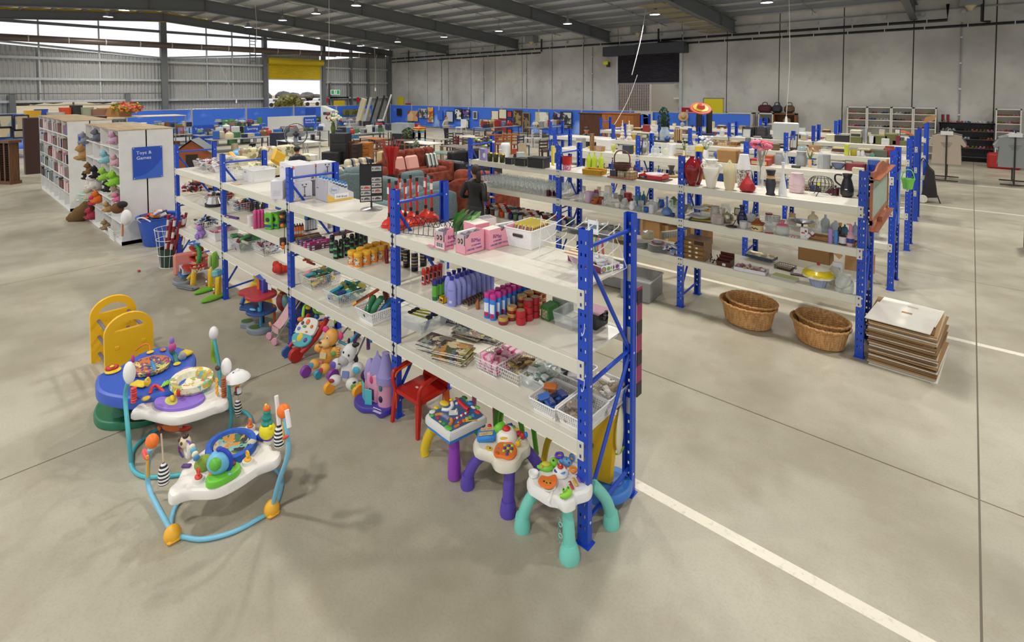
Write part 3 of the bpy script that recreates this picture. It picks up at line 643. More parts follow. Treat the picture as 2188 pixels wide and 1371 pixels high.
# black wire rack holding green packs
P=G('A1',0,415,Z1)+V((.06,.14,0));r_=thing('wire_rack','black wire file rack lying on the top shelf beside red plungers','rack',P+V((0,0,0)),R(20));t=MB(BWIRE)
for s in(-.13,.13):t.tube([(-.27,s,.012),(.27,s,.012)],.0035,5)
for k in range(12):
 x=-.27+k*.049;t.tube(cr([(x,-.13,.01),(x-.02,-.08,.09),(x-.03,0,.12),(x-.02,.08,.09),(x,.13,.01)],4),.003,5)
ob('wire_frame',t,r_)
for k in range(5):
 t=MB(m(['#3f9a3c','#7cc25a','#2f8a34','#5db35a','#8fce7a'][k],.35));t.T=Euler((0,.5,0)).to_matrix().to_4x4();t.grid(lambda u,v:((v-.5)*.015*sin(6*u)+.012*sin(5*v+k),-.09+.18*u,.2*v),6,5);t.m('#e6efe0').box((.012,-.02,.12),(.003,.07,.03))
 q=ob('green_pouch',t,loc=P+V((.11+.034*k,.06+.01*k,.03)),rz=R(20),label='clear green pouch leaning in the black wire rack, %s from its left'%ORD[k],cat='pouch')
def plunger(P,h,lab):
 global plu
 if 'plu'not in globals():
  plu=thing('plunger',lab,'plunger',P,group='red plungers');t=MB(m('#d3392b',.35));t.lathe([(.075,0),(.078,.012),(.066,.02),(.07,.03),(.05,.055),(.024,.07),(.02,.09),(0,.09)],20);ob('cup',t,plu)
  t=MB(m('#c8302a',.4));t.cyl((0,0,.09),.0125,.33,10);t.m('#1b1a1c').cyl((0,0,.075),.015,.05,10);t.cyl((0,0,.4),.0135,.035,10);t.m('#ece6e0').bz(-.013,-.0135,.3,.013,-.012,.36);ob('handle',t,plu)
  return plu
 return dup(plu,P,U(0,3),lab)
for a,y,l in((168,458,'front left, half behind the blue post'),(222,480,'nearest to the shelf edge behind the blue post'),(292,455,'middle of the group in front of the wire rack'),(336,408,'second row, third from the left'),(384,440,'beside the start of the wire rack'),(452,388,'tallest looking one at the back'),(498,412,'rightmost of the group'),(248,405,'at the back left, just right of the blue post')):
 P=G('b',a,y,Z1)+V((-.03,.05,0));plunger(P,.4,'red plunger on the top shelf, '+l)
# revolving card stand
P=G('A2',1735,800,Z1);r_=thing('card_stand','black pegboard card stand on round steel base with car key rings','display stand',P,R(0));t=MB(m('#b9b7b0',.25,.7));t.lathe([(.115,0),(.113,.008),(.04,.02),(.012,.025),(0,.025)],28);ob('base',t,r_)
t=MB('#1c1c1f');t.cyl((0,0,.02),.01,.5,10);t.cyl((0,0,.49),.03,.04,12);ob('pole',t,r_)
fc=thing_dir=math.atan2((CAM-P).y,(CAM-P).x)+PI/2
t=MB(m('#1d1d20',.6));h0,h1,W=.085,.47,.115
for z0,z1,nz in((h0,h1,34),):perf(t,(-W,-.03,z0),(W,-.03,z0),(W,-.03,z1),(-W,-.03,z1),20,nz,.35);t.m('#131315');t.bz(-W,-.026,z0,W,-.022,z1);t.quad((-W,.05,z0),(W,.05,z0),(W,.05,z1),(-W,.05,z1));t.bz(-W,-.03,z0,-W+.003,.05,z1);t.bz(W-.003,-.03,z0,W,.05,z1)
pb=ob('pegboard',t,r_,(0,0,0),fc)
for i,(x,z)in enumerate(((.055,.43),(.055,.315),(.055,.26),(.055,.2),(.055,.12),(-.055,.235),(-.055,.18),(-.055,.12))):
 t=MB(m('#b9b6b2',.5));t.bz(-.05,-.038,-.024,.05,-.035,.024,.001);t.m(['#6f6f72','#585a60','#50545c','#a2523e','#3b3c40','#c03b3b','#5a6070','#48484c'][i]);t.prism([(-.02,-.008),(.04,-.008),(.04,.002),(.028,.004),(.018,.013),(-.002,.013),(-.012,.004),(-.02,.002)],-.042,-.038,ax=1);t.m('#222').bz(-.044,-.0385,-.006,-.03,-.038,.006)
 ob('key_ring_card',t,pb,(x,0,z))
# dish brush box
N_,w_,d,h,rz=BX('A2',(1095,702),(868,655),(1475,640),385,Z1);r_=thing('dish_brush_box','white carton printed Dish Brush with yellow wave, open top','box',N_,rz);t=MB(m('#d9d7dd',.5));h2=h*.3
for x in(-w_,-.003):t.add([(x,0,0),(x,d,0),(x,d,h2),(x,0,h),(x+.003,0,0),(x+.003,d,0),(x+.003,d,h2),(x+.003,0,h)],[(0,1,2,3),(4,7,6,5),(3,2,6,7),(1,0,4,5),(0,3,7,4)])
t.m('#b9b6bd');t.bz(-w_,0,0,0,.003,h);t.m('#d9d7dd').bz(-w_,d-.003,0,0,d,h2);t.bz(-w_,0,0,0,d,.004)
ob('carton',t,r_);t=MB('#ecc15a');t.add([(.001,0,0),(.001,d,0),(.001,d,.02),(.001,d*.55,.022),(.001,d*.3,h*.13),(.001,d*.12,h*.28),(.001,0,h*.4)],[(0,1,2,3,4,5,6)]);t.m('#f4f3f6').quad((.002,d*.26,h*.1),(.002,d*.8,h*.1),(.002,d*.8,h*.34),(.002,d*.26,h*.34));ob('printed_side',t,r_)
t=MB('#8fbfe0');t.tube([(.002,d*.26+.055*cos(a),h*.55+.042*sin(a))for a in[q*PI/14 for q in range(28)]],.0016,4,True);ob('logo',t,r_)
text('bax',.05,'#7fa6d8',r_,(.003,d*.13,h*.5),(PI/2,.1,PI/2));text('Dish Brush',.03,'#3a3f78',r_,(.003,d*.32,h*.17),(PI/2,.06,PI/2))
text('Dish Brush',.012,'#55525c',r_,(-w_*.9,-.001,h*.55),FRONT,name='small_print')
for i in range(14):
 t=MB(m('#2f8fe0',.4));x=-w_*.75+(i%2)*w_*.5;y=.025+(i//2)*.038;t.box((0,0,.04),(.03,.014,.03),.006);t.m('#e9eef6').bz(-.025,-.006,-.04,.025,.006,.026,.002);t.m('#4d5b8a').bz(-.018,-.007,-.01,.018,-.006,.01)
 z=h*(.95-.5*y/d);ob('dish_brush',t,loc=N_+Matrix.Rotation(rz,3,'Z')@V((x,y,z)),rz=rz+PI/2,label='blue dish brush on white card in the Dish Brush carton, %s from its tall end'%ORD[i],cat='brush',group='brushes in the carton')
# white toaster cartons
def wbox(near,left,right,yt,z,lab,pic=True,code='A2',print_='',hh=None):
 N_,w_,d,h,rz=BX(code,near,left,right,yt,z);h=hh or h;r_=thing('white_carton',lab,'box',N_,rz);t=MB(m('#e6e4ea',.5));t.bz(-w_,0,0,0,d,h,.003);t.m('#f2f1f3').bz(-w_+.004,.004,h-.001,-.004,d-.004,h+.001);t.m('#d8d4d8').bz(-w_*.52,.004,h+.001,-w_*.48,d-.004,h+.0015);ob('carton',t,r_)
 t=MB('#7a7680');t.grid(lambda u,v:(-w_*.9+w_*.4*u,-.001,h*(.5+.18*sin(PI*u)*(.8+.2*v))),8,1);t.m('#e0693c').ell((-w_*.17,0,h*.88),(w_*.11,.002,h*.11),10,6);ob('print',t,r_)
 if pic:
  t=MB('#33313a');dd=d*.55;t.bz(0,dd-.004,h*.3,.0015,dd+.004,h*.72);t.bz(0,dd-.02,h*.7,.0015,dd+.02,h*.74);t.box((0,dd-.022,h*.84),(.003,.014,.014));t.box((0,dd+.018,h*.86),(.003,.014,.014));t.m('#5b575f').bz(0,dd-.07,h*.1,.0015,dd+.07,h*.14);t.box((0,dd,h*.2),(.003,.022,.022));ob('print',t,r_)
 else:
  t=MB('#b5b2b8');[t.bz(0,d*.2,h*(.2+.06*k),.001,d*.8,h*(.2+.06*k)+.003)for k in range(5)];ob('print',t,r_)
 return h
wbox((262,658),(150,612),(440,650),395,Z1,'small white carton alone on the shelf, left of the blue post',False)
hb=wbox((625,655),(520,640),(870,632),415,Z1,'lower white carton with toaster picture, beside the Dish Brush box')
N1=G('A2',625,655,Z1)
for(dx,dy,lab,pic)in((-0,0,'upper white carton stacked on the toaster carton, in front',False),(-0,.27,'upper white carton with toaster picture at the back right',True),(-.25,.05,'upper white carton at the left of the stack',False)):
 r_=thing('white_carton',lab,'box',N1+V((dx-.01,dy,hb+.002)));t=MB(m('#e6e4ea',.5));t.bz(-.24,0,0,0,.25,.19,.003);t.m('#d8d4d8').bz(-.128,.004,.19,-.112,.246,.1905);ob('carton',t,r_);t=MB('#7a7680');t.grid(lambda u,v:(-.21+.1*u,-.001,.1+.04*sin(PI*u)*(.8+.2*v)),8,1);t.m('#e0693c').ell((-.03,0,.165),(.03,.002,.022),10,6)
 if pic:t.m('#33313a').bz(0,.13,.06,.0015,.138,.14);t.bz(0,.115,.135,.0015,.153,.142);t.box((0,.11,.165),(.003,.014,.014));t.box((0,.155,.165),(.003,.014,.014))
 else:t.m('#2d2b30');[t.bz(0,.2+.004*k,.02,.001,.202+.004*k,.04)for k in range(8)]
 ob('print',t,r_)
for dx,dy in((0,.27),(-.25,.05)):
 t=MB(m('#e6e4ea',.5));t.bz(-.24,0,0,0,.25,hb,.003);t.m('#5b575f').bz(0,.05,.02,.0015,.2,.026);ob('white_carton',t,loc=N1+V((dx-.012,dy+.001,0)),label='lower white carton '+('hidden behind the toaster carton'if dx==0 else 'under the left end of the upper cartons'),cat='box')
# white slatted tub and wire baskets, far bays
def wbasket(name,lab,P,w_,d,h,rz=0,mat=WIRE,**k):
 t=MB(mat);wires(t,w_,d,h,**k);return ob(name,t,loc=P,rz=rz,label=lab,cat='basket')
P=G('a',780,405,Z1)+V((-.1,.17,0));r_=thing('storage_tub','white plastic tub with handle hole inside a wire basket, top shelf','tub',P);t=MB(WPL);basket(t,.36,.3,.17,.92,2,1,2,.01);t.m('#6d6a60').bz(-.13,-.152,.115,-.07,-.146,.135,.004);ob('tub_body',t,r_)
wbasket('wire_basket','white wire basket wrapped around the white tub, top shelf',P+V((0,0,.002)),.38,.33,.165,nx=14,ny=12,nz=6,r=.0015,base=False)
wbasket('wire_basket','white wire basket behind the blue post, left of the white tub',G('a',560,385,Z1)+V((-.12,.18,0)),.34,.42,.15,nx=14,ny=14,nz=6,r=.0015)
t=MB('#b99d72');t.bz(-.09,-.04,0,.09,.04,.004);ob('cardboard_piece',t,loc=G('a',665,415,Z1),label='small flat brown cardboard piece in front of the white tub',cat='cardboard')
for i,(a,y,w_,d,lab)in enumerate(((330,300,.42,.3,'wire basket heaped with white packets at the far end, top shelf'),(430,325,.36,.3,'wire basket of packets, second from the far end of the shelf'),(500,270,.34,.3,'wire basket of packets at the back near the blue post'))):
 P=G('a',a,y,Z1)+V((-.1,.18,0));wbasket('wire_basket','white '+lab,P,w_,d,.13,nx=12,ny=10,nz=5,r=.0016)
 t=MB();clump(t,(0,0,.03),(w_*.75,d*.75,.12),[m('#e9e7ea',.3),m('#5c5a62',.4),m('#d5d3d8',.3),m('#c9c7cf',.3),m('#b5525f',.4)],60,(.03,.06),.35)
 ob('wrapped_cutlery',t,loc=P,label='heap of clear wrapped goods in the '+lab.split(' heaped')[0].split(' of packets')[0]+' '+('at the far end','second from the far end','at the back')[i],cat='packets',kind='stuff')
# coloured carton of bags at the near end
N_,w_,d,h,rz=BX('A8',(1095,950),(935,880),(1405,865),830,Z1);r_=thing('toy_carton','low white printed carton of clear bags at the near end of shelf','box',N_,rz);t=MB(m('#f0eeee',.5));w_=.34;shell_box(t,w_,d,.045);t.m('#7b2350').bz(-w_,-.001,0,0,0,.04);t.m('#7d5a33').bz(-w_+.005,.005,.004,-.005,d-.005,.008);ob('carton',t,r_)
t=MB();[(t.m(c),t.ell((.001,d*q,.022),(.002,.018,.014),10,5))for q,c in((.15,'#d58a3a'),(.4,'#79b445'),(.62,'#8a7358'),(.85,'#9a4a9e'))];t.m('#3f7ac0').ell((.0005,d*.15,.022),(.001,.024,.019),12,5);ob('print',t,r_)
t=MB(glass('#f4f6f8',.5,.12));clump(t,(-w_*.55,d*.5,.02),(w_*.7,d*.5,.05),[glass('#f4f6f8',.5,.12),m('#ece9e6',.3),m('#d8d5d6',.3)],26,(.03,.06),.5);ob('clear_bags',t,loc=N_,rz=rz,label='clear plastic bags of small toys heaped in the low printed carton',cat='bags',kind='stuff')
P=G('A8',640,950,Z1)+V((-0,.03,0));r_=thing('stemmed_dish','clear plastic stemmed cup with coloured card on top shelf','cup',P);t=MB(CLR);t.lathe([(.05,0),(.048,.004),(.01,.012),(.008,.05),(.03,.08),(.055,.13)],20);ob('cup',t,r_);t=MB(stripes(['#e8b24a','#4a64a8','#e8b24a','#f0ead8'],1,18));t.bz(-.07,-.06,.13,.09,.06,.135);ob('card',t,r_)
for z,y in((1.37,640),(1.02,1010)):
 t=MB('#d8dadf');t.tube(cr([(0,0,.05),(0,-.008,0),(-.006,-.02,-.02),(-.012,-.014,-.005)],4),.0025,5);ob('wire_hook',t,loc=(-.022,-.006,z),label='small %s wire hook on the near blue post'%('upper'if z>1.2 else 'lower'),cat='hook')
# near rack, middle shelf
def row(maker,name,lab,cat,P0,step,n,grp,rz=0,**kw):
 r0=None
 for i in range(n):
  P=P0+V(step)*i;L_=lab%ORD[i]
  if r0 is None:r0=maker(L_,P);tag(r0,group=grp);r0.rotation_euler=(0,0,rz)
  else:dup(r0,P,rz,L_)
 return r0
def mk(name,cat,h,w_,parts,n=16,sx=1,sy=1,decal=None):
 def f(lab,P):
  r_=lathes(name,lab,cat,P,h,w_,parts,None,n,sx=sx,sy=sy)
  if decal:
   for dn,dmat,(z0,z1),rr,a in decal:
    t=MB(mt(dmat));t.grid(lambda u,v:(rr*w_/2*sx*cos(-PI/2+a*(u-.5)),rr*w_/2*sy*sin(-PI/2+a*(u-.5)),h*(z0+(z1-z0)*v)),8,1);ob(dn,t,r_)
  return r_
 return f
# lilac lotion bottles: one long row going away from the shelf edge
LIL=m('#8f93d6',.35)
lotion=mk('lotion_bottle','bottle',.235,.078,[('bottle',LIL,[(.9,0),(1,.03),(1,.5),(.97,.66),(.75,.78),(.42,.84),(.42,.86)]),('cap',m('#2a2f8f',.35),[(.4,.85),(.42,.93),(.5,.95),(.5,.985),(0,1)])],18,1,.62,[('label','#6d72c4',(.45,.56),.985,.9),('label','#c9cbea',(.12,.2),1.01,.6)])
Pq=G('A7',685,655,Z2)+V((-.005,.03,0));row(lotion,'','lilac lotion bottle with dark blue cap, %s from the shelf edge in the front row','',Pq,(-0,.054,0),9,'lilac lotion bottles',R(20))
row(lotion,'','lilac lotion bottle with dark blue cap, back row behind the others, %s from the edge','',Pq+V((-.09,.05,0)),(0,.056,0),7,'lilac lotion bottles, second row',R(20))
sham=mk('shampoo_bottle','bottle',.19,.052,[('bottle',m('#2f7fd8',.3),[(.92,0),(1,.02),(1,.68),(.86,.8)]),('cap',m('#c22f8f',.3),[(.9,.79),(.95,.84),(.92,.97),(.8,1),(0,1)])],16,1,.8,[('label','#dfe3ee',(.2,.62),1.02,1.6),('label','#b32857',(.08,.26),1.03,1.4)])
Ps=G('A7',1300,855,Z2)+V((-.005,.022,0));row(sham,'','blue shampoo bottle with pink cap, right row, %s from the shelf edge','',Ps,(-0,.057,0),8,'blue and pink shampoo bottles, right row',R(15))
row(sham,'','blue shampoo bottle with pink cap, left row, %s from the shelf edge','',Ps+V((-.058,0,0)),(0,.057,0),8,'blue and pink shampoo bottles, left row',R(15))
def jar(lab,P,gold,rad=.036,h=.05):
 r_=thing('cosmetic_jar',lab,'jar',P);t=MB(m('#b5202c'if not gold else '#8f2a30',.3));t.lathe([(rad*.92,0),(rad,.004),(rad,h*.55)],20);ob('jar_body',t,r_)
 t=MB(m('#caa05a',.35,.3)if gold else m('#b0222e',.3));t.lathe([(rad*1.02,h*.52),(rad*1.02,h*.95),(rad*.95,h),(0,h)],20);ob('lid',t,r_);t=MB(m('#9d8660',.5));t.cyl((0,0,h),rad*.8,.0006,20);ob('label',t,r_)
 return r_
for i,(a,y,n,gold,lab)in enumerate(((1460,925,1,True,'gold lidded jar alone at the front left of the jars'),(1590,865,2,True,'gold lidded jars stacked behind the front one'),(1740,800,3,True,'gold topped jars in the third stack'),(1840,740,3,True,'gold topped jars in the fourth stack'),(1965,690,3,True,'gold topped jars in the fifth stack'),(2030,620,3,True,'gold topped jars in the rearmost stack'),(1720,930,2,False,'red jars stacked at the front right'),(1830,870,3,False,'red jars in the middle stack of the right row'),(1930,825,3,False,'red jars in the rear stack of the right row'))):
 P=G('A7',a,y,Z2)+V((-.02,.03,0))
 for k in range(n):jar((['bottom','top'if n==2 else 'middle','top'][k]+' jar of the '+lab)if n>1 else lab,P+V((0,0,k*.051)),gold)
def red_stick(lab,P):
 r_=thing('deodorant',lab,'deodorant',P);t=MB(m('#b52a22',.35));t.box((0,0,.06),(.042,.024,.12),.008);ob('body',t,r_);t=MB(m('#cf3a2a',.35));t.box((0,0,.13),(.04,.023,.025),.008);ob('cap',t,r_);t=MB('#c9b9b6');t.bz(-.016,-.0128,.02,.016,-.012,.085);t.m('#5a2226').bz(-.012,-.0132,.035,.012,-.0126,.075);ob('label',t,r_);return r_
row(red_stick,'','red deodorant stick, %s from the front of its row','',G('A7',295,340,Z2)+V((-.01,.02,0)),(.002,.045,0),5,'red deodorant sticks',R(8))
def green_tube(lab,P):
 r_=thing('lotion_tube',lab,'tube',P);t=MB(m('#5fa83c',.35));t.lathe([(.022,.02),(.025,.05),(.024,.12)],16,(0,0,0),1,.7);t.m('#1f6a44').lathe([(.023,0),(.024,.03),(0,.032)],16,(0,0,0),1,.7);ob('tube_body',t,r_);t=MB(m('#1f2a72',.35));t.lathe([(.025,.12),(.026,.15),(.022,.165),(0,.166)],16,(0,0,0),1,.7);ob('cap',t,r_);return r_
row(green_tube,'','green lotion tube with navy cap left of the lilac bottles, %s from the front','',G('A7',450,565,Z2)+V((-.005,.02,0)),(0,.055,0),4,'green lotion tubes',R(10))
N_=G('A7',600,608,Z2);r_=thing('yellow_tray','small yellow printed tray between green tubes and lilac bottles','tray',N_);t=MB(m('#e8b61e',.5));shell_box(t,.055,.3,.045);ob('tray_body',t,r_);t=MB('#3a3320');t.bz(-.045,-.001,.012,-.012,0,.032);ob('print',t,r_)
N_,w_,d,h,rz=BX('A7',(955,692),(855,650),(1180,585),.015,Z2);r_=thing('sunglasses_case_rack','card tray of shiny brown clips in front of the shampoo bottles','display',N_,rz);t=MB('#d9cdb9');t.bz(-w_,0,0,0,d,.012);ob('tray_base',t,r_)
t=MB(m('#3a2018',.2));
for k in range(7):t.tube([(-w_/2+.03*cos(a),.02+k*.03,.012+.035*sin(a)+.01)for a in[q*PI/8 for q in range(9)]],.009,6)
ob('hair_clips',t,r_)
LT('brown_bottle','small amber bottle behind the blue shampoo bottles','bottle','A7',1100,690,545,60,Z2,[('',m('#a35a22',.25),[(1,0),(1,.7),(.5,.85),(.5,1),(0,1)])])
for i,(a,y,tx)in enumerate(((560,175,'ICE'),(520,240,''))):
 P=G('A7',a,y,Z2)+V((0,.03,0));r_=thing('gel_tube','white standing tube lettered ICE behind the red sticks'if i==0 else 'white gel tube with grey print just below the ICE tube','tube',P,R(8));t=MB(m('#e3e6ea',.35));t.prism([(-.028,0),(.028,0),(.036,.14),(-.036,.14)],-.012,.012,ax=1);ob('tube_body',t,r_);t=MB('#4f86b8');t.bz(-.02,-.014,.07,.02,-.012,.12);ob('print',t,r_)
 if tx:text('ICE',.032,'#1c1c20',r_,(-.024,-.0145,.02),FRONT)
for i in range(3):
 P=G('b',700+i*70,770-i*14,Z2)+V((-.05,.38,0));t=MB(m(['#e9e4d6','#4c5560','#e0e3e6'][i],.4));t.bz(-.03,-.015,0,.03,.015,.2,.004);t.m(['#c9a23a','#c8ccd0','#5d6d8e'][i]).bz(-.022,-.017,.08,.022,-.015,.17);ob('tall_pack',t,loc=P,label='tall narrow pack at the back of the shelf under the pink boxes, '+['cream and gold','grey and silver','white and blue'][i],cat='pack')
N_,w_,d,h,rz=BX('A7',(2120,868),(1995,820),(2188,840),.085,Z2);
for i in range(8):
 r_=thing('seed_packet','green seed packet with cat picture, %s from the front of the pack'%ORD[i],'packet',N_+V((-.035,.015*i+.01,0)),rz,'green seed packets');t=MB(m('#3f8a3c',.45));t.bz(-.04,0,0,.04,.011,.1);ob('packet_body',t,r_);t=MB(patches(['#3a2a1c','#7ba245','#e0e6da','#c9782e'],60));t.bz(-.028,-.001,.012,.028,0,.075);ob('print',t,r_)
for i in range(12):
 t=MB(m('#a9afa6'if i%2 else '#8f978f',.45));t.bz(-.05,0,0,.05,.006,.12);ob('grey_packet',t,loc=N_+V((-.02,.15+.012*i,0)),label='thin grey packet in the stack behind the green seed packets, %s from the front'%ORD[i],cat='packet',group='grey packets')
P=G('c',1450,350,Z2)+V((.02,.07,0));r_=thing('clear_tub','empty clear plastic tub next to the blue end post','tub',P);t=MB(CLRP);basket(t,.17,.2,.1,.85,1,1,1,.001);ob('tub_body',t,r_)
P=G('c',1640,370,Z2)+V((0,.08,0));r_=thing('black_stack','stack of black boxed items with spiral wires behind the end post','boxes',P);t=MB('#232226');[t.bz(-.07+.022*k,-.06,0,-.05+.022*k,.1,.11)for k in range(6)];ob('boxes',t,r_);t=MB(m('#151517',.3));[t.tube([(.075,.04+.028*cos(a),.06+q*.03+.02*sin(a))for a in[u*PI/5 for u in range(10)]],.007,5,True)for q in(0,1)];ob('coil',t,r_);t=MB('#b98aa0');t.bz(-.07,-.06,.11,.08,.1,.112);ob('card_top',t,r_)
# second bay, middle shelf
tub=mk('wipes_tub','tub',.145,.083,[('tub_body',m('#ea8a2c',.4),[(.93,.02),(.95,.7),(.95,.76)]),('lid',m('#f0b72a',.35),[(.97,.74),(1,.78),(1,.93),(.93,.97),(0,.97)]),('foot',m('#e8e4dc',.4),[(.92,0),(.95,.02),(.94,.05)])],20,1,1,[('label',patches(['#f2f0ea','#8a93a8','#f0c22e','#3d5a78','#e87f24'],40),(.2,.68),.97,1.9)])
for i,(a,y)in enumerate(((1228,1015),(1360,978),(1475,938),(1590,900),(1700,855),(1125,978),(1265,925),(1395,870),(1515,830),(1650,800))):
 P=G('A5',a,y,Z2)+V((-.02,.035,0))
 lab='orange wipes tub with yellow lid, %s from the left in the %s row'%(ORD[i%5],'front'if i<5 else 'back')
 if i==0:tub0=tub(lab,P);tub0.rotation_euler=(0,0,.3)
 else:dup(tub0,P,.3+U(-1,1)*(1.2 if i in(0,3,4)else .3),lab)
bb=mk('shower_bottle','bottle',.19,.06,[('bottle',m('#17171b',.2),[(.9,0),(1,.03),(1,.6),(.8,.74),(.5,.8)]),('cap',m('#101013',.12),[(.72,.74),(.85,.8),(.85,.9),(.6,.98),(0,1)])],16,1,.75,[('label',stripes(['#17171b','#58b07a','#2a3a36'],2,14),(.1,.6),1.02,1.7)])
for i,(a,y,l)in enumerate(((865,880,'front, green label showing'),(950,860,'second from the front, green label'),(1050,830,'third from the front beside the orange tubs'),(805,780,'leftmost, next to the incense boxes'),(1130,760,'behind the third one'),(1210,720,'in the middle of the back row'),(1280,680,'near the back right'),(1350,640,'at the far back'),(1000,770,'left of the middle of the back row'))):
 P=G('A5',a,y,Z2)+V((-.03,.04,0));lab='black shower gel bottle, '+l
 if i==0:bb0=bb(lab,P);bb0.rotation_euler=(0,0,.4)
 else:dup(bb0,P,U(0,1),lab)
can=mk('spray_can','can',.17,.066,[('can_body',m('#1b1b1f',.25,.3),[(.95,0),(1,.02),(1,.75),(.9,.82)]),('lid',m('#101012',.2),[(.92,.8),(.94,.93),(.85,1),(0,1)])],18,1,1,[('label',stripes(['#b09572','#1b1b1f','#8c8c92','#1b1b1f'],2,16),(.25,.8),1.015,2.2)])
for i,(a,y,l)in enumerate(((310,770,'front left by the blue post'),(372,800,'front right'),(440,760,'right of the front pair'),(290,715,'second row left'),(500,720,'at the back right'),(545,690,'at the far back right'))):
 P=G('b',a,y,Z2)+V((-.03,.04,0));lab='black and gold spray can right of the middle post, '+l
 if i==0:can0=can(lab,P)
 else:dup(can0,P,U(0,1),lab)
LT('red_bottle','small dark red bottle right of the orange tubs, beside the post','bottle','A5',1725,935,640,62,Z2,[('',m('#7d1a20',.3),[(1,0),(1,.7),(.55,.8),(.55,1),(0,1)])])
for i in range(12):
 c=['#5c2b46','#a82a72','#6b3a5c','#4a4468','#7d6a2e','#5a2a40'][i%6];k,q=i%6,i//6;a,y=((470,735),(390,690),(330,660),(270,640),(250,610),(230,585))[k]
 P=G('A5',a,y,Z2)+V((0,.01+q*0,q*.026));L_=.27;r_=thing('incense_box','long thin %s incense box, %s %s from the right'%(['plum','magenta','mauve','indigo','ochre','wine red'][k],'upper'if q else 'lower',ORD[k]),'box',P,R(-6)+U(-.05,.05));t=MB(m(c,.5));t.bz(-.04,0,0,0,L_,.025);ob('carton',t,r_);t=MB('#d9d2dc');t.bz(0,L_*.05,.005,.001,L_*.16,.02);t.bz(0,L_*.45,.005,.001,L_*.53,.02);t.bz(0,L_*.6,.008,.001,L_*.85,.013);ob('print',t,r_)
for i in range(4):
 P=G('A5',820+i*95,500-i*10,Z2)+V((0,.05,.012*i));t=MB(['#5e3a50','#46484e','#7a4a62','#5a5660'][i]);t.bz(-.05,0,0,0,.3,.03);t.m('#e3dfe4').bz(0,.06,.008,.001,.1,.024);t.bz(0,.15,.008,.001,.25,.018);ob('incense_box',t,loc=P,rz=-.1,label='long incense box at the back behind the black bottles, %s from the left'%ORD[i],cat='box')
for i in range(4):
 P=G('A5',195+i*42,470-i*6,Z2)+V((-.01,.03,0));t=MB(m('#3d3a38',.3));t.lathe([(.014,0),(.016,.09),(.006,.11),(.006,.12),(0,.12)],12);t.m('#d9773a').lathe([(.0165,.03),(.0165,.085)],12);t.m('#c7c2bd').cyl((0,0,0),.0168,.03,12);ob('small_tube',t,loc=P+V((0,0,.004)),label='small orange and black tube in the orange tray, %s from the left'%ORD[i],cat='tube')
P=G('A5',190,545,Z2);t=MB(m('#d9853a',.5));t.bz(0,0,0,.19,.004,.045);t.bz(0,.12,0,.19,.124,.045);t.bz(0,0,0,.004,.12,.045);t.bz(.186,0,0,.19,.12,.045);t.bz(0,0,0,.19,.12,.003);t.m('#f1e9e0').bz(.03,-.001,.014,.14,0,.034);ob('orange_tray',t,loc=P+V((-.02,0,0)),label='orange display tray in front of the small tubes by the post',cat='tray')
for i in range(5):
 P=G('A5',350+i*40,420-i*8,Z2)+V((0,.05,0));r_=thing('brush_pack','white and black bottle brush pack, %s from the left behind the orange tray'%ORD[i],'brush',P);t=MB(m('#c8ccd2',.3));t.bz(-.015,-.01,0,.015,.01,.13);t.m('#17181c').bz(-.016,-.011,0,.016,.011,.012);ob('pack',t,r_);t=MB(m(['#3b78b5','#17181c'][i%2],.6));t.ell((0,0,.16),(.028,.02,.035),10,6);ob('bristles',t,r_)
for i in range(6):
 P=G('A5',640+i*33,390-i*4,Z2)+V((0,.12,0));t=MB(m(['#8d8f92','#c5c6c6','#a8605a','#b9a25a','#a85a48','#a7a9ab'][i],.4));t.cyl((0,0,0),.02,.13,12);t.m('#e4e4e2').cyl((0,0,.13),.018,.012,12);ob('candle_tube',t,loc=P,label='striped tube standing behind the diagonal brace, %s from the left'%ORD[i],cat='tube')
# third and fourth bays, middle shelf
for i,(a,y)in enumerate(((1420,355),(1510,345),(1600,330),(1670,310))):
 P=G('A4',a,y,Z2)+V((-.02,.05,0));t=MB(m('#62b92e',.4));t.bz(-.055,-.02,0,.055,.02,.2,.01);t.m('#24303e').ell((0,-.02,.12),(.032,.003,.028),12,6);t.m('#2a4a8a').bz(-.05,-.022,.03,.05,-.019,.06);t.m('#e6c93a').bz(-.05,-.022,.07,0,-.019,.082);ob('scourer_pack',t,loc=P,rz=R(25),label='bright green scourer pack with dark print, %s from the left'%ORD[i],cat='pack')
for i in range(3):
 LT('pink_bottle','transparent pink spray bottle left of the green packs, %s from left'%ORD[i],'bottle','A4',1275+i*52,335-i*8,60-i*4,62,Z2,[('bottle',m('#d8508f',.2,trans=.3),[(1,0),(1,.72),(.8,.82)]),('sprayer',m('#ec4fa0',.3),[(.75,.8),(.8,.95),(.6,1),(0,1)])])
LT('white_tub','small white and red tub left of the pink bottles','tub','A4',1205,300,135,85,Z2,[('',m('#e9e5e4',.4),[(.85,0),(.95,.1),(1,.8),(1.03,.82),(1.03,.98),(0,1)])])
for i in range(3):LT('dark_bottle','dark bottle standing behind the pink spray bottles, %s from left'%ORD[i],'bottle','A3',1440+i*95,650-i*18,480+i*5,60,Z2,[('',m('#2a2422',.3),[(1,0),(1,.6),(.5,.75),(.5,1),(0,1)])])
P=G('A3',1740,650,Z2);t=MB(m('#2a6fc0',.4));t.bz(-.05,0,0,.05,.05,.16,.01);t.m('#c23a3a').ell((-.02,0,.08),(.02,.003,.03),10,6);ob('blue_pack',t,loc=P+V((0,.1,0)),label='blue pack with red dot behind the green scourer packs',cat='pack')
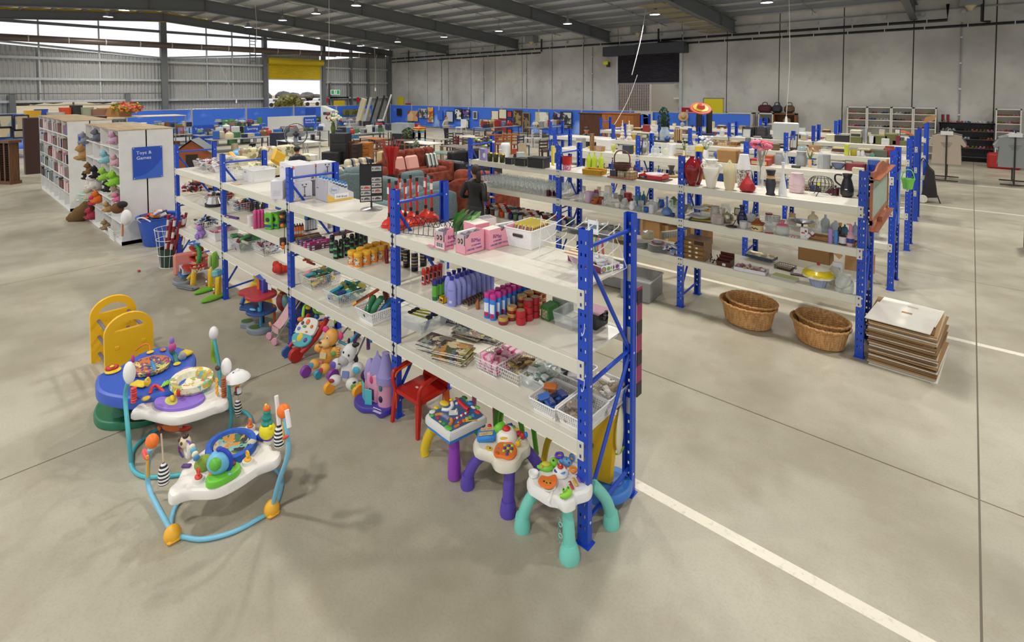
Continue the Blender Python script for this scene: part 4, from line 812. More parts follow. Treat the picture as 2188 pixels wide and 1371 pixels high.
t=MB('#55267a');t.bz(0,0,0,.28,.035,.025);t.m('#cfc0dc').bz(.05,-.001,.006,.1,0,.018);ob('purple_box',t,loc=G('A3',960,755,Z2),rz=.2,label='long purple box lying at the shelf edge right of the post',cat='box')
for a,y,w_,d,lab,cols in((590,540,.3,.38,'wire basket of dark goods and a silver pan, fourth bay',['#3a3a40','#1f1f24','#a02f34','#5b5b66','#777']),(1080,640,.34,.4,'wire basket of red and blue bottles, third bay',['#b02a36','#2a4a9a','#c9ccd2','#a83a44','#2f8a6a'])):
 P=G('A3',a,y,Z2)+V((.06,.2,0));wbasket('wire_basket','white '+lab,P,w_,d,.12,nx=10,ny=10,nz=4)
 t=MB();clump(t,(0,0,.03),(w_*.72,d*.72,.11),[m(c,.3)for c in cols],46,(.035,.06),.7);ob('basket_goods',t,loc=P,label='mixed goods heaped in the '+lab.replace('wire basket of ','').split(',')[0]+' basket',cat='goods',kind='stuff')
P=G('A3',690,575,Z2)+V((0,.08,0));t=MB(m('#c9c6c2',.2,.8));t.lathe([(.06,.03),(.13,.045),(.09,.14),(0,.145)],20,(0,0,0),1.1,.8);t.m('#151517').cyl((0,0,0),.125,.045,20);ob('silver_pan_lid',t,loc=P,label='shiny silver domed lid on black base in front of the wire basket',cat='lid')
t=MB();clump(t,(0,0,0),(.32,.3,.16),[m('#8c1f2b',.3),m('#1d1b1f',.4),m('#e7d9dc',.3),m('#a82a35',.3)],60,(.03,.06),.6);t.m('#222024').tube([(-.2,-.1,.07),(.15,-.08,.08)],.035,10);ob('plaid_bags',t,loc=G('A3',230,340,Z2)+V((0,.2,0)),label='heap of red and black wrapped bags at the far end of shelf',cat='bags',kind='stuff')
# padlock-like orange torches hanging on the third post
t=MB(m('#4b3d2a',.6));t.tube([(0,0,0),(.01,-.01,-.45)],.004,4)
for k,z in enumerate((-0,-.08,-.1,-.3,-.34)):t.m('#26221f').cyl((0,-.02,z-.01),.035,.035,12);t.m('#e0752a').ell((.005*k,-.03,z-.03),(.03,.02,.024),10,6)
ob('hanging_torches',t,loc=(-3.96,-.04,1.5),label='string of orange and black head torches hanging on the third post',cat='torch')
# near rack, lower shelf
def book_stack(P,rz,w_,d,n,cols,lab,spread=.02):
 for i in range(n):
  t=MB(m('#e6e1d6',.6));t.bz(-w_/2+.002,-d/2,0,w_/2,d/2,.0075);t.m(cols[i%len(cols)]);t.bz(-w_/2,-d/2-.001,.007,w_/2+.001,d/2,.0088);t.bz(-w_/2,-d/2-.001,-.0005,w_/2+.001,d/2,.0005)
  ob('picture_book',t,loc=P+V((U(-spread,spread),U(-spread,spread),.0005+i*.0095)),rz=rz+U(-.09,.09),label='%s, %s from the bottom'%(lab,ORD[i]),cat='book',group=lab+'s')
pp=[patches(['#4c5a34','#a39a4e','#7a3a22','#d8c7a2','#2c3a24','#c98a3e','#5a6e8a'],16,.3),patches(['#2c3350','#8a6a5a','#c8b9a0','#47331f','#77816a'],18,.3),patches(['#d8d4dc','#39415e','#6b5a80','#8f8f7a'],14,.3)]
book_stack(G('c',410,545,Z3)+V((0,.08,0)),R(15),.27,.2,7,[pp[1],pp[2]],'picture book in the left stack')
book_stack(G('c',560,620,Z3)+V((0,.07,0)),R(20),.27,.2,9,[pp[0]],'picture book with dog cover in the middle stack')
book_stack(G('c',700,440,Z3)+V((0,.1,0)),R(14),.28,.22,6,[pp[0],pp[1]],'picture book with orchard cover in the back stack')
book_stack(G('c',850,470,Z3)+V((0,.12,0)),R(14),.26,.2,6,[pp[2],pp[1]],'picture book in the stack behind the pink soaps')
def put_basket(name,lab,P,w_,d,h,kind,fill=None,flab=None,fcat='packets',rz=0,fn=40,fs=(.03,.055),**k):
 if kind=='perf':r_=thing(name,lab,'basket',P,rz);t=MB(WPL);basket(t,w_,d,h,.8,12,5,int(12*d/w_),.5);ob('basket_body',t,r_)
 elif kind=='clear':r_=thing(name,lab,'tub',P,rz);t=MB(CLRP);basket(t,w_,d,h,.85,1,1,1,.001);ob('tub_body',t,r_)
 elif kind=='tub':r_=thing(name,lab,'tub',P,rz);t=MB(m('#dfe1e0',.35));basket(t,w_,d,h,.85,1,1,1,.001);ob('tub_body',t,r_)
 else:r_=wbasket(name,lab,P,w_,d,h,rz,**k)
 if fill:
  t=MB();clump(t,(0,0,h*.25),(w_*.66,d*.7,h*.95),[mt(c)for c in fill],fn,fs,.5);ob('basket_goods',t,loc=P,rz=rz,label=flab,cat=fcat,kind='stuff')
 return r_
P1=G('c',850,735,Z3)+V((-.01,.2,0));put_basket('wire_basket','white wire basket heaped with pink soap packs',P1,.24,.38,.11,'wire',nx=12,ny=14,nz=4)
for i in range(26):
 t=MB(m(['#d9699a','#e58ab2','#cf4f86','#efb3cc'][i%4],.35));t.box((0,0,0),(.075,.05,.035),.01);t.m('#e9c6d4').box((0,0,0),(.03,.052,.036));x,y,q=((i%3)-1)*.065,((i//3)%4-1.5)*.085,i//12
 ob('pink_soap',t,loc=P1+V((x+U(-.01,.01),y,.035+q*.042)),rot=(U(-.3,.3),U(-.3,.3),U(-.5,.5)),label='pink wrapped soap pack in the white wire basket on the lowest shelf',cat='soap',group='pink soap packs')
put_basket('wire_basket','white wire basket with bamboo sticks, right of the pink soaps',G('c',1010,800,Z3)+V((0,.2,0)),.22,.36,.1,'wire',[m('#c9b075'),m('#6a5230'),m('#b89a5c')],'bundled bamboo sticks in the wire basket beside the pink soaps','sticks',fn=22,fs=(.012,.05),nx=10,ny=12,nz=3)
put_basket('clear_tub','clear tub of white plastic bags on the lowest shelf',G('c',1180,850,Z3)+V((.02,.18,0)),.24,.34,.1,'clear',[m('#eef0f0',.3),glass('#dfe9e4',.5,.2),m('#7fa38c',.4),m('#e3e6e6',.3)],'crumpled white and green plastic bags in the clear tub','bags',fn=40)
put_basket('white_basket','pierced white basket holding blue packets, front left of four',G('c',1290,1055,Z3)+V((0,.15,0)),.22,.3,.1,'perf',[m('#2c3f80',.3),m('#3a6ab5',.3),m('#2a3052',.4),m('#b5652e',.4)],'blue and orange card packets in the front left pierced basket',fn=12,fs=(.04,.06))
put_basket('white_basket','pierced white basket holding wooden pegs, nearest the end post',G('c',1480,1150,Z3)+V((.015,.16,0)),.23,.3,.1,'perf',[m('#c9bda6'),m('#a89880'),m('#8c8378')],'pale wooden pegs in the pierced basket nearest the post','pegs',fn=14,fs=(.02,.07))
put_basket('white_basket','pierced white basket with dark cards, behind the blue packets',G('c',1480,830,Z3)+V((0,.12,0)),.22,.26,.1,'perf',[m('#4a4650'),m('#b8b4bc'),m('#2c2a30'),m('#8a8690')],'dark boxed items in the pierced basket behind the post',fn=14,fs=(.04,.06))
put_basket('white_basket','pierced white basket at the far right corner of the lowest shelf',G('c',1700,985,Z3)+V((0,.14,0)),.22,.28,.1,'perf',[m('#b7a88c'),m('#d8d2c6'),m('#9a8a70')],'pale wooden spatulas in the right corner basket','spatulas',fn=12,fs=(.02,.07))
for i,(a,y,lab)in enumerate(((520,340,'left'),(640,400,'right'))):
 r_=thing('card_rack','wire rack of grey note cards at back of lowest shelf, '+lab,'card rack',G('c',a,y,Z3)+V((0,.12,0)),R(20-10*i));t=MB(BWIRE);t.tube([(-.07,-.05,.005),(.16,-.05,.005),(.16,.06,.005),(-.07,.06,.005)],.003,4,True);t.tube([(-.07,-.05,0),(-.1,-.05,.12)],.003,4);ob('wire_base',t,r_)
 for k in range(9):t=MB('#c9ccd2'if k%2 else '#aeb3bb');t.T=Matrix.Translation((-.06+k*.022,0,.008))@Euler((0,-.2 if i==0 else-.04,0)).to_matrix().to_4x4();t.bz(0,-.05,0,.005,.05,.13);ob('card',t,r_)
# second bay
P1=G('c',270,405,Z3)+V((-.08,.2,0));put_basket('clear_tub','wide clear plastic tub with yellow and black brushes, beside middle post',P1,.42,.34,.12,'clear')
for i in range(3):
 r_=thing('dish_brush','yellow brush with black bristles in the wide clear tub, '+['front','middle','back'][i],'brush',P1+V((.02,-.05+i*.05,.1+.006*i)),R(10+8*i));t=MB(m('#b5b02a',.4));t.box((0,0,0),(.24,.022,.014),.005);ob('handle',t,r_);t=MB('#1c1c1e');t.ell((.13,0,.01),(.04,.022,.018),10,6);t.ell((-.1,0,.008),(.03,.02,.014),10,6);ob('bristles',t,r_)
put_basket('white_basket','pierced white basket of rolled green and red bags, second bay',G('A6',1340,1080,Z3)+V((-0,.17,0)),.27,.34,.13,'perf');P1=G('A6',1340,1080,Z3)+V((0,.17,0))
for i,(c,x,y,z,rx,rz,l)in enumerate((('#2f6e4a',-.02,-.08,.14,.5,.3,'upright green'),('#3a7a55',.05,-.05,.15,.7,-.5,'long slanting green'),('#a0303e',-.08,-.03,.12,.3,.8,'front red'),('#2f6f9a',.09,.02,.12,.5,-.2,'blue'),('#8f2a36',.1,.08,.13,.6,-.6,'rear red'),('#6a2a2a',0,.1,.15,.4,1.2,'maroon'))):
 t=MB(m(c,.2));t.tube(cr([(0,-.1,-.04),(0,-.03,0),(0,.05,.02),(0,.1,.03)],4),[.012]+[.03]*10+[.02,.01],10);ob('rolled_bag',t,loc=P1+V((x,y,z)),rot=(rx,0,rz),label=l+' rolled net bag in the pierced white basket',cat='bag')
t=MB('#c0562a');t.bz(-.02,-.14,0,.02,.14,.012);t.m('#3a2a22').bz(-.015,-.1,.012,.015,.02,.014);t.m('#e3a83a').bz(-.02,-.14,.012,.02,-.1,.014);ob('orange_card',t,loc=P1+V((-.16,-.03,.17)),rot=(.5,.2,-.5),label='orange and black carded tool leaning on the pierced basket',cat='card')
put_basket('wire_basket','white mesh basket of blue sponges and scourers, second bay',G('A6',830,800,Z3)+V((-.04,.2,0)),.3,.38,.13,'wire',[m('#3d8fa8',.8),m('#2a3f86',.4),m('#d9cf5a',.6),m('#2f6a40',.6),m('#3aa0b8',.8)],'teal and yellow sponges with blue brushes in the mesh basket','sponges',fn=44,fs=(.04,.065),nx=18,ny=18,nz=8,r=.0013)
put_basket('wire_basket','white mesh basket of yellow and green cloths behind the third post',G('A6',400,520,Z3)+V((-.05,.2,0)),.3,.38,.13,'wire',[m('#5f9a6a',.8),m('#d9c36a',.8),m('#4f9aa8',.8),m('#e0a0a0',.8)],'folded coloured cloths in the mesh basket by the third post','cloths',fn=40,fs=(.04,.07),nx=16,ny=16,nz=7,r=.0013)
t=MB();clump(t,(0,0,.02),(.3,.3,.1),[m('#9ac878',.3),m('#a8c3e8',.3),m('#e8df9a',.3),m('#c0343a',.4),m('#e9ecef',.3)],36,(.04,.07),.4);ob('bagged_cloths',t,loc=G('A6',330,330,Z3)+V((0,.24,.14)),label='heap of pastel bagged cloths above the mesh basket by the third post',cat='cloths',kind='stuff')
# third bay
t=MB(m('#cf3a2c',.9,noise=.3,bump=.5));[t.ell((U(-.09,.09),U(-.05,.05),.04+U(0,.05)),(.05,.04,.045),10,6)for _ in range(12)];ob('red_duster',t,loc=G('A4',1580,1000,Z3)+V((-.02,.04,0)),label='fluffy bright red duster lying beside the third post',cat='duster')
put_basket('clear_tub','translucent tub of green and maroon bags behind the fourth post',G('A4',960,680,Z3)+V((-.1,.2,0)),.44,.36,.14,'clear',[m('#4f9a5a',.5),m('#7a1f30',.4),m('#c9c6b8',.4),m('#3d8a4a',.5),m('#5f5a66',.4)],'green and maroon mesh bags in the translucent tub','bags',fn=30,fs=(.05,.08))
put_basket('wire_basket','white wire basket of white tubes on the lowest shelf, third bay',G('A4',1290,730,Z3)+V((-.02,.2,0)),.34,.36,.13,'wire',[m('#e8e6e8',.4),m('#8a3a4a',.4),m('#3f5aa0',.4),m('#dcdadf',.4)],'white tubes and packs in the lowest wire basket, third bay','tubes',fn=34,nx=10,ny=12,nz=4)
put_basket('white_tub','white open tub of pink packs, lowest shelf of farthest bay',G('A4',610,520,Z3)+V((-.12,.2,0)),.42,.34,.12,'tub',[m('#e07a9a',.4),m('#f0b4c4',.4),m('#c85a80',.4)],'pink packs in the white open tub',fn=26)
put_basket('wire_basket','white wire basket of black and blue items at the far end, lowest',G('A4',300,350,Z3)+V((.05,.22,0)),.4,.34,.13,'wire',[m('#26262b',.4),m('#3a6ab0',.4),m('#c8cad0',.3),m('#1c1c20',.4)],'black and blue items in the far end wire basket','goods',fn=44,nx=10,ny=10,nz=4)
t=MB(m('#9b7ac0',.9,bump=.3));t.ell((0,0,.07),(.07,.06,.07),12,7);t.ell((.03,-.03,.15),(.05,.045,.045),12,7);[t.ell(q,(.03,.025,.04),8,5)for q in((-.06,-.03,.03),(.07,-.03,.03),(-.03,-.06,.02),(.05,-.07,.02))];t.m('#e39ab0').ell((-.04,-.05,.17),(.03,.02,.025),8,5);ob('plush_toy',t,loc=G('A4',430,465,Z3)+V((0,.05,0)),label='purple and pink soft toy on the lowest shelf, farthest bay',cat='soft toy')
# magenta card strip on the rear end post
t=MB('#96265c');t.bz(0,-.02,-.78,.004,.05,0);t.m('#2a1a26');[t.bz(-.001,-.02,-.12-.22*k,.005,.05,-.02-.22*k)for k in range(4)];ob('hanging_strip',t,loc=(.004,.63,1.47),label='magenta and black card strip hanging behind the near rack end post',cat='card strip')
def E(t,mat,c,d,rot=None,n=14,k=9):
 t.m(mt(mat));T0=t.T
 if rot:t.T=T0@Matrix.Translation(c)@Euler(rot).to_matrix().to_4x4();t.ell((0,0,0),d,n,k);t.T=T0
 else:t.ell(c,d,n,k)
 return t
def Bx(t,mat,c,d,rot=None,ch=.004):
 t.m(mt(mat));T0=t.T
 if rot:t.T=T0@Matrix.Translation(c)@Euler(rot).to_matrix().to_4x4();t.box((0,0,0),d,ch);t.T=T0
 else:t.box(c,d,ch)
 return t
def Tb(t,mat,pts,r,n=10,s=5,closed=False):t.m(mt(mat));t.tube(cr(pts,s,closed)if s>1 else pts,r if not isinstance(r,list)else[r[min(len(r)-1,int(i*len(r)/((len(pts)-1)*s+1)))]for i in range((len(pts)-1)*s+1)],n,closed);return t
def part(name,root,fn,*a,**k):t=MB();fn(t,*a,**k);return ob(name,t,root)
def outl(code,pts,z,O,s=5):return[(x-O.x,y-O.y)for x,y in cr2([(lambda q:(q.x,q.y))(G(code,a,b,z))for a,b in pts],s)]
def slab(t,mat,poly,z0,z1,bev=.02,dome=0):
 t.m(mt(mat));k=len(poly);cx_=sum(p[0]for p in poly)/k;cy_=sum(p[1]for p in poly)/k;rad=sum(math.hypot(p[0]-cx_,p[1]-cy_)for p in poly)/k
 L_=[(1-bev*.5/rad,z0),(1,z0+bev*.4),(1,z1-bev),(1-bev*.3/rad,z1-bev*.3),(1-bev/rad,z1)]
 if dome:L_+=[(.6,z1+dome*.7),(.25,z1+dome)]
 vs=[(cx_+(p[0]-cx_)*s,cy_+(p[1]-cy_)*s,z)for s,z in L_ for p in poly];F=[(j*k+i,j*k+(i+1)%k,(j+1)*k+(i+1)%k,(j+1)*k+i)for j in range(len(L_)-1)for i in range(k)]
 t.add(vs,F,True);t.add(vs[:k],[tuple(range(k))[::-1]]);t.add(vs[-k:],[tuple(range(k))])
def leg_curve(t,mat,a,b,r0,r1,out=0,foot=None):
 a,b=V(a),V(b);md=(a+b)/2+V(((b-a).x*.18,(b-a).y*.18,.03));P=cr([a,md,b+V((0,0,.06)),b],5);n=len(P);t.m(mt(mat));t.tube(P,[r0+(r1-r0)*i/(n-1)for i in range(n)],12)
 if foot:t.lathe([(foot,0),(foot*1.05,.02),(foot*.95,.06),(r1,.1)],14,tuple(b))
# three activity tables at the near end
O=V((-1.14,-.05,0));r_=thing('activity_table','square blue and white toy activity table with purple leg, beside the red chair','activity table',O)
pl=outl('T5',[(300,560),(700,370),(1080,150),(1200,190),(1420,370),(1640,540),(1660,620),(1300,800),(900,990),(820,990),(560,800)],.415,O)
part('table_top',r_,lambda t:(slab(t,'#d9d9d6',pl,.345,.41,.025),slab(t,'#2f7fd0',[(x*.96,y*.96)for x,y in pl],.325,.347,.01)))
part('play_panel',r_,lambda t:slab(t,'#3c5f8e',[(x*.88,y*.88)for x,y in pl],.408,.413,.003))
def toys5(t):
 def g(a,b):q=G('T5',a,b,.415)-O;return(q.x,q.y,.415)
 for c,pts,r in(('#f0f0f2',[(680,470),(820,480),(910,400),(900,320)],.014),('#c4242e',[(1060,290),(1130,360),(1200,430),(1280,480)],.018),('#d98a3a',[(520,600),(640,575),(720,600)],.012),('#7d7f9a',[(700,600),(780,640),(850,700)],.017),('#d98a3a',[(880,690),(900,740),(860,820)],.014),('#e8742a',[(960,870),(1060,820)],.011)):Tb(t,c,[g(*q)for q in pts],r)
 for i in range(7):a,b=970+i*48,690-i*26;E(t,'#c4242e'if i%2==0 else '#f0f0f0',g(a,b),(.009,.011,.011))
 for i,c in enumerate(('#b03226','#d9702a','#d6b53a','#7fae4a','#4f8cc0')):a,b=1100+i*70,760-i*38;Bx(t,c,g(a,b),(.026,.034,.012),(0,0,.9))
 for a,b,c,d in((730,330,'#e0c22e',(.045,.03,.012)),(890,250,'#e0c22e',(.016,.016,.01)),(550,430,'#e0c22e',(.022,.016,.01)),(460,520,'#dfe3e0',(.024,.024,.006)),(590,660,'#c4242e',(.014,.014,.008)),(720,780,'#3d9a3c',(.018,.014,.006)),(820,880,'#5cb83a',(.035,.022,.008)),(450,600,'#5cb83a',(.018,.018,.006)),(1190,200,'#4fae3c',(.03,.016,.008)),(1480,420,'#5cc03a',(.024,.014,.008)),(1480,530,'#c8303a',(.03,.018,.01)),(1320,330,'#3a78c4',(.03,.024,.014)),(1020,220,'#a05a3a',(.022,.012,.004)),(1240,290,'#3fae3a',(.008,.008,.012)),(1380,420,'#d8dce4',(.026,.012,.008)),(640,740,'#e0c22e',(.014,.01,.003))):E(t,c,g(a,b),d)
 Bx(t,'#d7d7d2',g(940,540),(.07,.06,.006),(0,0,.8));Bx(t,'#eef0f0',g(1000,520),(.012,.03,.04),(0,0,.5));Bx(t,'#d8dade',g(1010,340),(.022,.018,.02),(0,0,.5));Bx(t,'#e7b82a',g(1250,730),(.15,.01,.006),(0,0,.92))
part('toy_controls',r_,toys5)
def lg(c,a,b,r0,r1,foot=None):t=MB();leg_curve(t,c,V(a)-V((O.x,O.y,0)),V(b)-V((O.x,O.y,0)),r0,r1,foot=foot);ob('leg',t,r_)
t=MB(m('#8d3fae',.3));t.lathe([(.035,0),(.048,.01),(.05,.08),(.042,.2),(.036,.34)],18,(-1.065-O.x,-.145-O.y,0));ob('leg',t,r_)
lg('#e0bf22',(-1.24,-.1,.34),(-1.42,-.13,0),.04,.034);lg('#4fae3a',(-1.04,.02,.34),(-.9,.14,0),.04,.034);lg('#d9762a',(-1.26,.1,.34),(-1.4,.26,0),.036,.03)
# second table: cream cloud shape, purple legs
O=V((-.64,-.03,0));r_=thing('activity_table','cream cloud-shaped toy activity table on three purple legs','activity table',O)
pl=outl('T6',[(110,560),(240,420),(520,330),(820,240),(1060,330),(1260,500),(1300,680),(1160,800),(1080,950),(950,1060),(720,1080),(560,1010),(470,860),(330,800),(160,740)],.41,O)
CRM=m('#ddd6c5',.35);part('table_top',r_,lambda t:slab(t,CRM,pl,.33,.405,.03))
def toys6(t):
 def g(a,b,z=.41):q=G('T6',a,b,z)-O;return V((q.x,q.y,z))
 p=g(390,540);Bx(t,'#2f80cc',p+V((0,0,.02)),(.13,.1,.05),(.1,-.15,.65),.014)
 for q in(-.022,.022):Bx(t,patches(['#cfc39a','#c98a3a','#8a8f5a'],60),p+V((-q*.6,q,.048)),(.1,.032,.006),(.1,-.15,.65))
 E(t,'#c4242e',p+V((-.02,.05,.055)),(.016,.016,.01))
 p=g(800,520);t.m(mt('#ece8dd'));t.lathe([(.08,0),(.075,.03),(.05,.06),(.045,.062)],20,tuple(p+V((0,0,-.005))));E(t,'#c42a2a',p+V((0,0,.058)),(.03,.03,.024));E(t,'#d9b53a',p+V((.03,-.055,.03)),(.03,.01,.012),(0,0,.7));E(t,'#4f9a3a',p+V((-.07,0,.03)),(.018,.03,.024))
 pl2=outl('T6',[(540,800),(620,650),(800,610),(960,660),(1020,780),(980,920),(860,970),(700,930),(570,910)],.42,O);slab(t,'#e0702a',pl2,.405,.425,.01)
 k=0
 for a,b in((775,690),(855,700),(925,705),(765,750),(840,760),(915,765),(750,810),(830,820),(905,825),(815,880)):E(t,'#a4cc4a'if k%2==0 else '#4a3f8a',g(a,b,.428),(.011,.011,.008));k+=1
 E(t,'#b5521a',g(610,850,.426),(.018,.012,.006));E(t,'#3a78b8',g(635,750,.426),(.006,.006,.004));E(t,'#d9b53a',g(440,760,.406),(.03,.022,.004));E(t,'#2a2a35',g(460,755,.41),(.006,.006,.004))
 Tb(t,'#6fc23a',[g(600,420,.43),g(640,330,.47),g(740,280,.47)],.028);E(t,'#f0f0ea',g(760,250,.47),(.02,.02,.02))
 for i,c in enumerate(('#3a5f9a','#6fa04a','#d9b53a','#a3343a','#c4242e')):Bx(t,c,g(880+i*62,285+i*52,.425),(.035,.04,.02),(0,0,-.5))
 E(t,'#2f78c8',g(1210,480,.43),(.015,.015,.022));E(t,'#c4242e',g(1140,500,.43),(.015,.015,.022));Tb(t,'#8fcc3a',[g(1060,600,.42),g(1070,560,.44),g(1100,520,.45)],.004);Bx(t,'#ecc022',g(1045,660,.425),(.028,.026,.03))
part('toy_controls',r_,toys6)
PU=m('#5a45a8',.35)
def lg(c,a,b,r0,r1,foot=None):t=MB();leg_curve(t,c,V(a)-V((O.x,O.y,0)),V(b)-V((O.x,O.y,0)),r0,r1,foot=foot);ob('leg',t,r_)
lg(PU,(-.56,-.09,.33),(-.55,-.125,0),.036,.045,.056);lg(PU,(-.76,-.08,.33),(-.93,-.14,0),.036,.04,.05);lg(PU,(-.58,.08,.34),(-.5,.2,0),.036,.04,.05)
# third table: white with teal legs, half behind the near post
O=V((-.16,-.03,0));r_=thing('activity_table','white toy activity table with animals and mint green legs, nearest','activity table',O)
pl=outl('T7',[(150,680),(330,580),(520,400),(640,230),(850,240),(1080,330),(1330,560),(1430,800),(1360,980),(1130,1060),(1080,1160),(900,1220),(740,1130),(560,1090),(330,950),(190,850)],.41,O)
part('table_top',r_,lambda t:slab(t,'#e8e7e3',pl,.335,.405,.03))
def toys7(t):
 def g(a,b,z=.41):q=G('T7',a,b,z)-O;return V((q.x,q.y,z))
 t.m(mt('#f0f0ee'));t.lathe([(.03,0),(.032,.02),(.024,.02),(.02,.008),(0,.006)],18,tuple(g(275,680)))
 t.lathe([(.045,0),(.045,.012),(.04,.014)],20,tuple(g(570,900)));E(t,'#4f9a3a',g(560,880,.424),(.04,.036,.01));E(t,'#2a3a78',g(560,860,.43),(.042,.038,.01));slab(t,'#e8742e',outl('T7',[(360,800),(430,700),(560,720),(700,680),(740,800),(660,930),(540,950),(420,900)],.44,O),.436,.447,.006)
 E(t,'#d88a2a',g(550,810,.448),(.028,.024,.004))
 for a,b in((480,800),(600,835)):E(t,'#1c1714',g(a,b,.452),(.006,.006,.003))
 E(t,'#3a2416',g(530,830,.454),(.007,.004,.003))
 t.m(mt('#eceae6'));p=g(800,650);t.lathe([(.05,0),(.05,.012),(.03,.035),(0,.04)],22,tuple(p));
 for i,c in enumerate(('#5a3f9a','#4f9ad0','#c4343a','#d9a83a')):a=-2+i*1.57;E(t,c,p+V((.028*cos(a),.028*sin(a),.027)),(.018,.018,.005))
 E(t,'#c42a34',p+V((0,0,.045)),(.02,.02,.012));E(t,'#e0b04a',p+V((0,0,.055)),(.007,.007,.005))
 p=g(520,520,.42);E(t,'#7fc63a',p,(.05,.035,.022),(0,0,.6));E(t,'#c9c23a',p+V((0,-0,.02)),(.03,.022,.01),(0,0,.6));E(t,'#7fc63a',g(670,430,.435),(.03,.025,.028));E(t,'#22241c',g(660,395,.462),(.007,.007,.005));E(t,'#7fc63a',g(390,530,.42),(.02,.012,.012));[E(t,'#e08a3a',g(a,b,.435),(.008,.008,.006))for a,b in((450,520),(500,460),(540,450))]
 E(t,'#5a90c8',g(920,420,.43),(.035,.028,.025));E(t,'#6fa4d8',g(1030,340,.435),(.024,.016,.026));E(t,'#e0862e',g(1020,360,.45),(.008,.006,.008));E(t,'#5a90c8',g(820,410,.425),(.02,.016,.014));E(t,'#1c1c22',g(920,375,.452),(.005,.005,.004));E(t,'#1c1c22',g(970,440,.45),(.005,.005,.004))
 Tb(t,'#6a4ab8',[g(720,330,.43),g(830,330,.43),g(830,260,.43),g(730,260,.43)],.009,closed=True);t.m(mt('#e0862e'));p=g(1050,570,.425);t.tube([(p.x+.02*cos(a),p.y+.02*sin(a),p.z)for a in[q*PI/6 for q in range(12)]],.008,8,True)
 for i,c in enumerate(('#a8444a','#d8b03a','#7a4a9a','#4f9ad0')):a,b=1010+i*70,880-i*70;Bx(t,c,g(a,b,.418),(.02,.07,.012),(0,0,.95),.006);E(t,'#efefef',g(a-40,b-40,.426),(.004,.004,.004))
 Tb(t,'#8fd03a',[g(790,1090,.425),g(880,1080,.43),g(970,1020,.44),g(940,960,.44)],[.012,.018,.02,.014]);[E(t,'#8fd03a',g(a,b,.458),(.011,.011,.011))for a,b in((860,970),(950,935))];[E(t,'#16181a',g(a,b-8,.468),(.005,.005,.004))for a,b in((860,970),(950,935))]
 Bx(t,'#f2f2f2',g(600,1090,.412),(.014,.075,.004),(0,0,.35))
part('toy_controls',r_,toys7)
TE=m('#79cdbd',.4)
def lg(c,a,b,r0,r1,foot=None):t=MB();leg_curve(t,c,V(a)-V((O.x,O.y,0)),V(b)-V((O.x,O.y,0)),r0,r1,foot=foot);return ob('leg',t,r_)
l1=lg(TE,(-.09,-.1,.34),(-.045,-.13,0),.034,.044,.062);lg(TE,(-.28,-.07,.34),(-.4,-.155,0),.036,.042,.052);lg(TE,(-.02,.1,.34),(.02,.25,0),.036,.042,.052)
t=MB(TE)
for i,z in enumerate((.27,.235,.2,.165,.13)):
 x,y=.075+.012*(i%2),-.142-.012
 if i%2:t.tube([(x+.012*cos(a),y,z+.014*sin(a))for a in[q*PI/5 for q in range(10)]],.003,5,True)
 else:t.tube([(x-.01,y,z-.01),(x+.01,y,z-.01),(x,y,z+.012)],.003,5,True)
ob('embossing',t,r_)
# red and orange child chair
O=V((-1.78,.12,0));r_=thing('child_chair','red and orange plastic child armchair under the near rack','chair',O,R(0));RED=m('#b52218',.3);ORG=m('#e0641c',.35)
W,D,SH=.17,.16,.29
part('seat',r_,lambda t:(slab(t,RED,[(x,y)for x,y in rrect(2*W,2*D,.04)],SH-.03,SH,.012),Bx(t,'#e6e2dc',(-.03,-.02,SH+.001),(.03,.02,.002))))
for sx in(-1,1):
 for sy in(-1,1):
  t=MB(RED if sy<0 and sx>0 else ORG if sy>0 else RED);x,y=sx*W*.9,sy*D*.92;t.add([(x-.022,y-.018,SH-.02),(x+.022,y-.018,SH-.02),(x+.022,y+.018,SH-.02),(x-.022,y+.018,SH-.02),(x*1.14-.014,y*1.2-.012,0),(x*1.14+.014,y*1.2-.012,0),(x*1.14+.014,y*1.2+.012,0),(x*1.14-.014,y*1.2+.012,0)],[(0,1,2,3),(4,7,6,5),(0,4,5,1),(1,5,6,2),(2,6,7,3),(3,7,4,0)])
  t.m(ORG);t.bz(x*1.02-sx*.022-.003,y-.02,SH-.16,x*1.02-sx*.022+.003,y-.012,SH-.03);ob('leg',t,r_)
 t=MB();Tb(t,RED,[(sx*W*.95,-D*.95,SH-.02),(sx*W*1.08,-D*1,SH+.1),(sx*W*1.12,-D*.7,SH+.15),(sx*W*1.1,D*.6,SH+.17),(sx*W*.95,D*1,SH+.2)],.017);Tb(t,ORG,[(sx*W*1.02,-D*.92,SH+.09),(sx*W*1.06,-D*.6,SH+.13),(sx*W*1.04,D*.6,SH+.15)],.01);ob('armrest',t,r_)
t=MB(RED);t.grid(lambda u,v:(W*(2*u-1)*(1-.12*v),D*.95+.05*v+.02*(1-(2*u-1)**2),SH-.02+.27*v+.03*v*(1-(2*u-1)**2)),10,8)
for k in range(5):t.bz(-.1+k*.05-.006,D+.03,SH+.03,-.1+k*.05+.006,D+.06,SH+.2)
ob('backrest',t,r_)
O=V((-2.25,0,0));r_=thing('toy_castle','pink and lilac toy castle with two towers by the second post','toy castle',O,R(12));CP=m('#dd9fb8',.45);CL=m('#9a92c8',.45);CT=m('#56b8c4',.4)
part('base',r_,lambda t:(slab(t,'#4a3fa0',cr2([(-.2,-.1),(-.05,-.16),(.06,-.12),(.17,-.13),(.19,.05),(.1,.16),(-.16,.16),(-.22,.03)]),0,.05,.012)))
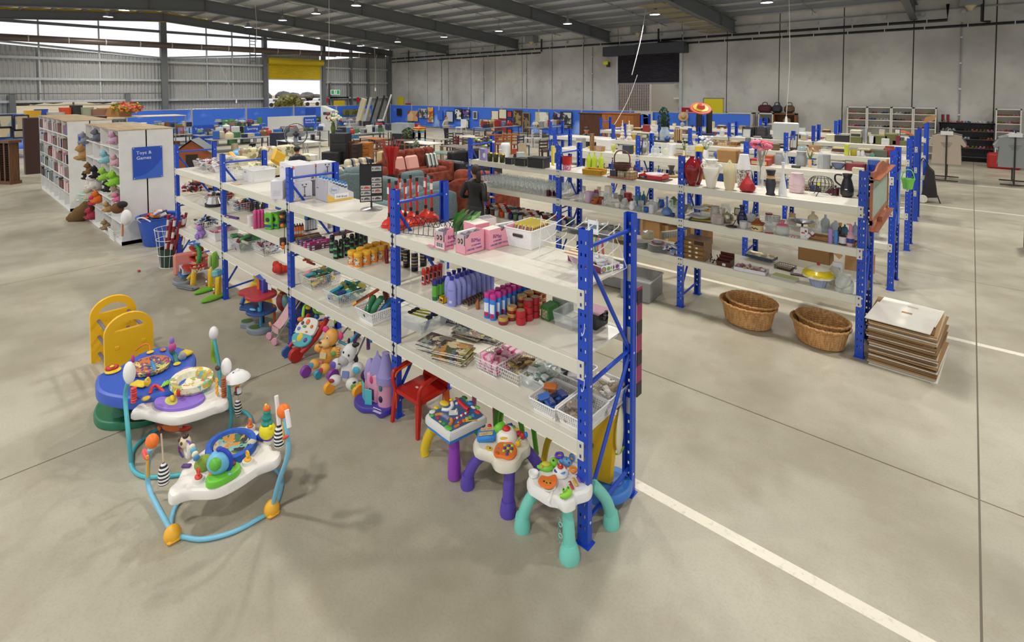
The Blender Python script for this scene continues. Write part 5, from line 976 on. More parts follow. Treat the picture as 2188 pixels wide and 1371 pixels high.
part('gatehouse',r_,lambda t:(Bx(t,CP,(-.03,.03,.17),(.14,.16,.26),None,.015),Bx(t,'#5a2f52',(-.03,-.052,.12),(.06,.004,.1)),E(t,'#c93f78',(-.03,-.052,.25),(.02,.006,.035)),t.m(CL),t.lathe([(.1,.3),(.06,.39),(.02,.44),(.012,.47),(0,.49)],4,(-.03,.03,0))))
part('round_tower',r_,lambda t:(t.m(CP),t.lathe([(.075,.04),(.07,.25),(.08,.27)],20,(.1,-0,0)),t.m(CL),t.lathe([(.085,.25),(.088,.31),(.075,.31),(.03,.5),(.034,.51),(0,.51)],20,(.1,0,0)),E(t,'#2f6f7a',(.1,-.07,.22),(.02,.012,.03)),E(t,'#2a2233',(.1,-.072,.12),(.022,.012,.03)),t.m(CP),t.cyl((.17,.05,.04),.04,.24,14)))
part('left_tower',r_,lambda t:(t.m(CL),t.lathe([(.055,.2),(.06,.25),(.03,.36),(0,.38)],16,(-.14,.05,0)),t.m(CP),t.cyl((-.14,.05,.04),.05,.18,16)))
part('door',r_,lambda t:(Bx(t,CT,(-.02,-.1,.12),(.07,.006,.14),(0,0,.3)),Bx(t,CT,(-.12,-.06,.13),(.07,.006,.16),(0,0,-.5))))
t=MB('#c9c4dd');t.tube([(.08,-.14,.05),(.17,-.14,.05),(.17,-.14,.08),(.08,-.14,.08)],.004,4,True);t.bz(.08,-.15,.05,.17,-.13,.054);ob('balcony',t,r_)
# zebra, bear and walker toys: upright push toys leaning back
def wheel(t,c,r,wd,tyre,hub,rz=0):T0=t.T;t.T=T0@Matrix.Translation(c)@Euler((PI/2,0,rz)).to_matrix().to_4x4();t.m(mt(tyre));t.lathe([(r*.55,-wd/2),(r*.93,-wd/2),(r,-wd*.25),(r,wd*.25),(r*.93,wd/2),(r*.55,wd/2)],20);t.m(mt(hub));t.lathe([(r*.5,-wd/2-.003),(r*.3,-wd/2-.01),(0,-wd/2-.012)],14);t.lathe([(r*.58,-wd*.4),(r*.58,wd*.4)],14);t.T=T0
O=V((-2.7,-.03,0));r_=thing('zebra_walker','white zebra push walker toy with orange wheels','walker toy',O,R(30));ZW=m('#dcdad6',.4);YO='#f0a52a'
def f(t):wheel(t,(.17,-.12,.06),.062,.045,YO,'#4f9ac4',R(60));wheel(t,(-.13,-.12,.055),.055,.045,YO,'#4fae3a',R(60));wheel(t,(.1,.16,.05),.05,.04,'#6a3f9a','#4f9ac4',R(60))
part('wheels',r_,f)
part('body',r_,lambda t:(E(t,ZW,(0,0,.17),(.075,.06,.11),(-.3,0,0)),E(t,ZW,(-.09,-.08,.11),(.06,.05,.05)),E(t,ZW,(.09,-.09,.1),(.062,.055,.055)),E(t,ZW,(-.1,-.02,.24),(.055,.05,.05)),E(t,ZW,(.11,-.02,.22),(.06,.05,.05)),E(t,'#5f9a3a',(.13,-.14,.1),(.03,.012,.03)),E(t,'#6a55b8',(-.12,-.065,.245),(.034,.012,.036)),E(t,'#4fb0cc',(.12,-.065,.22),(.036,.012,.036)),Bx(t,'#6f7fb0',(.01,-.07,.17),(.07,.012,.06),(-.3,0,0)),E(t,'#a03a34',(-.1,-.13,.13),(.03,.012,.02)),E(t,'#1c1a1c',(.12,-.11,.13),(.02,.02,.01)),E(t,'#8fcc3a',(.17,-.08,.1),(.02,.02,.025))))
part('head',r_,lambda t:(E(t,ZW,(0,.02,.33),(.07,.06,.1),(-.3,.3,0)),E(t,'#b5b3b0',(-.03,-.03,.28),(.055,.045,.05)),E(t,'#1c1a1c',(.06,.03,.41),(.05,.02,.022),(0,-.4,0)),E(t,'#1c1a1c',(-.01,.04,.43),(.014,.014,.04)),E(t,'#1c1a1c',(.03,-.04,.34),(.009,.006,.012)),E(t,'#1c1a1c',(-.03,-.03,.36),(.008,.006,.012)),E(t,'#2a2826',(-.05,-.07,.265),(.018,.006,.006))))
part('handle',r_,lambda t:(Tb(t,'#3f9ab8',[(-.12,.1,.25),(-.05,.16,.38),(.02,.2,.46),(.12,.2,.46),(.16,.16,.38)],.014),Tb(t,'#6a3a7a',[(-.04,.18,.3),(0,.2,.44),(.1,.2,.44),(.12,.18,.3)],.018)))
O=V((-3.12,-.02,0));r_=thing('bear_walker','orange bear push walker toy with purple wheels','walker toy',O,R(30));BO=m('#e6a850',.45)
def f(t):wheel(t,(-.16,-.12,.055),.055,.045,'#8a3fa8','#3f9ab8',R(60));wheel(t,(.15,-.14,.06),.06,.045,'#8a3fa8','#3f9ab8',R(60));wheel(t,(-.02,-.13,.045),.04,.04,'#3f9ab8','#3f9ab8',R(60))
part('wheels',r_,f)
part('body',r_,lambda t:(E(t,BO,(0,0,.18),(.075,.055,.1),(-.3,0,0)),E(t,BO,(-.08,-.09,.12),(.055,.045,.05)),E(t,BO,(.05,-.11,.1),(.055,.045,.05)),E(t,BO,(-.09,0,.24),(.045,.035,.045)),E(t,BO,(.1,-.01,.22),(.05,.03,.055)),[E(t,BO,(.13+.006*i,-.02,.19+.025*i),(.02,.014,.012))for i in range(4)],Bx(t,'#cfc08a',(0,-.065,.2),(.07,.012,.06),(-.3,0,0)),E(t,'#5fae5a',(.1,-.045,.22),(.026,.01,.026)),E(t,'#4f9ac4',(-.09,-.13,.13),(.028,.01,.028)),E(t,'#b83a4a',(.03,-.15,.1),(.024,.01,.026)),Bx(t,'#c9707f',(-.02,-.08,.14),(.05,.02,.025))))
part('head',r_,lambda t:(E(t,BO,(.04,.03,.35),(.075,.06,.085),(-.3,.2,0)),E(t,'#edbf7a',(0,-.03,.31),(.062,.045,.042)),E(t,'#d9488a',(-.04,.06,.41),(.035,.02,.035)),E(t,'#d9488a',(.13,.05,.36),(.03,.02,.042)),E(t,'#6a2a20',(-.03,-.07,.335),(.018,.01,.012)),E(t,'#f4f4f4',(.03,-.03,.37),(.014,.006,.018)),E(t,'#2a5aa0',(.03,-.036,.37),(.007,.004,.012)),Tb(t,'#5a2a20',[(-.04,-.075,.3),(-.02,-.078,.29),(0,-.074,.3)],.003)))
part('handle',r_,lambda t:(Tb(t,'#4fa0bc',[(.1,.06,.3),(.2,.08,.25),(.27,.09,.22)],.014),Tb(t,'#a8cc3a',[(-0,.15,.44),(.05,.17,.48),(.14,.17,.44),(.18,.15,.38)],.013)))
O=V((-3.6,-0,0));r_=thing('play_walker','white and teal keyboard walker toy on red wheels, behind third post','walker toy',O,R(28))
def f(t):wheel(t,(-.02,-.14,.075),.075,.06,'#b5221c','#d9c23a',R(60));wheel(t,(-.17,-.08,.06),.06,.03,'#2f5fb0','#b5221c',R(60));Tb(t,'#b5221c',[(.03,-.12,.09),(.12,0,.2),(.2,.1,.38)],.03);Tb(t,'#b5221c',[(-.16,-.06,.1),(-.1,.05,.22),(-.04,.12,.4)],.022)
part('frame',r_,f)
def f(t):
 t.T=Matrix.Translation((0,-.02,.22))@Euler((-.75+PI/2-PI/2,0,-.1)).to_matrix().to_4x4();t.T=Matrix.Translation((0,-.03,.24))@Euler((.9,0,-.1)).to_matrix().to_4x4()
 slab(t,'#dedbd4',cr2([(-.1,-0),(.1,0),(.13,.08),(.1,.17),(-.06,.17),(-.12,.08)]),-.01,.015,.01);slab(t,'#4fa8b0',cr2([(-.11,0),(-.1,-.09),(0,-.13),(.1,-.09),(.11,0)]),-.01,.02,.012)
 for c,p,d in(('#e0702a',(0,.13),(.025,.03)),('#e0c02a',(-.02,-.03),(.035,.045)),('#5a3f9a',(.06,-.05),(.025,.025)),('#e0702a',(.07,.09),(.018,.02)),('#4a4860',(-.06,.11),(.018,.02)),('#5f9a5a',(-.02,.08),(.025,.015)),('#c9cfa0',(-.07,-.08),(.025,.012)),('#e0922a',(.03,.03),(.018,.01)),('#6a7fb0',(-.08,.05),(.02,.02))):E(t,c,(p[0],p[1],.018),(d[0],d[1],.01))
part('play_panel',r_,f)
part('handle',r_,lambda t:(Tb(t,'#8fd03a',[(-.1,.1,.36),(-.12,.16,.46),(-.04,.18,.5),(.02,.15,.42),(.1,.17,.4),(.17,.18,.48),(.1,.2,.38)],.016),E(t,'#e0c02a',(-.06,.14,.46),(.03,.02,.02)),E(t,'#e0702a',(-.1,.06,.36),(.04,.03,.025)),E(t,'#2f5fa0',(.06,.12,.38),(.03,.025,.03)),E(t,'#e0702a',(.12,.08,.32),(.04,.03,.03))))
# doll stroller
O=V((-4.1,0,0));r_=thing('doll_stroller','small pink doll stroller with pale frame, left of the third post','doll stroller',O,R(0))
for x,y in((-.16,-.1),(.02,-.12),(-.1,.2),(.12,.18)):t=MB();wheel(t,(x,y,.042),.042,.03,'#d9a0b4','#8a5a6a',R(20));ob('wheel',t,r_)
part('frame',r_,lambda t:[Tb(t,'#a8b0ae',q,.007,6,1)for q in([(-.16,-.1,.05),(.04,.12,.5)],[(.02,-.12,.05),(.22,.1,.5)],[(-.1,.2,.05),(-.06,0,.28)],[(.12,.18,.05),(.13,-.02,.28)],[(-.13,-.06,.12),(.05,-.08,.12)],[(.04,.12,.5),(.22,.1,.5)])])
PK2=m('#d8a8ac',.8,noise=.2,ns=60);t=MB(PK2);t.grid(lambda u,v:(-.1+.02*v*3+.17*u,-.1+.1*v*v*2.2,.2-.03*sin(PI*v)+.28*v*v+0*u),8,10);t.grid(lambda u,v:(-.1+.17*u,-.1-.01*sin(PI*u),.2-.07*v),6,3);ob('seat',t,r_);t=MB('#d99a5a');t.tube([(-.14,-.1,.2),(-.08,-.12,.2)],.014,8);ob('handle_grip',t,r_)
# navy spotted bag, plush tail behind
t=MB(m('#22263f',.8,noise=1,ns=30,col2='#4a5070'));t.ell((0,0,.18),(.14,.12,.2),14,8);ob('spotted_bag',t,loc=(-4.25,.32,0),label='dark navy bag with white spots behind the doll stroller',cat='bag')
t=MB();E(t,m('#6f9f9a',.95,bump=.6),(0,0,.3),(.06,.05,.15),(.3,.5,0));E(t,m('#6f9f9a',.95,bump=.6),(.02,.03,.1),(.1,.08,.1));ob('plush_toy',t,loc=(-4.42,.18,0),label='long-haired grey teal soft toy between garage and stroller',cat='soft toy')
# toy garage
O=V((-4.68,0,0));r_=thing('toy_garage','three-storey toy garage with red top, blue middle and grey base','toy garage',O,R(16))
fl=lambda s:cr2([(x*s,y*s)for x,y in((-.26,-.06),(-.2,-.17),(-.08,-.16),(-.02,-.22),(.1,-.24),(.22,-.18),(.24,0),(.1,.1),(-.16,.1))],4)
part('base_floor',r_,lambda t:(slab(t,'#7f8894',fl(.95),0,.06,.012),[E(t,'#3f5f2e',(x,y,.06),(.08,.06,.008))for x,y in((-.17,-.08),(.06,-.15))]))
part('middle_floor',r_,lambda t:slab(t,'#2f4f8e',fl(.97),.22,.25,.01));part('top_floor',r_,lambda t:slab(t,'#b5343c',fl(1),.4,.44,.012))
part('columns',r_,lambda t:[Bx(t,c,(x,y,z),(.025,.025,h))for c,x,y,z,h in(('#c9702a',-.05,0,.23,.38),('#c9702a',.17,.03,.14,.28),('#3f9ac4',.12,-.12,.22,.36),('#2f3f8e',.02,-.02,.32,.18),('#22343a',.05,-.03,.14,.2))])
part('lift',r_,lambda t:(Bx(t,'#4fa8cc',(.13,-.14,.28),(.04,.03,.05)),E(t,'#5fb4d4',(.06,-.18,.28),(.05,.02,.012))))
part('tower_roof',r_,lambda t:(Bx(t,'#4a5ab0',(.02,0,.6),(.16,.1,.012),(.15,.25,0)),Bx(t,'#4a4ab0',(.09,-.03,.52),(.03,.07,.16)),Bx(t,'#c9702a',(-.05,.02,.52),(.04,.07,.16)),Bx(t,'#4a3fa8',(-.02,.03,.52),(.03,.06,.16)),Bx(t,'#e3e5e8',(.17,-.03,.52),(.06,.003,.08))))
part('ramp',r_,lambda t:Tb(t,'#2a5a9a',[(-.14,.02,.4),(-.26,-.02,.34),(-.24,-.1,.26)],.025))
# yellow ride toy behind, red hood, blue
t=MB();Tb(t,'#e0b822',[(-.16,-.05,0),(-.14,0,.22),(0,.02,.3),(.12,.05,.18),(.16,.1,0)],.045);E(t,'#e0b822',(.02,0,.4),(.08,.05,.07));E(t,'#4f8ab0',(.16,.05,.42),(.05,.05,.05));ob('ride_on_toy',t,loc=(-5.35,.22,0),label='yellow arched ride-on toy behind the toy garage',cat='ride-on toy')
t=MB();E(t,'#9a1f1c',(0,0,.14),(.2,.16,.16));E(t,'#e0c02a',(-.05,-.06,.3),(.1,.07,.03));E(t,'#e0c02a',(0,-.09,.2),(.12,.04,.06));ob('red_ride_toy',t,loc=(-4.85,.42,0),label='red and yellow domed toy under the shelf behind the garage',cat='toy')
# navy stroller behind bay 2, teal walker
t=MB();Bx(t,m('#1e2c6a',.8),(0,0,.42),(.5,.3,.02),(.3,0,.1));[Tb(t,'#8a9098',q,.01,6,1)for q in([(-.2,-.15,.03),(.1,.15,.55)],[(.25,-.15,.03),(.2,.2,.5)],[(-.25,.2,.03),(-.1,-.1,.5)])];[wheel(t,q,.05,.04,'#2a2a2e','#8a9098')for q in((-.2,-.15,.05),(.25,-.15,.05),(-.25,.2,.05))];ob('folded_stroller',t,loc=(-3.3,.4,0),label='navy folded stroller lying behind the push walkers',cat='stroller')
# marble run tower, basketball toys, pink kitchen, grey track
O=V((-6.9,-.02,0));r_=thing('ramp_tower','red and yellow toy ramp tower with blue ring top and green arch','toy',O,R(10))
part('trunk',r_,lambda t:(Tb(t,'#e0b020',[(.1,-.12,0),(.08,-.08,.2),(.04,-0,.34),(0,0,.5)],.035),Tb(t,'#e0b020',[(-.1,-.12,.02),(-.05,-.05,.12),(.04,-0,.2)],.025)))
part('green_arch',r_,lambda t:Tb(t,'#2f8a4a',[(.1,-.04,.28),(.12,-.02,.42),(.06,0,.52),(0,0,.55)],.03))
part('ramps',r_,lambda t:[(E(t,'#a32a1c',(x,y,z),(.13,.09,.02),(0,.25*s,0)))for x,y,z,s in((-.04,.02,.5,1),(0,0,.42,-1),(-.02,0,.36,1),(.1,.02,.26,-1),(-.1,-.06,.22,1))])
part('ring_top',r_,lambda t:(Tb(t,'#3a78c8',[(.1*cos(a),.1*sin(a),.6)for a in[q*PI/4 for q in range(8)]],.012,8,4,True),Tb(t,'#3a78c8',[(-.1,0,.6),(0,0,.57),(.1,0,.6)],.012),t.cyl((0,0,.52),.025,.07,12)))
part('hoop',r_,lambda t:(Tb(t,'#b5221c',[(.22+.09*cos(a),-.1+.09*sin(a),.31)for a in[q*PI/4 for q in range(8)]],.012,8,4,True),t.m(mt('#e3dfd8')),[t.tube([(.22+.085*cos(a),-.1+.085*sin(a),.3),(.22+.07*cos(a+.35),-.1+.07*sin(a+.35),.24)],.005,4)for a in[q*PI/5 for q in range(10)]],[t.tube([(.22+.085*cos(a),-.1+.085*sin(a),.3),(.22+.07*cos(a-.35),-.1+.07*sin(a-.35),.24)],.005,4)for a in[q*PI/5 for q in range(10)]]))
for i,(x,y,l)in enumerate(((-6.42,-.02,'left'),(-6.02,-.06,'right'))):
 r_=thing('toy_goal_stand','yellow post toy on long lime green foot, '+l+' one of the pair','toy',(x,y,0),R(14));part('foot',r_,lambda t:(E(t,'#6fae2a',(0,-.02,.025),(.075,.2,.035))));part('post',r_,lambda t:(Bx(t,'#e0b822',(.02,.02,.17),(.07,.07,.28),(0,.06 if i else 0,0),.02),[E(t,c,(-.02,-.02,z),(.015,.012,.015))for c,z in(('#e0702a',.18),('#f0f0f0',.13),('#b5221c',.08))]))
 if i:part('collar',r_,lambda t:Bx(t,'#6fb0b8',(-.02,.03,.34),(.12,.1,.1),(0,-.2,0),.02));part('play_wheel',r_,lambda t:(Bx(t,'#7fb83a',(-.1,.06,.5),(.05,.14,.24),(0,0,.5),.03),Bx(t,'#c9cf9a',(-.12,0,.5),(.04,.08,.17),(0,0,.5),.02),E(t,'#c9602a',(-.14,-.03,.54),(.02,.02,.02))))
O=V((-7.25,0,0));r_=thing('toy_kitchen','salmon pink toy kitchen with white front at the far end','toy kitchen',O,R(-6));SP=m('#d98a80',.45)
part('body',r_,lambda t:(Bx(t,SP,(-.12,0,.19),(.07,.42,.34),None,.03),Bx(t,SP,(.1,.12,.24),(.4,.2,.2),None,.03),Bx(t,'#b8bcc4',(.05,-.05,.14),(.28,.18,.1),None,.01),Bx(t,'#2f6fa8',(.05,-.06,.06),(.3,.2,.03))));part('oven_window',r_,lambda t:Bx(t,'#2a2c30',(.08,-.145,.14),(.08,.006,.06)))
O=V((-7,-.2,0))
t=MB();slab(t,'#7f848a',cr2([(-.22,-.02),(-.08,-.09),(.08,-.08),(.16,.02),(.05,.1),(-.1,.06)]),0,.06,.015);E(t,'#4a5a44',(.02,.02,.06),(.07,.05,.02));ob('toy_track',t,loc=O,rz=.1,label='grey plastic toy track piece on the floor by the pink kitchen',cat='toy')
t=MB();Bx(t,'#7f848a',(0,0,.02),(.34,.12,.03),None,.012);Bx(t,'#6a6e74',(0,-.05,.04),(.34,.02,.03));ob('grey_toy_tray',t,loc=(-6.72,-.2,0),rz=.35,label='narrow grey toy tray on the floor in front of the ramp tower',cat='toy')
# things standing at the rear side of the near end
O=V((-.4,.66,0));r_=thing('toy_easel','yellow toy easel tray with blue base and green clip at rear of rack','toy',V((-.16,.42,0)),R(20));part('back_panel',r_,lambda t:Bx(t,m('#e0b41c',.35),(0,0,.36),(.2,.05,.5),(0,.08,0),.02));part('dish',r_,lambda t:(E(t,'#ddd9b8',(.12,.05,.48),(.02,.13,.16)),E(t,'#dcb21c',(.11,.05,.48),(.025,.11,.14)),Tb(t,'#9ac43a',[(.1,0,.33),(.12,.05,.31),(.14,.1,.33)],.006)));part('base',r_,lambda t:(slab(t,'#3a78c8',cr2([(-.05,-.12),(.1,-.14),(.2,-.02),(.18,.14),(.02,.18),(-.08,.05)]),.06,.12,.02),E(t,'#2f68b5',(.08,.04,.12),(.07,.07,.02)),t.m(mt('#3a78c8')),t.cyl((0,0,0),.1,.07,16)))
t=MB();[Tb(t,m('#5aae2e',.3),q,.02,10)for q in([(-.15,0,0),(-.12,0,.3),(0,0,.45),(.12,0,.3),(.16,0,.02)],[(-.2,.1,0),(-.14,.1,.3),(0,.1,.42),(.14,.1,.3),(.2,.1,.02)])];ob('green_arch_frame',t,loc=(-.95,.33,0),label='curved bright green tube frame behind the cream activity table',cat='toy')
t=MB();[Tb(t,m('#e0bf22',.35),q,.024,10)for q in([(-.1,0,0),(-.05,0,.22),(.05,0,.36)],[(.28,.06,0),(.25,.06,.25),(.12,.05,.36)])];E(t,'#c9502a',(-.1,0,.03),(.04,.03,.03));Bx(t,'#8a5a4a',(.1,.1,.37),(.5,.3,.03));ob('yellow_leg_table',t,loc=(-.55,.38,0),label='brown topped toy table with yellow legs behind the cream one',cat='toy table')
t=MB();[Tb(t,m('#c87a9a',.4),q,.02,10,1)for q in([(-.12,0,0),(-.1,0,.5)],[(.14,-0,0),(.12,0,.5)])];Bx(t,'#7a3a2e',(0,.08,.48),(.36,.26,.03));ob('pink_leg_table',t,loc=(-1.25,.35,0),label='pink legged toy table behind the square activity table',cat='toy table')
# open floor toys
# yellow two-panel toy with rods
xa,xb=-5.14,-4.5;ya,yb=-1.54,-1.2;O=V((xa,(ya+yb)/2,0));zA=G('i',370,125,x=xa).z;r_=thing('step_toy','yellow two-sided toddler toy with grey rods, standing on the open floor','toddler toy',O)
YP=m('#eeb81e',.4)
def yp(h):
 w2=.2;t=MB(YP);out=[(-w2,0),(w2,0),(w2,h*.72)]+[(w2*cos(a),h*.72+h*.28*sin(a))for a in[q*PI/14 for q in range(1,14)]]+[(-w2,h*.72)]
 ins=[(w2*.62*cos(a),h*.76+h*.13*sin(a))for a in[q*PI/10 for q in range(11)]];k=len(out)
 for x in(-.02,.02):
  N0=len(t.v);t.add([(x,p[0],p[1])for p in out]+[(x,p[0],p[1])for p in ins],[])
  top=list(range(2,k));n1=len(top);q=len(ins)
  F=[(0,1,2,k,k+q-1,k-1)]
  for i in range(n1-1):a=min(q-1,int(i*q/(n1-1)));b=min(q-1,int((i+1)*q/(n1-1)));F.append((top[i],top[i+1],k+b,k+a)if a!=b else(top[i],top[i+1],k+a))
  t.f+=[tuple(N0+i for i in f)for f in F];t.mi+=[t.c]*len(F);t.sm+=[False]*len(F)
 for P in(out,ins):
  n=len(P);N0=len(t.v);t.add([(x,p[0],p[1])for x in(-.02,.02)for p in P],[(i,(i+1)%n,n+(i+1)%n,n+i)for i in range(n)],True)
 for y in(-.1,.12):t.box((.022,y,h*.52),(.006,.035,.035),.003)
 return t
ob('side_panel',yp(zA),r_,(0,0,0));ob('side_panel',yp(zA),r_,(xb-xa,0,0))
for y,z in((-.13,zA*.66),(.13,zA*.7),(-.13,zA*.4),(-.13,zA*.13),(.12,zA*.43),(.12,zA*.16)):t=MB(m('#5b5d70',.4));t.tube([(0,y,z),(xb-xa,y,z)],.016,8);ob('rod',t,r_)
O=V((-3.6,-1.42,0));r_=thing('baby_activity_seat','blue baby activity centre on green base with jungle seat','activity centre',O)
BB=m('#2f56b8',.4);GR=m('#1f6f4e',.4)
part('base',r_,lambda t:(slab(t,GR,outl('i',[(200,1200),(260,1080),(420,980),(700,960),(900,1040),(860,1140),(700,1240),(450,1290),(260,1280)],0,O,4),0,.07,.02),E(t,'#2a3a36',(-.03,-.02,.07),(.2,.17,.01)),t.m(GR),t.lathe([(.16,.06),(.13,.12),(.14,.2),(.11,.3)],18,(.02,.02,0)),t.lathe([(.09,.05),(.06,.12),(.07,.3)],14,(-.14,-.18,0))))
zt=.42;pl=outl('i',[(215,850),(260,790),(420,730),(560,640),(730,570),(900,555),(1040,600),(1085,650),(1060,760),(1000,880),(860,960),(640,1010),(400,1000),(240,950)],zt,O,4)
part('tray',r_,lambda t:(slab(t,BB,pl,zt-.1,zt,.03)))
sc=G('i',690,755,zt)-O;part('seat',r_,lambda t:(t.m(patches(['#2a3a78','#c9702a','#4f9a5a','#8a3a6a','#d8c46a'],22)),t.lathe([(.17,0),(.175,.03),(.15,.035),(.12,.01),(0,.002)],24,(sc.x,sc.y,zt+.01),1,.85,cap=False)))
def f(t):
 def g(a,b,z=zt):q=G('i',a,b,z)-O;return V((q.x,q.y,z))
 E(t,'#b5221c',g(360,745,.45),(.05,.05,.02));E(t,'#e0c02a',g(370,770,.43),(.06,.06,.015));E(t,'#e0c02a',g(360,735,.47),(.018,.018,.01));Bx(t,'#e0c02a',g(1000,620,.44),(.11,.08,.03),(0,0,.4),.012);E(t,glass('#c0c8d0',.4),g(965,650,.45),(.035,.035,.035));Tb(t,'#e0702a',[g(690,610,.42),g(680,560,.46),g(640,545,.48),g(560,600,.42)],.006);E(t,'#e0c02a',g(690,612,.43),(.03,.03,.01));Tb(t,'#2a7a78',[g(920,710,.42),g(900,640,.45),g(870,600,.5),g(880,560,.54)],.02);E(t,'#c04a8a',g(880,570,.53),(.03,.03,.04));E(t,'#8a6ac0',g(875,520,.58),(.02,.02,.04));E(t,'#e0c02a',g(920,712,.43),(.03,.03,.01));Tb(t,'#3f8ac0',[g(740,800,.43),g(720,740,.46),g(700,690,.5)],.014);E(t,'#c04a8a',g(540,670,.48),(.014,.014,.04));Bx(t,'#e0c02a',g(600,885,.44),(.14,.08,.02),(0,0,.5),.01);E(t,'#8a6ad0',g(1010,770,.42),(.065,.05,.02));E(t,'#b06a3a',g(800,590,.43),(.04,.025,.01))
part('toys',r_,f)
def jumper(O,label,TC,post,cap,caps,feet,ringp,tray,zt_,code):
 r_=thing('baby_jumper',label,'baby jumper',O);TCm=m(TC,.35)
 rel=lambda q:V(q)-V((O.x,O.y,0))
 t=MB(TCm);t.tube(cr([rel(q)for q in ringp],6,True),.015,10,True);ob('floor_ring',t,r_)
 for P in post:t=MB(TCm);t.tube(cr([rel(q)for q in P],6),.0155,10);ob('post',t,r_)
 for c_,mcol,d in caps:t=MB();E(t,mcol,rel(c_),d);ob('cap',t,r_)
 for c_ in feet:t=MB();E(t,'#f0b22e',rel(c_)+V((0,0,.035)),(.05,.05,.06));Bx(t,'#f0b22e',rel(c_)+V((0,0,.015)),(.1,.08,.03),None,.012);ob('foot',t,r_)
 pl_=outl(code,tray,zt_,O,4);t=MB();slab(t,m('#e9e5de',.4),pl_,zt_-.07,zt_,.025);ob('tray',t,r_);return r_
g1=lambda a,b,**k:G('i',a,b,**k);O=V((-2.95,-1.35,0));TL='#4fb0bc'
rp=[G('j',112,600),G('j',150,470),G('j',330,330),G('j',600,210),G('j',800,172),G('j',980,185),G('j',1062,260),G('j',1040,420),G('j',900,560),G('j',680,650),G('j',480,700),G('j',250,715),G('j',150,680)]
for q in rp:q.z=.016
zL=g1(505,870,y=-1.68).z;PLt=V((-2.98,-1.66,zL));PR=G('j',905,330);yR=-1.02;zR=g1(1345,800,y=yR).z;PRt=g1(1345,800,y=yR);PB=G('i',1265,730,y=-.85)
pw=[[(rp[0].x,rp[0].y,.016),(-3,-1.7,.25),tuple(G('i',475,1000,y=-1.68)),tuple(G('i',500,870,y=-1.68))],[tuple(G('i',1375,1290,0)+V((0,0,.016))),tuple(G('i',1390,1150,y=-1.03)),tuple(G('i',1368,950,y=-1.03)),tuple(G('i',1345,790,y=-1.03))],[(-3.3,-.95,.016),tuple(G('i',1280,720,y=-.9)),tuple(G('i',1258,600,y=-.9)),tuple(G('i',1240,500,y=-.9))]]
r1=jumper(O,'teal framed baby jumper with white caps and patterned fabric seat',TL,pw,None,[(tuple(G('i',510,790,y=-1.68)),'#ecebe8',(.05,.04,.085)),(tuple(G('i',1345,740,y=-1.03)),'#ecebe8',(.048,.04,.075)),(tuple(G('i',1236,450,y=-.9)),'#ecebe8',(.045,.04,.065))],[],rp,[(520,1120),(620,1030),(800,930),(1000,870),(1230,850),(1340,960),(1355,1040),(1240,1080),(1100,1130),(900,1175),(740,1150),(620,1120)],.38,'i')
sc=G('i',1050,880,.42)-O;part('seat',r1,lambda t:(t.m(patches(['#e6e0c8','#dcd6b8','#d87a4a','#8fb85a','#6fb0b0','#e6e0c8','#e8dfc6','#c9b04a'],18)),t.lathe([(.16,-.05),(.2,0),(.19,.04),(.14,.03),(.12,-.01),(0,-.02)],24,(sc.x,sc.y,.43),1,.8,cap=False)))
def f(t):
 def g(a,b,z=.39):q=G('i',a,b,z)-O;return V((q.x,q.y,z))
 pl2=outl('i',[(720,1050),(760,1000),(900,1000),(1040,960),(1145,965),(1150,1020),(1040,1080),(880,1105),(760,1090)],.4,O);slab(t,'#8a6ac8',pl2,.375,.405,.01);E(t,'#c9c86a',g(870,1030,.405),(.08,.04,.006));E(t,'#e8c22e',g(880,1010,.43),(.035,.02,.022));E(t,'#e8c22e',g(915,965,.46),(.02,.018,.02));E(t,'#b5221c',g(930,965,.465),(.03,.012,.03));[Tb(t,'#e8c22e',[g(a,1010,.42),g(a,1035,.405)],.008,8,1)for a in(855,900)]
 for i,c in enumerate(('#2f4fa8','#e0702a','#b5221c','#6fc0c0','#e8c22e')):E(t,c,g(655,1010,.4+.02*i),(.036-.003*i,.036-.003*i,.012))
 E(t,'#e8c22e',g(665,870,.51),(.028,.024,.035));E(t,'#e8c22e',g(670,840,.55),(.012,.012,.014))
 for i in range(7):E(t,'#e04a4a',g(550,1040,.39)+V((.004*sin(i*2),0,.018*i)),(.022,.022,.011))
 Tb(t,'#d8323a',[g(840,990),g(790,940,.42),g(740,900,.44),g(700,920,.45),g(690,970,.42)],.012)
 for i in range(4):q=g(1265,985,.39)+V((0,0,.02+.035*i));t.m(mt('#e8a82e'));t.tube([(q.x+.02*cos(a),q.y,q.z+.014*sin(a))for a in[u*PI/4 for u in range(8)]],.006,6,True)
 for i in range(9):E(t,'#a8562a',g(1325,990,.39)+V((.003*sin(i*2),0,.018*i)),(.018,.02,.011))
 E(t,'#3a2a22',g(1270,750,.55),(.03,.02,.02));[Bx(t,'#8fcc3a',g(800+i*24,890-i*10,.44),(.015,.09,.008),(0,0,1))for i in range(4)]
part('tray_toys',r1,f)
def f(t):
 a=G('i',1230,510,y=-.9)-O;Tb(t,'#9acc3a',[a,a+V((-0,0,-.08)),a+V((-.01,0,-.16)),a+V((.01,0,-.22))],.018)
part('spring_cover',r1,f)
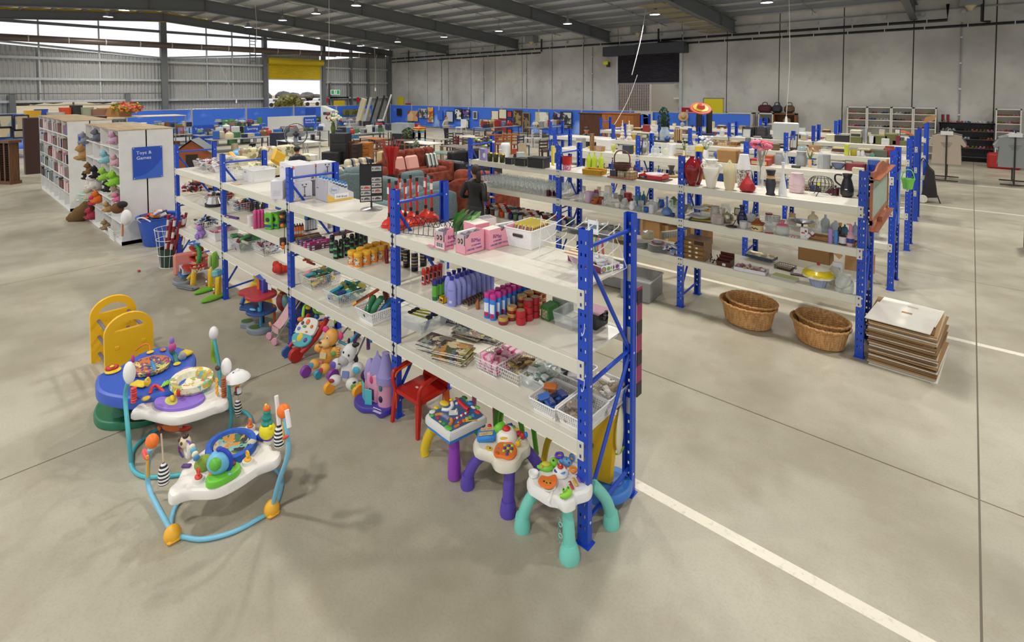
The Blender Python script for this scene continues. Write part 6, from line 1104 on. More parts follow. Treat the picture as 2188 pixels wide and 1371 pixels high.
# hat shaped mobile with striped tail
p0=G('i',1440,830,y=-1);r_=thing('hanging_toy','white parasol-topped hanging toy with striped zebra tail','hanging toy',p0);part('parasol',r_,lambda t:(t.m(mt('#e8e8e6')),t.lathe([(.1,-.01),(.09,.01),(.05,.045),(.02,.055),(.012,.07),(0,.07)],18),E(t,'#3a6ac0',(0,-.03,.05),(.008,.008,.008))))
part('doll',r_,lambda t:(E(t,'#e8c02a',(0,0,-.045),(.032,.028,.028)),Bx(t,'#c4242e',(0,0,-.1),(.055,.03,.045),None,.01),Bx(t,'#f0f0f0',(.03,0,-.1),(.02,.032,.05)),E(t,'#22304a',(0,0,-.13),(.04,.03,.01)),Tb(t,'#d8c8a0',[(0,0,-.14),(0,0,-.19)],.006,6,1)))
part('striped_tail',r_,lambda t:(t.m(stripes(['#ececec','#1c1c1e'],2,40)),t.lathe([(.004,-.34),(.024,-.3),(.03,-.26),(.02,-.2),(.006,-.185)],12)))
part('arm',r_,lambda t:Tb(t,TL,[(0,0,0),(-.06,-.01,-.06),(-.09,-.02,-.03)],.006))
# front jumper
g2=lambda a,b,**k:G('j',a,b,**k);O=V((-1.95,-1.35,0));LB='#79bcd8'
rp=[g2(440,1180),g2(430,1060),g2(470,940),g2(570,850),g2(760,720),g2(1000,640),g2(1180,620),g2(1290,690),g2(1300,800),g2(1240,960),g2(1100,1060),g2(900,1160),g2(680,1210),g2(520,1190)]
for q in rp:q.z=.016
FL,FR=g2(445,1190),g2(1230,985)
yl,yr=FL.y-0,FR.y
pw=[[tuple(FL+V((0,0,.04))),tuple(g2(330,950,y=yl)),tuple(g2(245,750,y=yl)),tuple(g2(260,480,y=yl))],[tuple(FR+V((0,0,.04))),tuple(g2(1280,740,y=yr)),tuple(g2(1355,500,y=yr)),tuple(g2(1330,220,y=yr))]]
r2=jumper(O,'light blue framed baby jumper with orange caps and globe, nearest on floor',LB,pw,None,[(tuple(g2(278,415,y=yl)),'#f0761e',(.05,.04,.048)),(tuple(g2(1318,178,y=yr)),'#f0761e',(.045,.04,.045))],[tuple(g2(440,1195)),tuple(g2(1225,990))],rp,[(405,790),(470,720),(540,590),(680,480),(880,330),(980,290),(1120,320),(1200,390),(1240,480),(1300,490),(1260,560),(1130,610),(960,720),(780,800),(560,810),(430,850)],.3,'j')
zt=.3;sc=g2(905,450,z=.33)-O;part('seat',r2,lambda t:(t.m(m('#2f5fc0',.8,noise=.15,bump=.2)),t.lathe([(.15,-.03),(.19,.01),(.185,.05),(.15,.055),(.125,.02)],26,(sc.x,sc.y,.3),1,.85,cap=False),t.m(patches(['#2f6a4a','#b8b0a0','#7fb0a8','#c98a3a','#26282c'],16)),t.lathe([(.13,.03),(.1,.008),(0,.002)],20,(sc.x,sc.y,.31),1,.85,cap=False),Bx(t,'#c9c2b0',(sc.x+.1,sc.y+.1,.35),(.06,.05,.02),(0,0,.4),.01)))
def f(t):
 def g(a,b,z=.31):q=G('j',a,b,z)-O;return V((q.x,q.y,z))
 slab(t,'#6fc43a',outl('j',[(700,740),(720,690),(800,660),(900,600),(965,590),(975,640),(900,700),(800,750),(730,762)],.33,O),.3,.345,.015);E(t,'#8a1f1c',g(915,592,.35),(.025,.02,.012));E(t,'#7fc0c0',g(890,675,.345),(.014,.01,.006))
 t.m(mt('#7f9a3a'));E(t,m('#7f9a3a',.8),g(690,590,.33),(.06,.06,.05))
 for a,b,c in((645,700,'#d8423a'),(1035,560,'#f0b52e'),(1055,295,'#e0702a'),(1200,395,'#7a4aa8')):
  q=g(a,b+20,.31);t.m(mt('#e9e6e0'));t.cyl(tuple(q-V((0,0,.01))),.035,.025,16);E(t,c,q+V((0,0,.02)),(.03,.022,.012));t.m(mt(c));t.tube([(q.x+.02*cos(u),q.y,q.z+.055+.02*sin(u))for u in[k*PI/4 for k in range(8)]],.007,6,True)
 Bx(t,'#2a3f9a',g(1180,370,.33),(.13,.1,.05),(0,0,.5),.02);Tb(t,'#5a3a8a',[g(525,545,.32),g(495,500,.36),g(490,460,.4)],.006);Bx(t,'#5a3a7a',g(550,610,.31),(.03,.06,.02),(0,0,-.8),.006)
part('tray_toys',r2,f)
def f(t):
 q=g2(812,575,z=.4)-O;E(t,'#6fb8e0',q,(.075,.075,.075),None,20,12);E(t,'#5fb43a',q+V((.035,-.035,.02)),(.045,.04,.04));E(t,'#e0862e',q+V((-0,-.05,-.05)),(.022,.018,.014));t.m(mt('#2340b0'));t.tube([(q.x+.085*cos(a)*.75,q.y+.085*cos(a)*.6,q.z+.085*sin(a))for a in[(-1.9+k*.24)for k in range(15)]],.013,8);E(t,'#2340b0',q+V((0,0,.085)),(.02,.02,.014))
part('globe_toy',r2,f)
def f(t):
 q=g2(1190,330,z=.42)-O;E(t,'#eada1e',q,(.062,.055,.06));E(t,'#eada1e',q+V((.05,0,.045)),(.016,.012,.016));t.m(mt('#1f8a80'));t.lathe([(.035,.04),(.04,.06),(.028,.075),(.034,.1),(.022,.12),(.026,.14),(.018,.15)],14,tuple(q));E(t,'#e0702a',q+V((0,0,.16)),(.026,.024,.022));E(t,'#f0d22a',q+V((-.015,0,.18)),(.01,.01,.01))
part('stacking_toy',r2,f)
def f(t):
 for q,k in((G('j',372,760,y=yl)-O,0),(G('j',1285,460,y=yr)-O,1)):
  t.m(stripes(['#ececec','#1c1c1e'],2,42));t.lathe([(.01,0),(.03,.01),(.034,.06),(.026,.12),(.006,.15)],12,tuple(q));Tb(t,'#cbb49a'if not k else '#e6e2de',[q+V((0,0,.15)),q+V((-.015,0,.26)),q+V((-.03,0,.33))],.005 if not k else .014,6,1)
part('striped_tails',r2,f)
def f(t):
 a,b=g2(262,540,y=yl)-O,g2(1340,260,y=yr)-O;Tb(t,'#e8a82e',[a+V((.02,-.02,-.12)),a+V((.02,-.02,.03))],.009,6,1);E(t,'#e0504a',a+V((-.02,-.02,.02)),(.055,.02,.012),(0,.3,0));Tb(t,'#e9e6e4',[b+V((.01,0,.08)),b+V((.04,0,-.02))],.015,8,1);E(t,'#e0403a',b+V((.03,-.02,-.08)),(.05,.015,.01),(0,-.6,0));Tb(t,'#e0b84a',[b+V((-.02,-.01,0)),b+V((-.015,-.01,-.13))],.008,6,1)
part('strap',r2,f)
def f(t):
 q=g2(540,420,z=.42)-O;E(t,'#dccfae',q,(.045,.035,.04));E(t,'#4a3020',q+V((-.02,-.03,.015)),(.014,.008,.014));E(t,'#5a3a22',q+V((.02,-.03,.01)),(.012,.008,.012));E(t,'#3a2418',q+V((.01,0,.045)),(.02,.02,.015));t.m(mt('#e3dfd6'));p=g2(555,480,z=.37)-O;t.tube([(p.x+.04*cos(a),p.y,p.z+.055*sin(a))for a in[k*PI/6 for k in range(12)]],.012,6,True);E(t,'#c42a3a',q+V((-.01,-.03,-.04)),(.014,.008,.008));Tb(t,'#6a3fa8',[q+V((.03,0,.02)),q+V((.08,0,.035)),q+V((.13,0,.03))],.006);[E(t,c,q+V((.14+.028*i,0,.028-.012*i)),(.015,.02,.02))for i,c in enumerate(('#e6e0c4','#5fa8c4','#e6e0c4','#3f80b0'))]
part('dog_mirror',r2,f)
t=MB();Tb(t,'#b5301f',[(-.2,-.02,.02),(-.08,0,.025),(0,.03,.03),(.1,.08,.03),(.12,.13,.03),(.06,.1,.03)],.014);E(t,m('#d9703a',.9),(.02,.02,.04),(.09,.025,.03),(0,0,.5));E(t,m('#d9703a',.9),(-.07,-.04,.03),(.03,.015,.02));ob('fallen_toy',t,loc=g2(400,350),label='orange and red soft toy lying on the floor between the two jumpers',cat='soft toy')
t=MB();E(t,'#b5202a',(0,0,.015),(.035,.022,.015));ob('red_scrap',t,loc=at(297,580),label='tiny red scrap on the bare floor left of the wire bin',cat='scrap')
# rack with the vases
def onshelf(P,a,b):
 y=min(max(P.y,a),b);return V((CAM.x+(P.x-CAM.x)*(y-CAM.y)/(P.y-CAM.y),y,P.z))
def lt(name,lab,cat,spec,z,col,prof,n=20,more=None,rough=.3,group=None,**kw):
 P,h,w_=K(spec[0],spec[1],spec[2],spec[3],spec[4],z);P=onshelf(P,3.93,4.43)
 mm=m(col,rough)if isinstance(col,str)else col
 t=MB(mm);t.lathe([(r*w_/2,q*h)for r,q in prof],n,cap=kw.pop('cap',True),**kw)
 if not more:return ob(name,t,loc=P,label=lab,cat=cat,group=group)
 r_=thing(name,lab,cat,P,0,group);ob('body',t,r_);more(r_,h,w_);return r_
VASE=[(.35,0),(.42,.02),(.75,.2),(1,.5),(.93,.7),(.5,.88),(.28,.95),(.32,1)];BOT=[(1,0),(1,.6),(.8,.72),(.3,.82),(.3,1)];JAR=[(.8,0),(1,.1),(1,.7),(.8,.82),(.75,.85),(.75,1)];BOWL=[(.4,0),(.45,.05),(.85,.5),(1,1),(.94,1),(.8,.5),(0,.15)];CYL=[(1,0),(1,1)];CUP=[(.7,0),(.95,.15),(1,1),(.93,1),(.88,.2),(0,.12)];PITCH=[(.7,0),(.95,.12),(1,.4),(.85,.7),(.72,.85),(.85,1)];TEAP=[(.5,0),(.8,.08),(1,.4),(.8,.7),(.4,.8),(.12,.86),(.14,.95),(0,1)]
def handle(mat,s=1,top=.85,bot=.25,out=.45,r=.0055):
 def f(r_,h,w_):
  t=MB(mt(mat));x=s*w_/2;t.tube(cr([(x*.75,0,top*h),(x*(1+out),0,top*h*.98),(x*(1+out),0,bot*h*1.4),(x*.85,0,bot*h)],5),r,6);ob('handle',t,r_)
 return f
DR=m('#7d1219',.08)
lt('vase','glossy dark red vase, front one beside the middle post of vase rack','vase',('e',282,432,195,122),Z1,DR,VASE,28)
lt('vase','second glossy dark red vase, half hidden behind the first','vase',('e',330,418,208,80),Z1,DR,VASE,28)
lt('urn','white ceramic urn with two scroll handles on the top shelf','urn',('e',430,445,218,128),Z1,'#e9e5da',[(.45,0),(.5,.03),(.7,.3),(1,.6),(.9,.72),(.5,.78),(.42,.85),(.8,1),(.7,1),(.35,.86)],26,lambda r_,h,w_:[(lambda t:(t.tube(cr([(s*w_*.25,0,h*.78),(s*w_*.5,0,h*.84),(s*w_*.62,0,h*.74),(s*w_*.48,0,h*.64)],5),.009,7),ob('scroll_handle',t,r_)))(MB(m('#e9e5da',.3)))for s in(-1,1)])
lt('vase','tall cream ribbed vase with narrow neck on the top shelf','vase',('e',572,460,222,92),Z1,'#d3c59c',[(.62,0),(.75,.1),(.95,.35),(1,.6),(.75,.8),(.25,.94),(.17,1)],40,flute=.02,nf=20,rough=.25,more=lambda r_,h,w_:ob('price_dot',E(MB(),'#e8d02a',(0,-w_*.16,h*.93),(.008,.004,.006)),r_))
PATT=m('#e6e4e0',.3,noise=1,ns=55,col2='#55565c')
lt('vase','white tapered vase with dark patterned lower half behind red bulb vase','vase',('e',682,440,178,112),Z1,'#e8e8e6',[(.93,.55),(.62,.95),(.6,1),(0,1)],26,lambda r_,h,w_:ob('patterned_base',MB(PATT).lathe([(w_*.36,0),(w_*.5,.25*h),(w_*.465,.55*h)],26),r_))
lt('vase','squat red dimpled bulb vase at the front of the top shelf','vase',('e',710,475,322,120),Z1,m('#b01f25',.3,bump=.6,ns=90),[(.6,0),(.95,.1),(1,.25),(.7,.5),(.3,.72),(.14,.85),(.15,.97),(.2,1)],28)
def flowers(cols,spread,z0,n,r=.03,leaf='#4f7a3a'):
 def f(r_,h,w_):
  t=MB();
  for i in range(n):x,y,z=U(-1,1)*spread[0],U(-1,1)*spread[1],z0*h+U(0,spread[2]);t.m(leaf);t.tube([(0,0,h*.5),(x*.6,y*.6,h*.5+(z-h*.5)*.6),(x,y,z)],.003,4)
  ob('stems',t,r_);t=MB()
  for i in range(n):
   x,y,z=U(-1,1)*spread[0],U(-1,1)*spread[1],z0*h+U(0,spread[2]);c=cols[i%len(cols)]
   for k in range(7):a=k*.9;t.m(mt(c));t.ell((x+r*.5*cos(a),y+r*.5*sin(a),z+U(-.3,.3)*r),(r*.5,r*.35,r*.4),7,4)
  ob('blossoms',t,r_)
 return f
lt('glass_vase','tall clear cylinder vase holding pink gladiolus flowers','vase',('e',812,425,125,62),Z1,CLR,[(.6,0),(.62,.02),(1,1)],24,lambda r_,h,w_:(flowers(['#e06a80','#e8879a','#d85c76'],(.1,.04,.1),.98,12,.05)(r_,h,w_),ob('twigs',Tb(Tb(MB(),'#7a7672',[(-.02,0,.01),(-.005,0,h*.4),(-.025,0,h*.75),(-.03,0,h*1.02)],.006,6),'#6f7a4a',[(-.03,0,h),(-.05,0,h*1.1)],.006),r_)),cap=False)
lt('vase','black ribbed vase wrapped with rope and bamboo band','vase',('e',888,497,298,76),Z1,'#2b2c30',[(.85,0),(.9,.03),(.7,.1),(1,.45),(.85,.62),(.68,.68),(.68,.78),(.9,.97),(.95,1),(.7,1)],32,lambda r_,h,w_:ob('rope_band',MB('#b98d52').lathe([(w_*.37,.64*h),(w_*.4,.66*h),(w_*.4,.74*h),(w_*.37,.78*h)],20).m('#e3d9c0').lathe([(w_*.41,.69*h),(w_*.41,.71*h)],20),r_),flute=.02,nf=16)
lt('vase','slim white trumpet-necked vase standing right of the black roped vase','vase',('e',982,505,240,60),Z1,'#e9e9ea',[(.9,0),(1,.05),(.95,.2),(.5,.5),(.28,.75),(.34,.96),(.45,1)],24)
lt('jar','pale pink ribbed churn-shaped jar on the top shelf','jar',('e',1090,480,322,112),Z1,'#d6bdc2',[(.85,0),(.95,.03),(.9,.06),(.97,.15),(.92,.18),(.98,.28),(.93,.31),(.99,.42),(.94,.45),(1,.65),(.75,.84),(.8,1),(.72,1)],26,lambda r_,h,w_:[ob('ear',E(MB(),'#d6bdc2',(s*w_*.47,0,h*.75),(.014,.01,.016)),r_)for s in(-1,1)])
P,h,w_=K('e',1275,505,335,172,Z1);r_=thing('wire_bowl','black wire ball basket on three curled feet, top shelf','wire basket',P);t=MB(BWIRE)
for i in range(18):a=i*PI/9;t.tube([(w_/2*sin(q)*cos(a),w_/2*sin(q)*sin(a),h*.55-h*.42*cos(q))for q in[.5+k*.33 for k in range(7)]],.003,5)
for q in(.45,1.5,2.45):t.tube([(w_/2*sin(q)*cos(a),w_/2*sin(q)*sin(a),h*.55-h*.42*cos(q))for a in[k*PI/10 for k in range(20)]],.0035,5,True)
for i in range(3):a=i*2.1+.3;t.tube(cr([(w_*.2*cos(a),w_*.2*sin(a),h*.16),(w_*.35*cos(a),w_*.35*sin(a),h*.08),(w_*.45*cos(a),w_*.45*sin(a),0)],4),.004,5)
ob('wire_cage',t,r_);ob('price_dot',E(MB(),'#d8e02a',(0,-w_*.5,h*.6),(.014,.003,.02)),r_)
lt('bottle','small dark red glass bottle between wire ball and black pitcher','bottle',('e',1388,482,405,50),Z1,'#4a1a26',BOT)
lt('pitcher','matt black jug with side handle at the right end of shelf','pitcher',('e',1478,512,328,92),Z1,'#1c1c1f',[(.7,0),(.95,.1),(1,.35),(.75,.65),(.55,.82),(.75,1),(.65,1)],26,lambda r_,h,w_:(handle('#1c1c1f',-1,.92,.45,.7,.01)(r_,h,w_),ob('label',E(MB(),'#e0e2e4',(0,-w_*.5,h*.35),(.014,.003,.006)),r_)))
LT('glass_dish','clear beaded glass candle dish behind the black roped vase','dish','e',800,465,425,90,Z1,[('',CLR,BOWL)])
# chalkboard frame on the rack end
O=V((.985,3.99,0));zt,zb=2.12,1.3;r_=thing('chalkboard','carved wooden wall chalkboard with shelf hooked on the rack end','chalkboard',(.96,4,0));WD=wood('#b06a44','#8a4a2c',2)
zt=G('v',905,690,x=.96).z;zb=G('v',920,1150,x=.96).z;y0=G('v',845,900,x=.96).y;y1=G('v',985,900,x=.96).y;yw=y1-y0
def fpt(t):t.bz(-.01,-0,zb,.012,.05,zt-.08);t.bz(-.01,yw-.05,zb,.012,yw,zt-.08);t.bz(-.01,0,zb+.06,.012,yw,zb+.11);t.bz(-.01,0,zt-.14,.012,yw,zt-.09);t.bz(-.01,-.015,zb,.07,yw+.015,zb+.012);t.bz(-.01,-.015,zt-.11,.075,yw+.015,zt-.098);t.prism([(0,zt-.1),(yw,zt-.1),(yw,zt-.03),(yw*.8,zt-.05),(yw*.65,zt-0),(yw*.5,zt+.01),(yw*.35,zt),(yw*.2,zt-.05),(0,zt-.03)],-.01,.008,ax=0)
P0=V((.968,y0,0));r_.location=P0;t=MB(WD);fpt(t);t.bz(0,yw*.35,zb+.01,.05,yw*.65,zb+.07);ob('frame',t,r_);ob('slate',MB(m('#a4b5a4',.6,noise=.1,ns=8)).bz(-.006,.04,zb+.1,.002,yw-.04,zt-.13),r_)
# middle bay, top
lt('bucket','red tapered tub with pink petals printed at base, next to post','bucket',('u',45,745,622,92),Z1,m('#b5201f',.3),[(.75,0),(1,1),(.95,1)],22,cap=False,more=lambda r_,h,w_:ob('print',MB(patches(['#b03068','#e3d5da','#c85a8a'],40)).lathe([(w_*.378,0),(w_*.44,h*.42)],22,cap=False),r_))
for i,(a,yb)in enumerate(((238,705),(283,715),(340,710))):lt('bottle','frosted lime yellow bottle behind the yellow tray, %s from left'%ORD[i],'bottle',('u',a,yb,575,44),Z1,m('#b8cf1e',.35,trans=.2),[(.9,0),(1,.05),(1,.55),(.6,.72),(.25,.8),(.25,.95),(.35,1)],16)
def woven(col,col2):return wood(col,col2,0,14)
P=G('u',255,780,Z1)+V((-0,.09,0));t=MB(m('#cf9e2a',.6,noise=.3,ns=60));wires(t,.3,.2,.075,.95,26,18,6,.0055,.007);t.bz(-.15,-.1,0,.15,.1,.006);ob('woven_tray',t,loc=P,rz=.12,label='yellow woven rectangular tray in front of the lime bottles',cat='tray')
P=G('u',505,812,Z1)+V((0,.1,0));t=MB(m('#3a2416',.5));wires(t,.42,.24,.14,.95,8,5,3,.0022,.003);t.m('#9a6a4a').bz(-.2,-.115,0,.2,.115,.02);ob('wire_basket',t,loc=P,label='brown wire basket with wooden base holding books and a basket',cat='basket')
for i,c in enumerate(('#3b3f52','#c9b89a','#b5a27a')):t=MB(c);t.bz(-.05,-.08,0,.05,.08,.08);ob('box_in_basket',t,loc=P+V((-.13+i*.125,0,.021)),label=('navy','pale tan','sand')[i]+' small box lying in the brown wire basket',cat='box')
r_=thing('handled_basket','dark brown wicker basket with tall hoop handle atop the wire basket','basket',P+V((-.03,0,.105)));t=MB(woven('#5a2f1c','#33180e'));t.lathe([(.085,0),(.11,.02),(.13,.05),(.125,.09),(.14,.1),(.12,.1),(.11,.03),(0,.01)],24);ob('bowl',t,r_);Tb_=MB();Tb(Tb_,'#6a3a22',[(-.12,0,.08),(-.12,0,.2),(-.06,0,.27),(.06,0,.27),(.12,0,.2),(.12,0,.08)],.009);ob('hoop_handle',Tb_,r_)
P=G('u',800,832,Z1)+V((-.04,.1,0));t=MB('#4a4a3a');t.bz(-.19,-.12,0,.2,.13,.012);ob('flat_pack',t,loc=P,label='flat dark pack underneath the red box',cat='pack');r_=thing('red_box','red open box holding a clear glass cake plate','box',P+V((-.02,0,.012)));t=MB(m('#b8222a',.4));shell_box(t,.34,.24,.055);ob('carton',t,r_);r_.location=P+V((.14,-.1,.013));t=MB('#1a1a1c');t.bz(-.33,-.001,.012,-.21,0,.045);ob('print',t,r_);text('TREK',.03,'#d8c8c8',r_,(-.32,-.0015,.018),FRONT)
t=MB(CLR);t.lathe([(.1,0),(.13,.03),(.125,.03),(0,.01)],24);ob('glass_plate',t,loc=P+V((-.02,.03,.05)),label='round clear glass plate sitting in the red box',cat='plate')
lt('vase','small black ribbed trumpet vase left of the middle post','vase',('u',945,795,695,92),Z1,'#2e2c2a',[(.9,0),(.95,.08),(.6,.25),(.35,.6),(.6,.95),(.7,1)],22,more=lambda r_,h,w_:ob('clay_dish',MB('#b89a70').lathe([(w_*.6,-0),(w_*.75,.03)],22),r_))
# left bay, top (crop d)
t=MB('#8d83b8');t.bz(-.07,-.05,0,.07,.05,.2);t.m('#c8cbc0').bz(-.072,-.052,0,-.04,.04,.17);t.m('#e6e6ea').ell((.06,-.05,.09),(.035,.004,.045),12,6);ob('lilac_box',t,loc=G('t',1310,655,Z1)+V((0,.1,0)),label='lilac and grey gift box near the far post of vase rack',cat='box')
t=MB();
for k in range(9):c=['#2f5fc8','#7fc03a','#e8e8e8'][k%3];t.m(mt(c));t.ell((.06*k-.2,0,.06*sin(k*1.1)),(.035,.02,.02),7,4)
ob('garland',t,loc=(-4.78,3.9,1.93),label='blue, green and white ribbon garland hung on the far frame',cat='garland')
t=MB('#a86a80');t.tube([(-0,0,.03),(.22,.04,.035)],.022,10);ob('paper_roll',t,loc=G('t',1345,640,Z1)+V((0,.12,.02)),label='long rose coloured paper roll behind the green candle jars',cat='roll')
for i,a in enumerate((1400,1450,1505)):lt('candle_jar','dark green and gold lantern jar, %s of three from left'%ORD[i],'jar',('t',a,682,605,50),Z1,m('#3c401e',.25,.3),[(.8,0),(1,.1),(1,.85),(.8,1),(0,1)],14,more=lambda r_,h,w_:ob('gold_rim',MB(m('#b59a4a',.3,.6)).lathe([(w_*.45,h*.9),(w_*.5,h*.95),(w_*.4,h*1.06)],12),r_))
for i,(a,yb,w_,h,d)in enumerate(((1560,690,.14,.11,.1),(1655,705,.2,.13,.18),(1790,722,.3,.17,.2))):r_=thing('lidded_box','black leather-look storage box, '+['small one beside the jars','middle sized one','largest one with lid'][i],'box',G('t',a,yb,Z1)+V((-.02,d/2+.01,0)),.1);t=MB(m('#18181b',.45));t.bz(-w_/2,-d/2,0,w_/2,d/2,h*.82);ob('box_body',t,r_);t=MB(m('#202024',.4));t.bz(-w_/2-.004,-d/2-.004,h*.83,w_/2+.004,d/2+.004,h,.004);ob('lid',t,r_);t=MB('#8c8c90');t.bz(-w_/2-.001,-d/2-.001,0,-w_/2+.003,-d/2+.003,h*.82);t.bz(w_/2-.003,-d/2-.001,0,w_/2+.001,-d/2+.003,h*.82);ob('piping',t,r_)
lt('bin','white plastic canister bin with lid behind the black boxes','bin',('t',1533,640,505,82),Z1,'#e6e8ea',[(.75,0),(.95,.75),(1,.78),(1,.92),(.8,1),(0,1)],20,more=lambda r_,h,w_:ob('side_tray',MB('#dfe1e3').bz(-w_*.8,-.04,h*.5,-w_*.4,.04,h*.56),r_))
t=MB(m('#b8a88c',.7));t.grid(lambda u,v:(.1-.2*u,.02*sin(3*v),.28*v+.04*sin(PI*u)),6,6);ob('beige_cloth',t,loc=G('t',1625,660,Z1)+V((0,.15,0)),label='beige cushioned board standing behind the black boxes',cat='board')
lt('table_lamp','small brown and orange lamp standing among the black boxes','lamp',('t',1613,640,545,50),Z1,'#2e1a12',[(.9,0),(.5,.3),(.4,.5)],14,more=lambda r_,h,w_:ob('shade',MB('#9a3a1e').lathe([(w_*.5,h*.5),(w_*.42,h*.95),(0,h)],14),r_))
lt('clear_container','clear clip-lid food container on the middle black box','container',('t',1660,625,585,95),Z1+.132,glass('#dfe6ea',.4,.1),[(.9,0),(1,1)],4)
lt('yellow_vase','tall yellow plastic vase beside the post at the bay end','vase',('t',1940,698,530,34),Z1,'#e2cf4a',[(.7,0),(1,1),(.9,1)],16)
# middle level
GLS=glass('#f2f6f6',.2,.04)
lt('cake_stand','two-tier white cake stand on the middle shelf of vase rack','cake stand',('e',350,690,645,165),Z2,'#c9ccc8',[(.35,0),(.9,.5),(1,1),(0,.8)],26,lambda r_,h,w_:(ob('upper_plate',MB('#c9ccc8').lathe([(0,.125),(w_*.32,.135),(w_*.36,.15)],24),r_),ob('stem',MB(m('#c0c2c4',.3,.8)).cyl((0,0,h*.5),.005,.17,8),r_)))
t=MB('#3a3f22');slab(t,'#3a3f22',rrect(.34,.22,.04),0,.012,.004);slab(t,'#b09a4a',rrect(.28,.17,.04),.01,.014,.002);ob('green_tray',t,loc=G('e',345,700,Z2)+V((0,.1,0)),rz=.2,label='dark green oval tray with gold border under the cake stand',cat='tray')
for nm,lab,cat,a,yb,yt,w_,col,prof,mo in(('pitcher','grey stoneware jug behind the floral glass jar','jug',462,690,578,75,'#b3b0ac',PITCH,handle('#b3b0ac')),('glass_jar','clear glass jar with red flower pattern','jar',478,722,640,95,glass('#e9dcdc',.35,.05),JAR,None),('teapot','silver and gold teapot on the middle shelf','teapot',553,712,615,100,m('#b5ac96',.2,.7),TEAP,lambda r_,h,w_:(handle(m('#b5913a',.3,.6),1)(r_,h,w_),ob('spout',Tb(MB(),m('#b5913a',.3,.6),[(-w_*.4,0,h*.3),(-w_*.65,0,h*.5),(-w_*.72,0,h*.75)],.008),r_))),('glass_jar','tall clear jar behind the gold teapot','jar',540,660,563,80,GLS,JAR,None),('vase','dark blue glazed vase with narrow neck','vase',670,735,572,76,m('#161c4a',.12),[(.6,0),(.95,.1),(1,.35),(.7,.6),(.4,.75),(.42,.85),(.62,1)],None),('teapot','small white teapot right of the dark blue vase','teapot',735,705,620,80,'#b9bcbe',TEAP,handle('#b9bcbe')),('mug','white mug with gold rim in front of the blue vase','mug',680,757,695,62,'#c6c8c8',CUP,handle('#c6c8c8')),('jug','brown and cream stoneware jug with dark lettering','jug',787,778,722,90,'#d3c08c',[(.8,0),(.97,.1),(1,1)],lambda r_,h,w_:(ob('brown_top',MB(m('#8a4a1a',.2)).lathe([(w_*.5,h),(w_*.48,h*1.3),(w_*.2,h*1.75),(w_*.16,h*2.05),(w_*.2,h*2.1)],20),r_),ob('lettering',MB('#3a2416').grid(lambda u,v:(w_*.505*cos(-PI/2-.2+.7*(u-.5)*1.6),w_*.505*sin(-PI/2-.2+.7*(u-.5)*1.6),h*(.42+.2*v+.08*sin(12*u))),14,1),r_),handle(m('#8a4a1a',.2),1,1.5,.95,.1)(r_,h,w_))),('glass_jar','clear jar with dark red lid','jar',876,695,628,55,GLS,JAR,lambda r_,h,w_:ob('lid',MB('#8a1f28').cyl((0,0,h),w_*.46,.018,16),r_)),('glass_bowl','clear glass bowl on the middle shelf beside the stoneware jug','bowl',885,765,715,100,GLS,BOWL,None),('glass_jar','clear glass jar with pink crown-shaped lid','jar',978,806,728,100,glass('#dfe6e2',.35,.05),[(.7,0),(1,.2),(1,.7),(.85,1)],lambda r_,h,w_:ob('lid',MB('#d4788a').lathe([(w_*.42,h),(w_*.42,h*1.12),(w_*.1,h*1.2),(w_*.22,h*1.6),(w_*.08,h*1.55)],10),r_)),('fruit_bowl','dark blue footed fruit bowl on brown stem','bowl',1135,662,600,152,'#2a2c3f',[(.25,0),(.08,.2),(.1,.55),(.7,.75),(1,1),(.92,1),(0,.65)],None),('glass_jar','greenish glass pot between the crown jar and carton','jar',1050,730,660,70,GLS,JAR,None),('glass_jar','clear glass tumbler group piece under the fruit bowl','glass',1000,700,655,50,GLS,CYL,None),('bottle','clear bottle with white sprayer left of lotions','bottle',1255,802,700,48,GLS,BOT,None),('bottle','tall clear hand wash bottle at the back of the lotions','bottle',1310,775,640,60,glass('#c8d4d8',.4,.1),BOT,None),('bottle','white bottle with blue arc print behind the lilac tubes','bottle',1390,745,648,60,'#d3d9e4',VASE,None),('tube','lilac tube standing in the wooden tray','tube',1350,868,755,32,'#a88ac8',CYL,None),('tube','bright blue tube standing in the wooden tray','tube',1392,873,768,30,'#4f86c8',CYL,None),('bottle','dark bottle with gold cap behind the medicine bottle','bottle',1424,850,708,36,'#22242a',BOT,lambda r_,h,w_:ob('cap',MB(m('#b8902e',.3,.5)).cyl((0,0,h*.86),w_*.3,h*.15,12),r_)),('bottle','dark bottle with white label in the wooden tray','bottle',1444,880,785,50,'#3a2a30',[(1,0),(1,.8),(.6,.85),(.6,1),(0,1)],lambda r_,h,w_:ob('label',MB('#d8d4d4').lathe([(w_*.51,h*.15),(w_*.51,h*.7)],20,cap=False),r_)),('pump_bottle','pink lotion pump bottle at the right of the wooden tray','bottle',1503,888,765,54,'#dba6b8',BOT,lambda r_,h,w_:(ob('pump',MB('#e08aa8').cyl((0,0,h*.95),w_*.22,h*.4,12).box((-.015,0,h*1.38),(.045,.018,.012)),r_),ob('label',MB('#2f3f86').lathe([(w_*.51,h*.2),(w_*.51,h*.5)],20,cap=False),r_))),('bottle','teal bottle at the back of the wooden tray','bottle',1460,790,710,42,'#3f6f8a',BOT,None),('bottle','pale lilac bottle in the corner by the end post','bottle',1540,800,690,36,'#b5b5d8',BOT,None),('small_jar','small silver tin near the wooden tray','tin',1620-260,660,620,50,'#a3a8ae',CYL,None)):
 lt(nm,lab,cat,('e',a,yb,yt,w_),Z2,col,prof,18,mo)
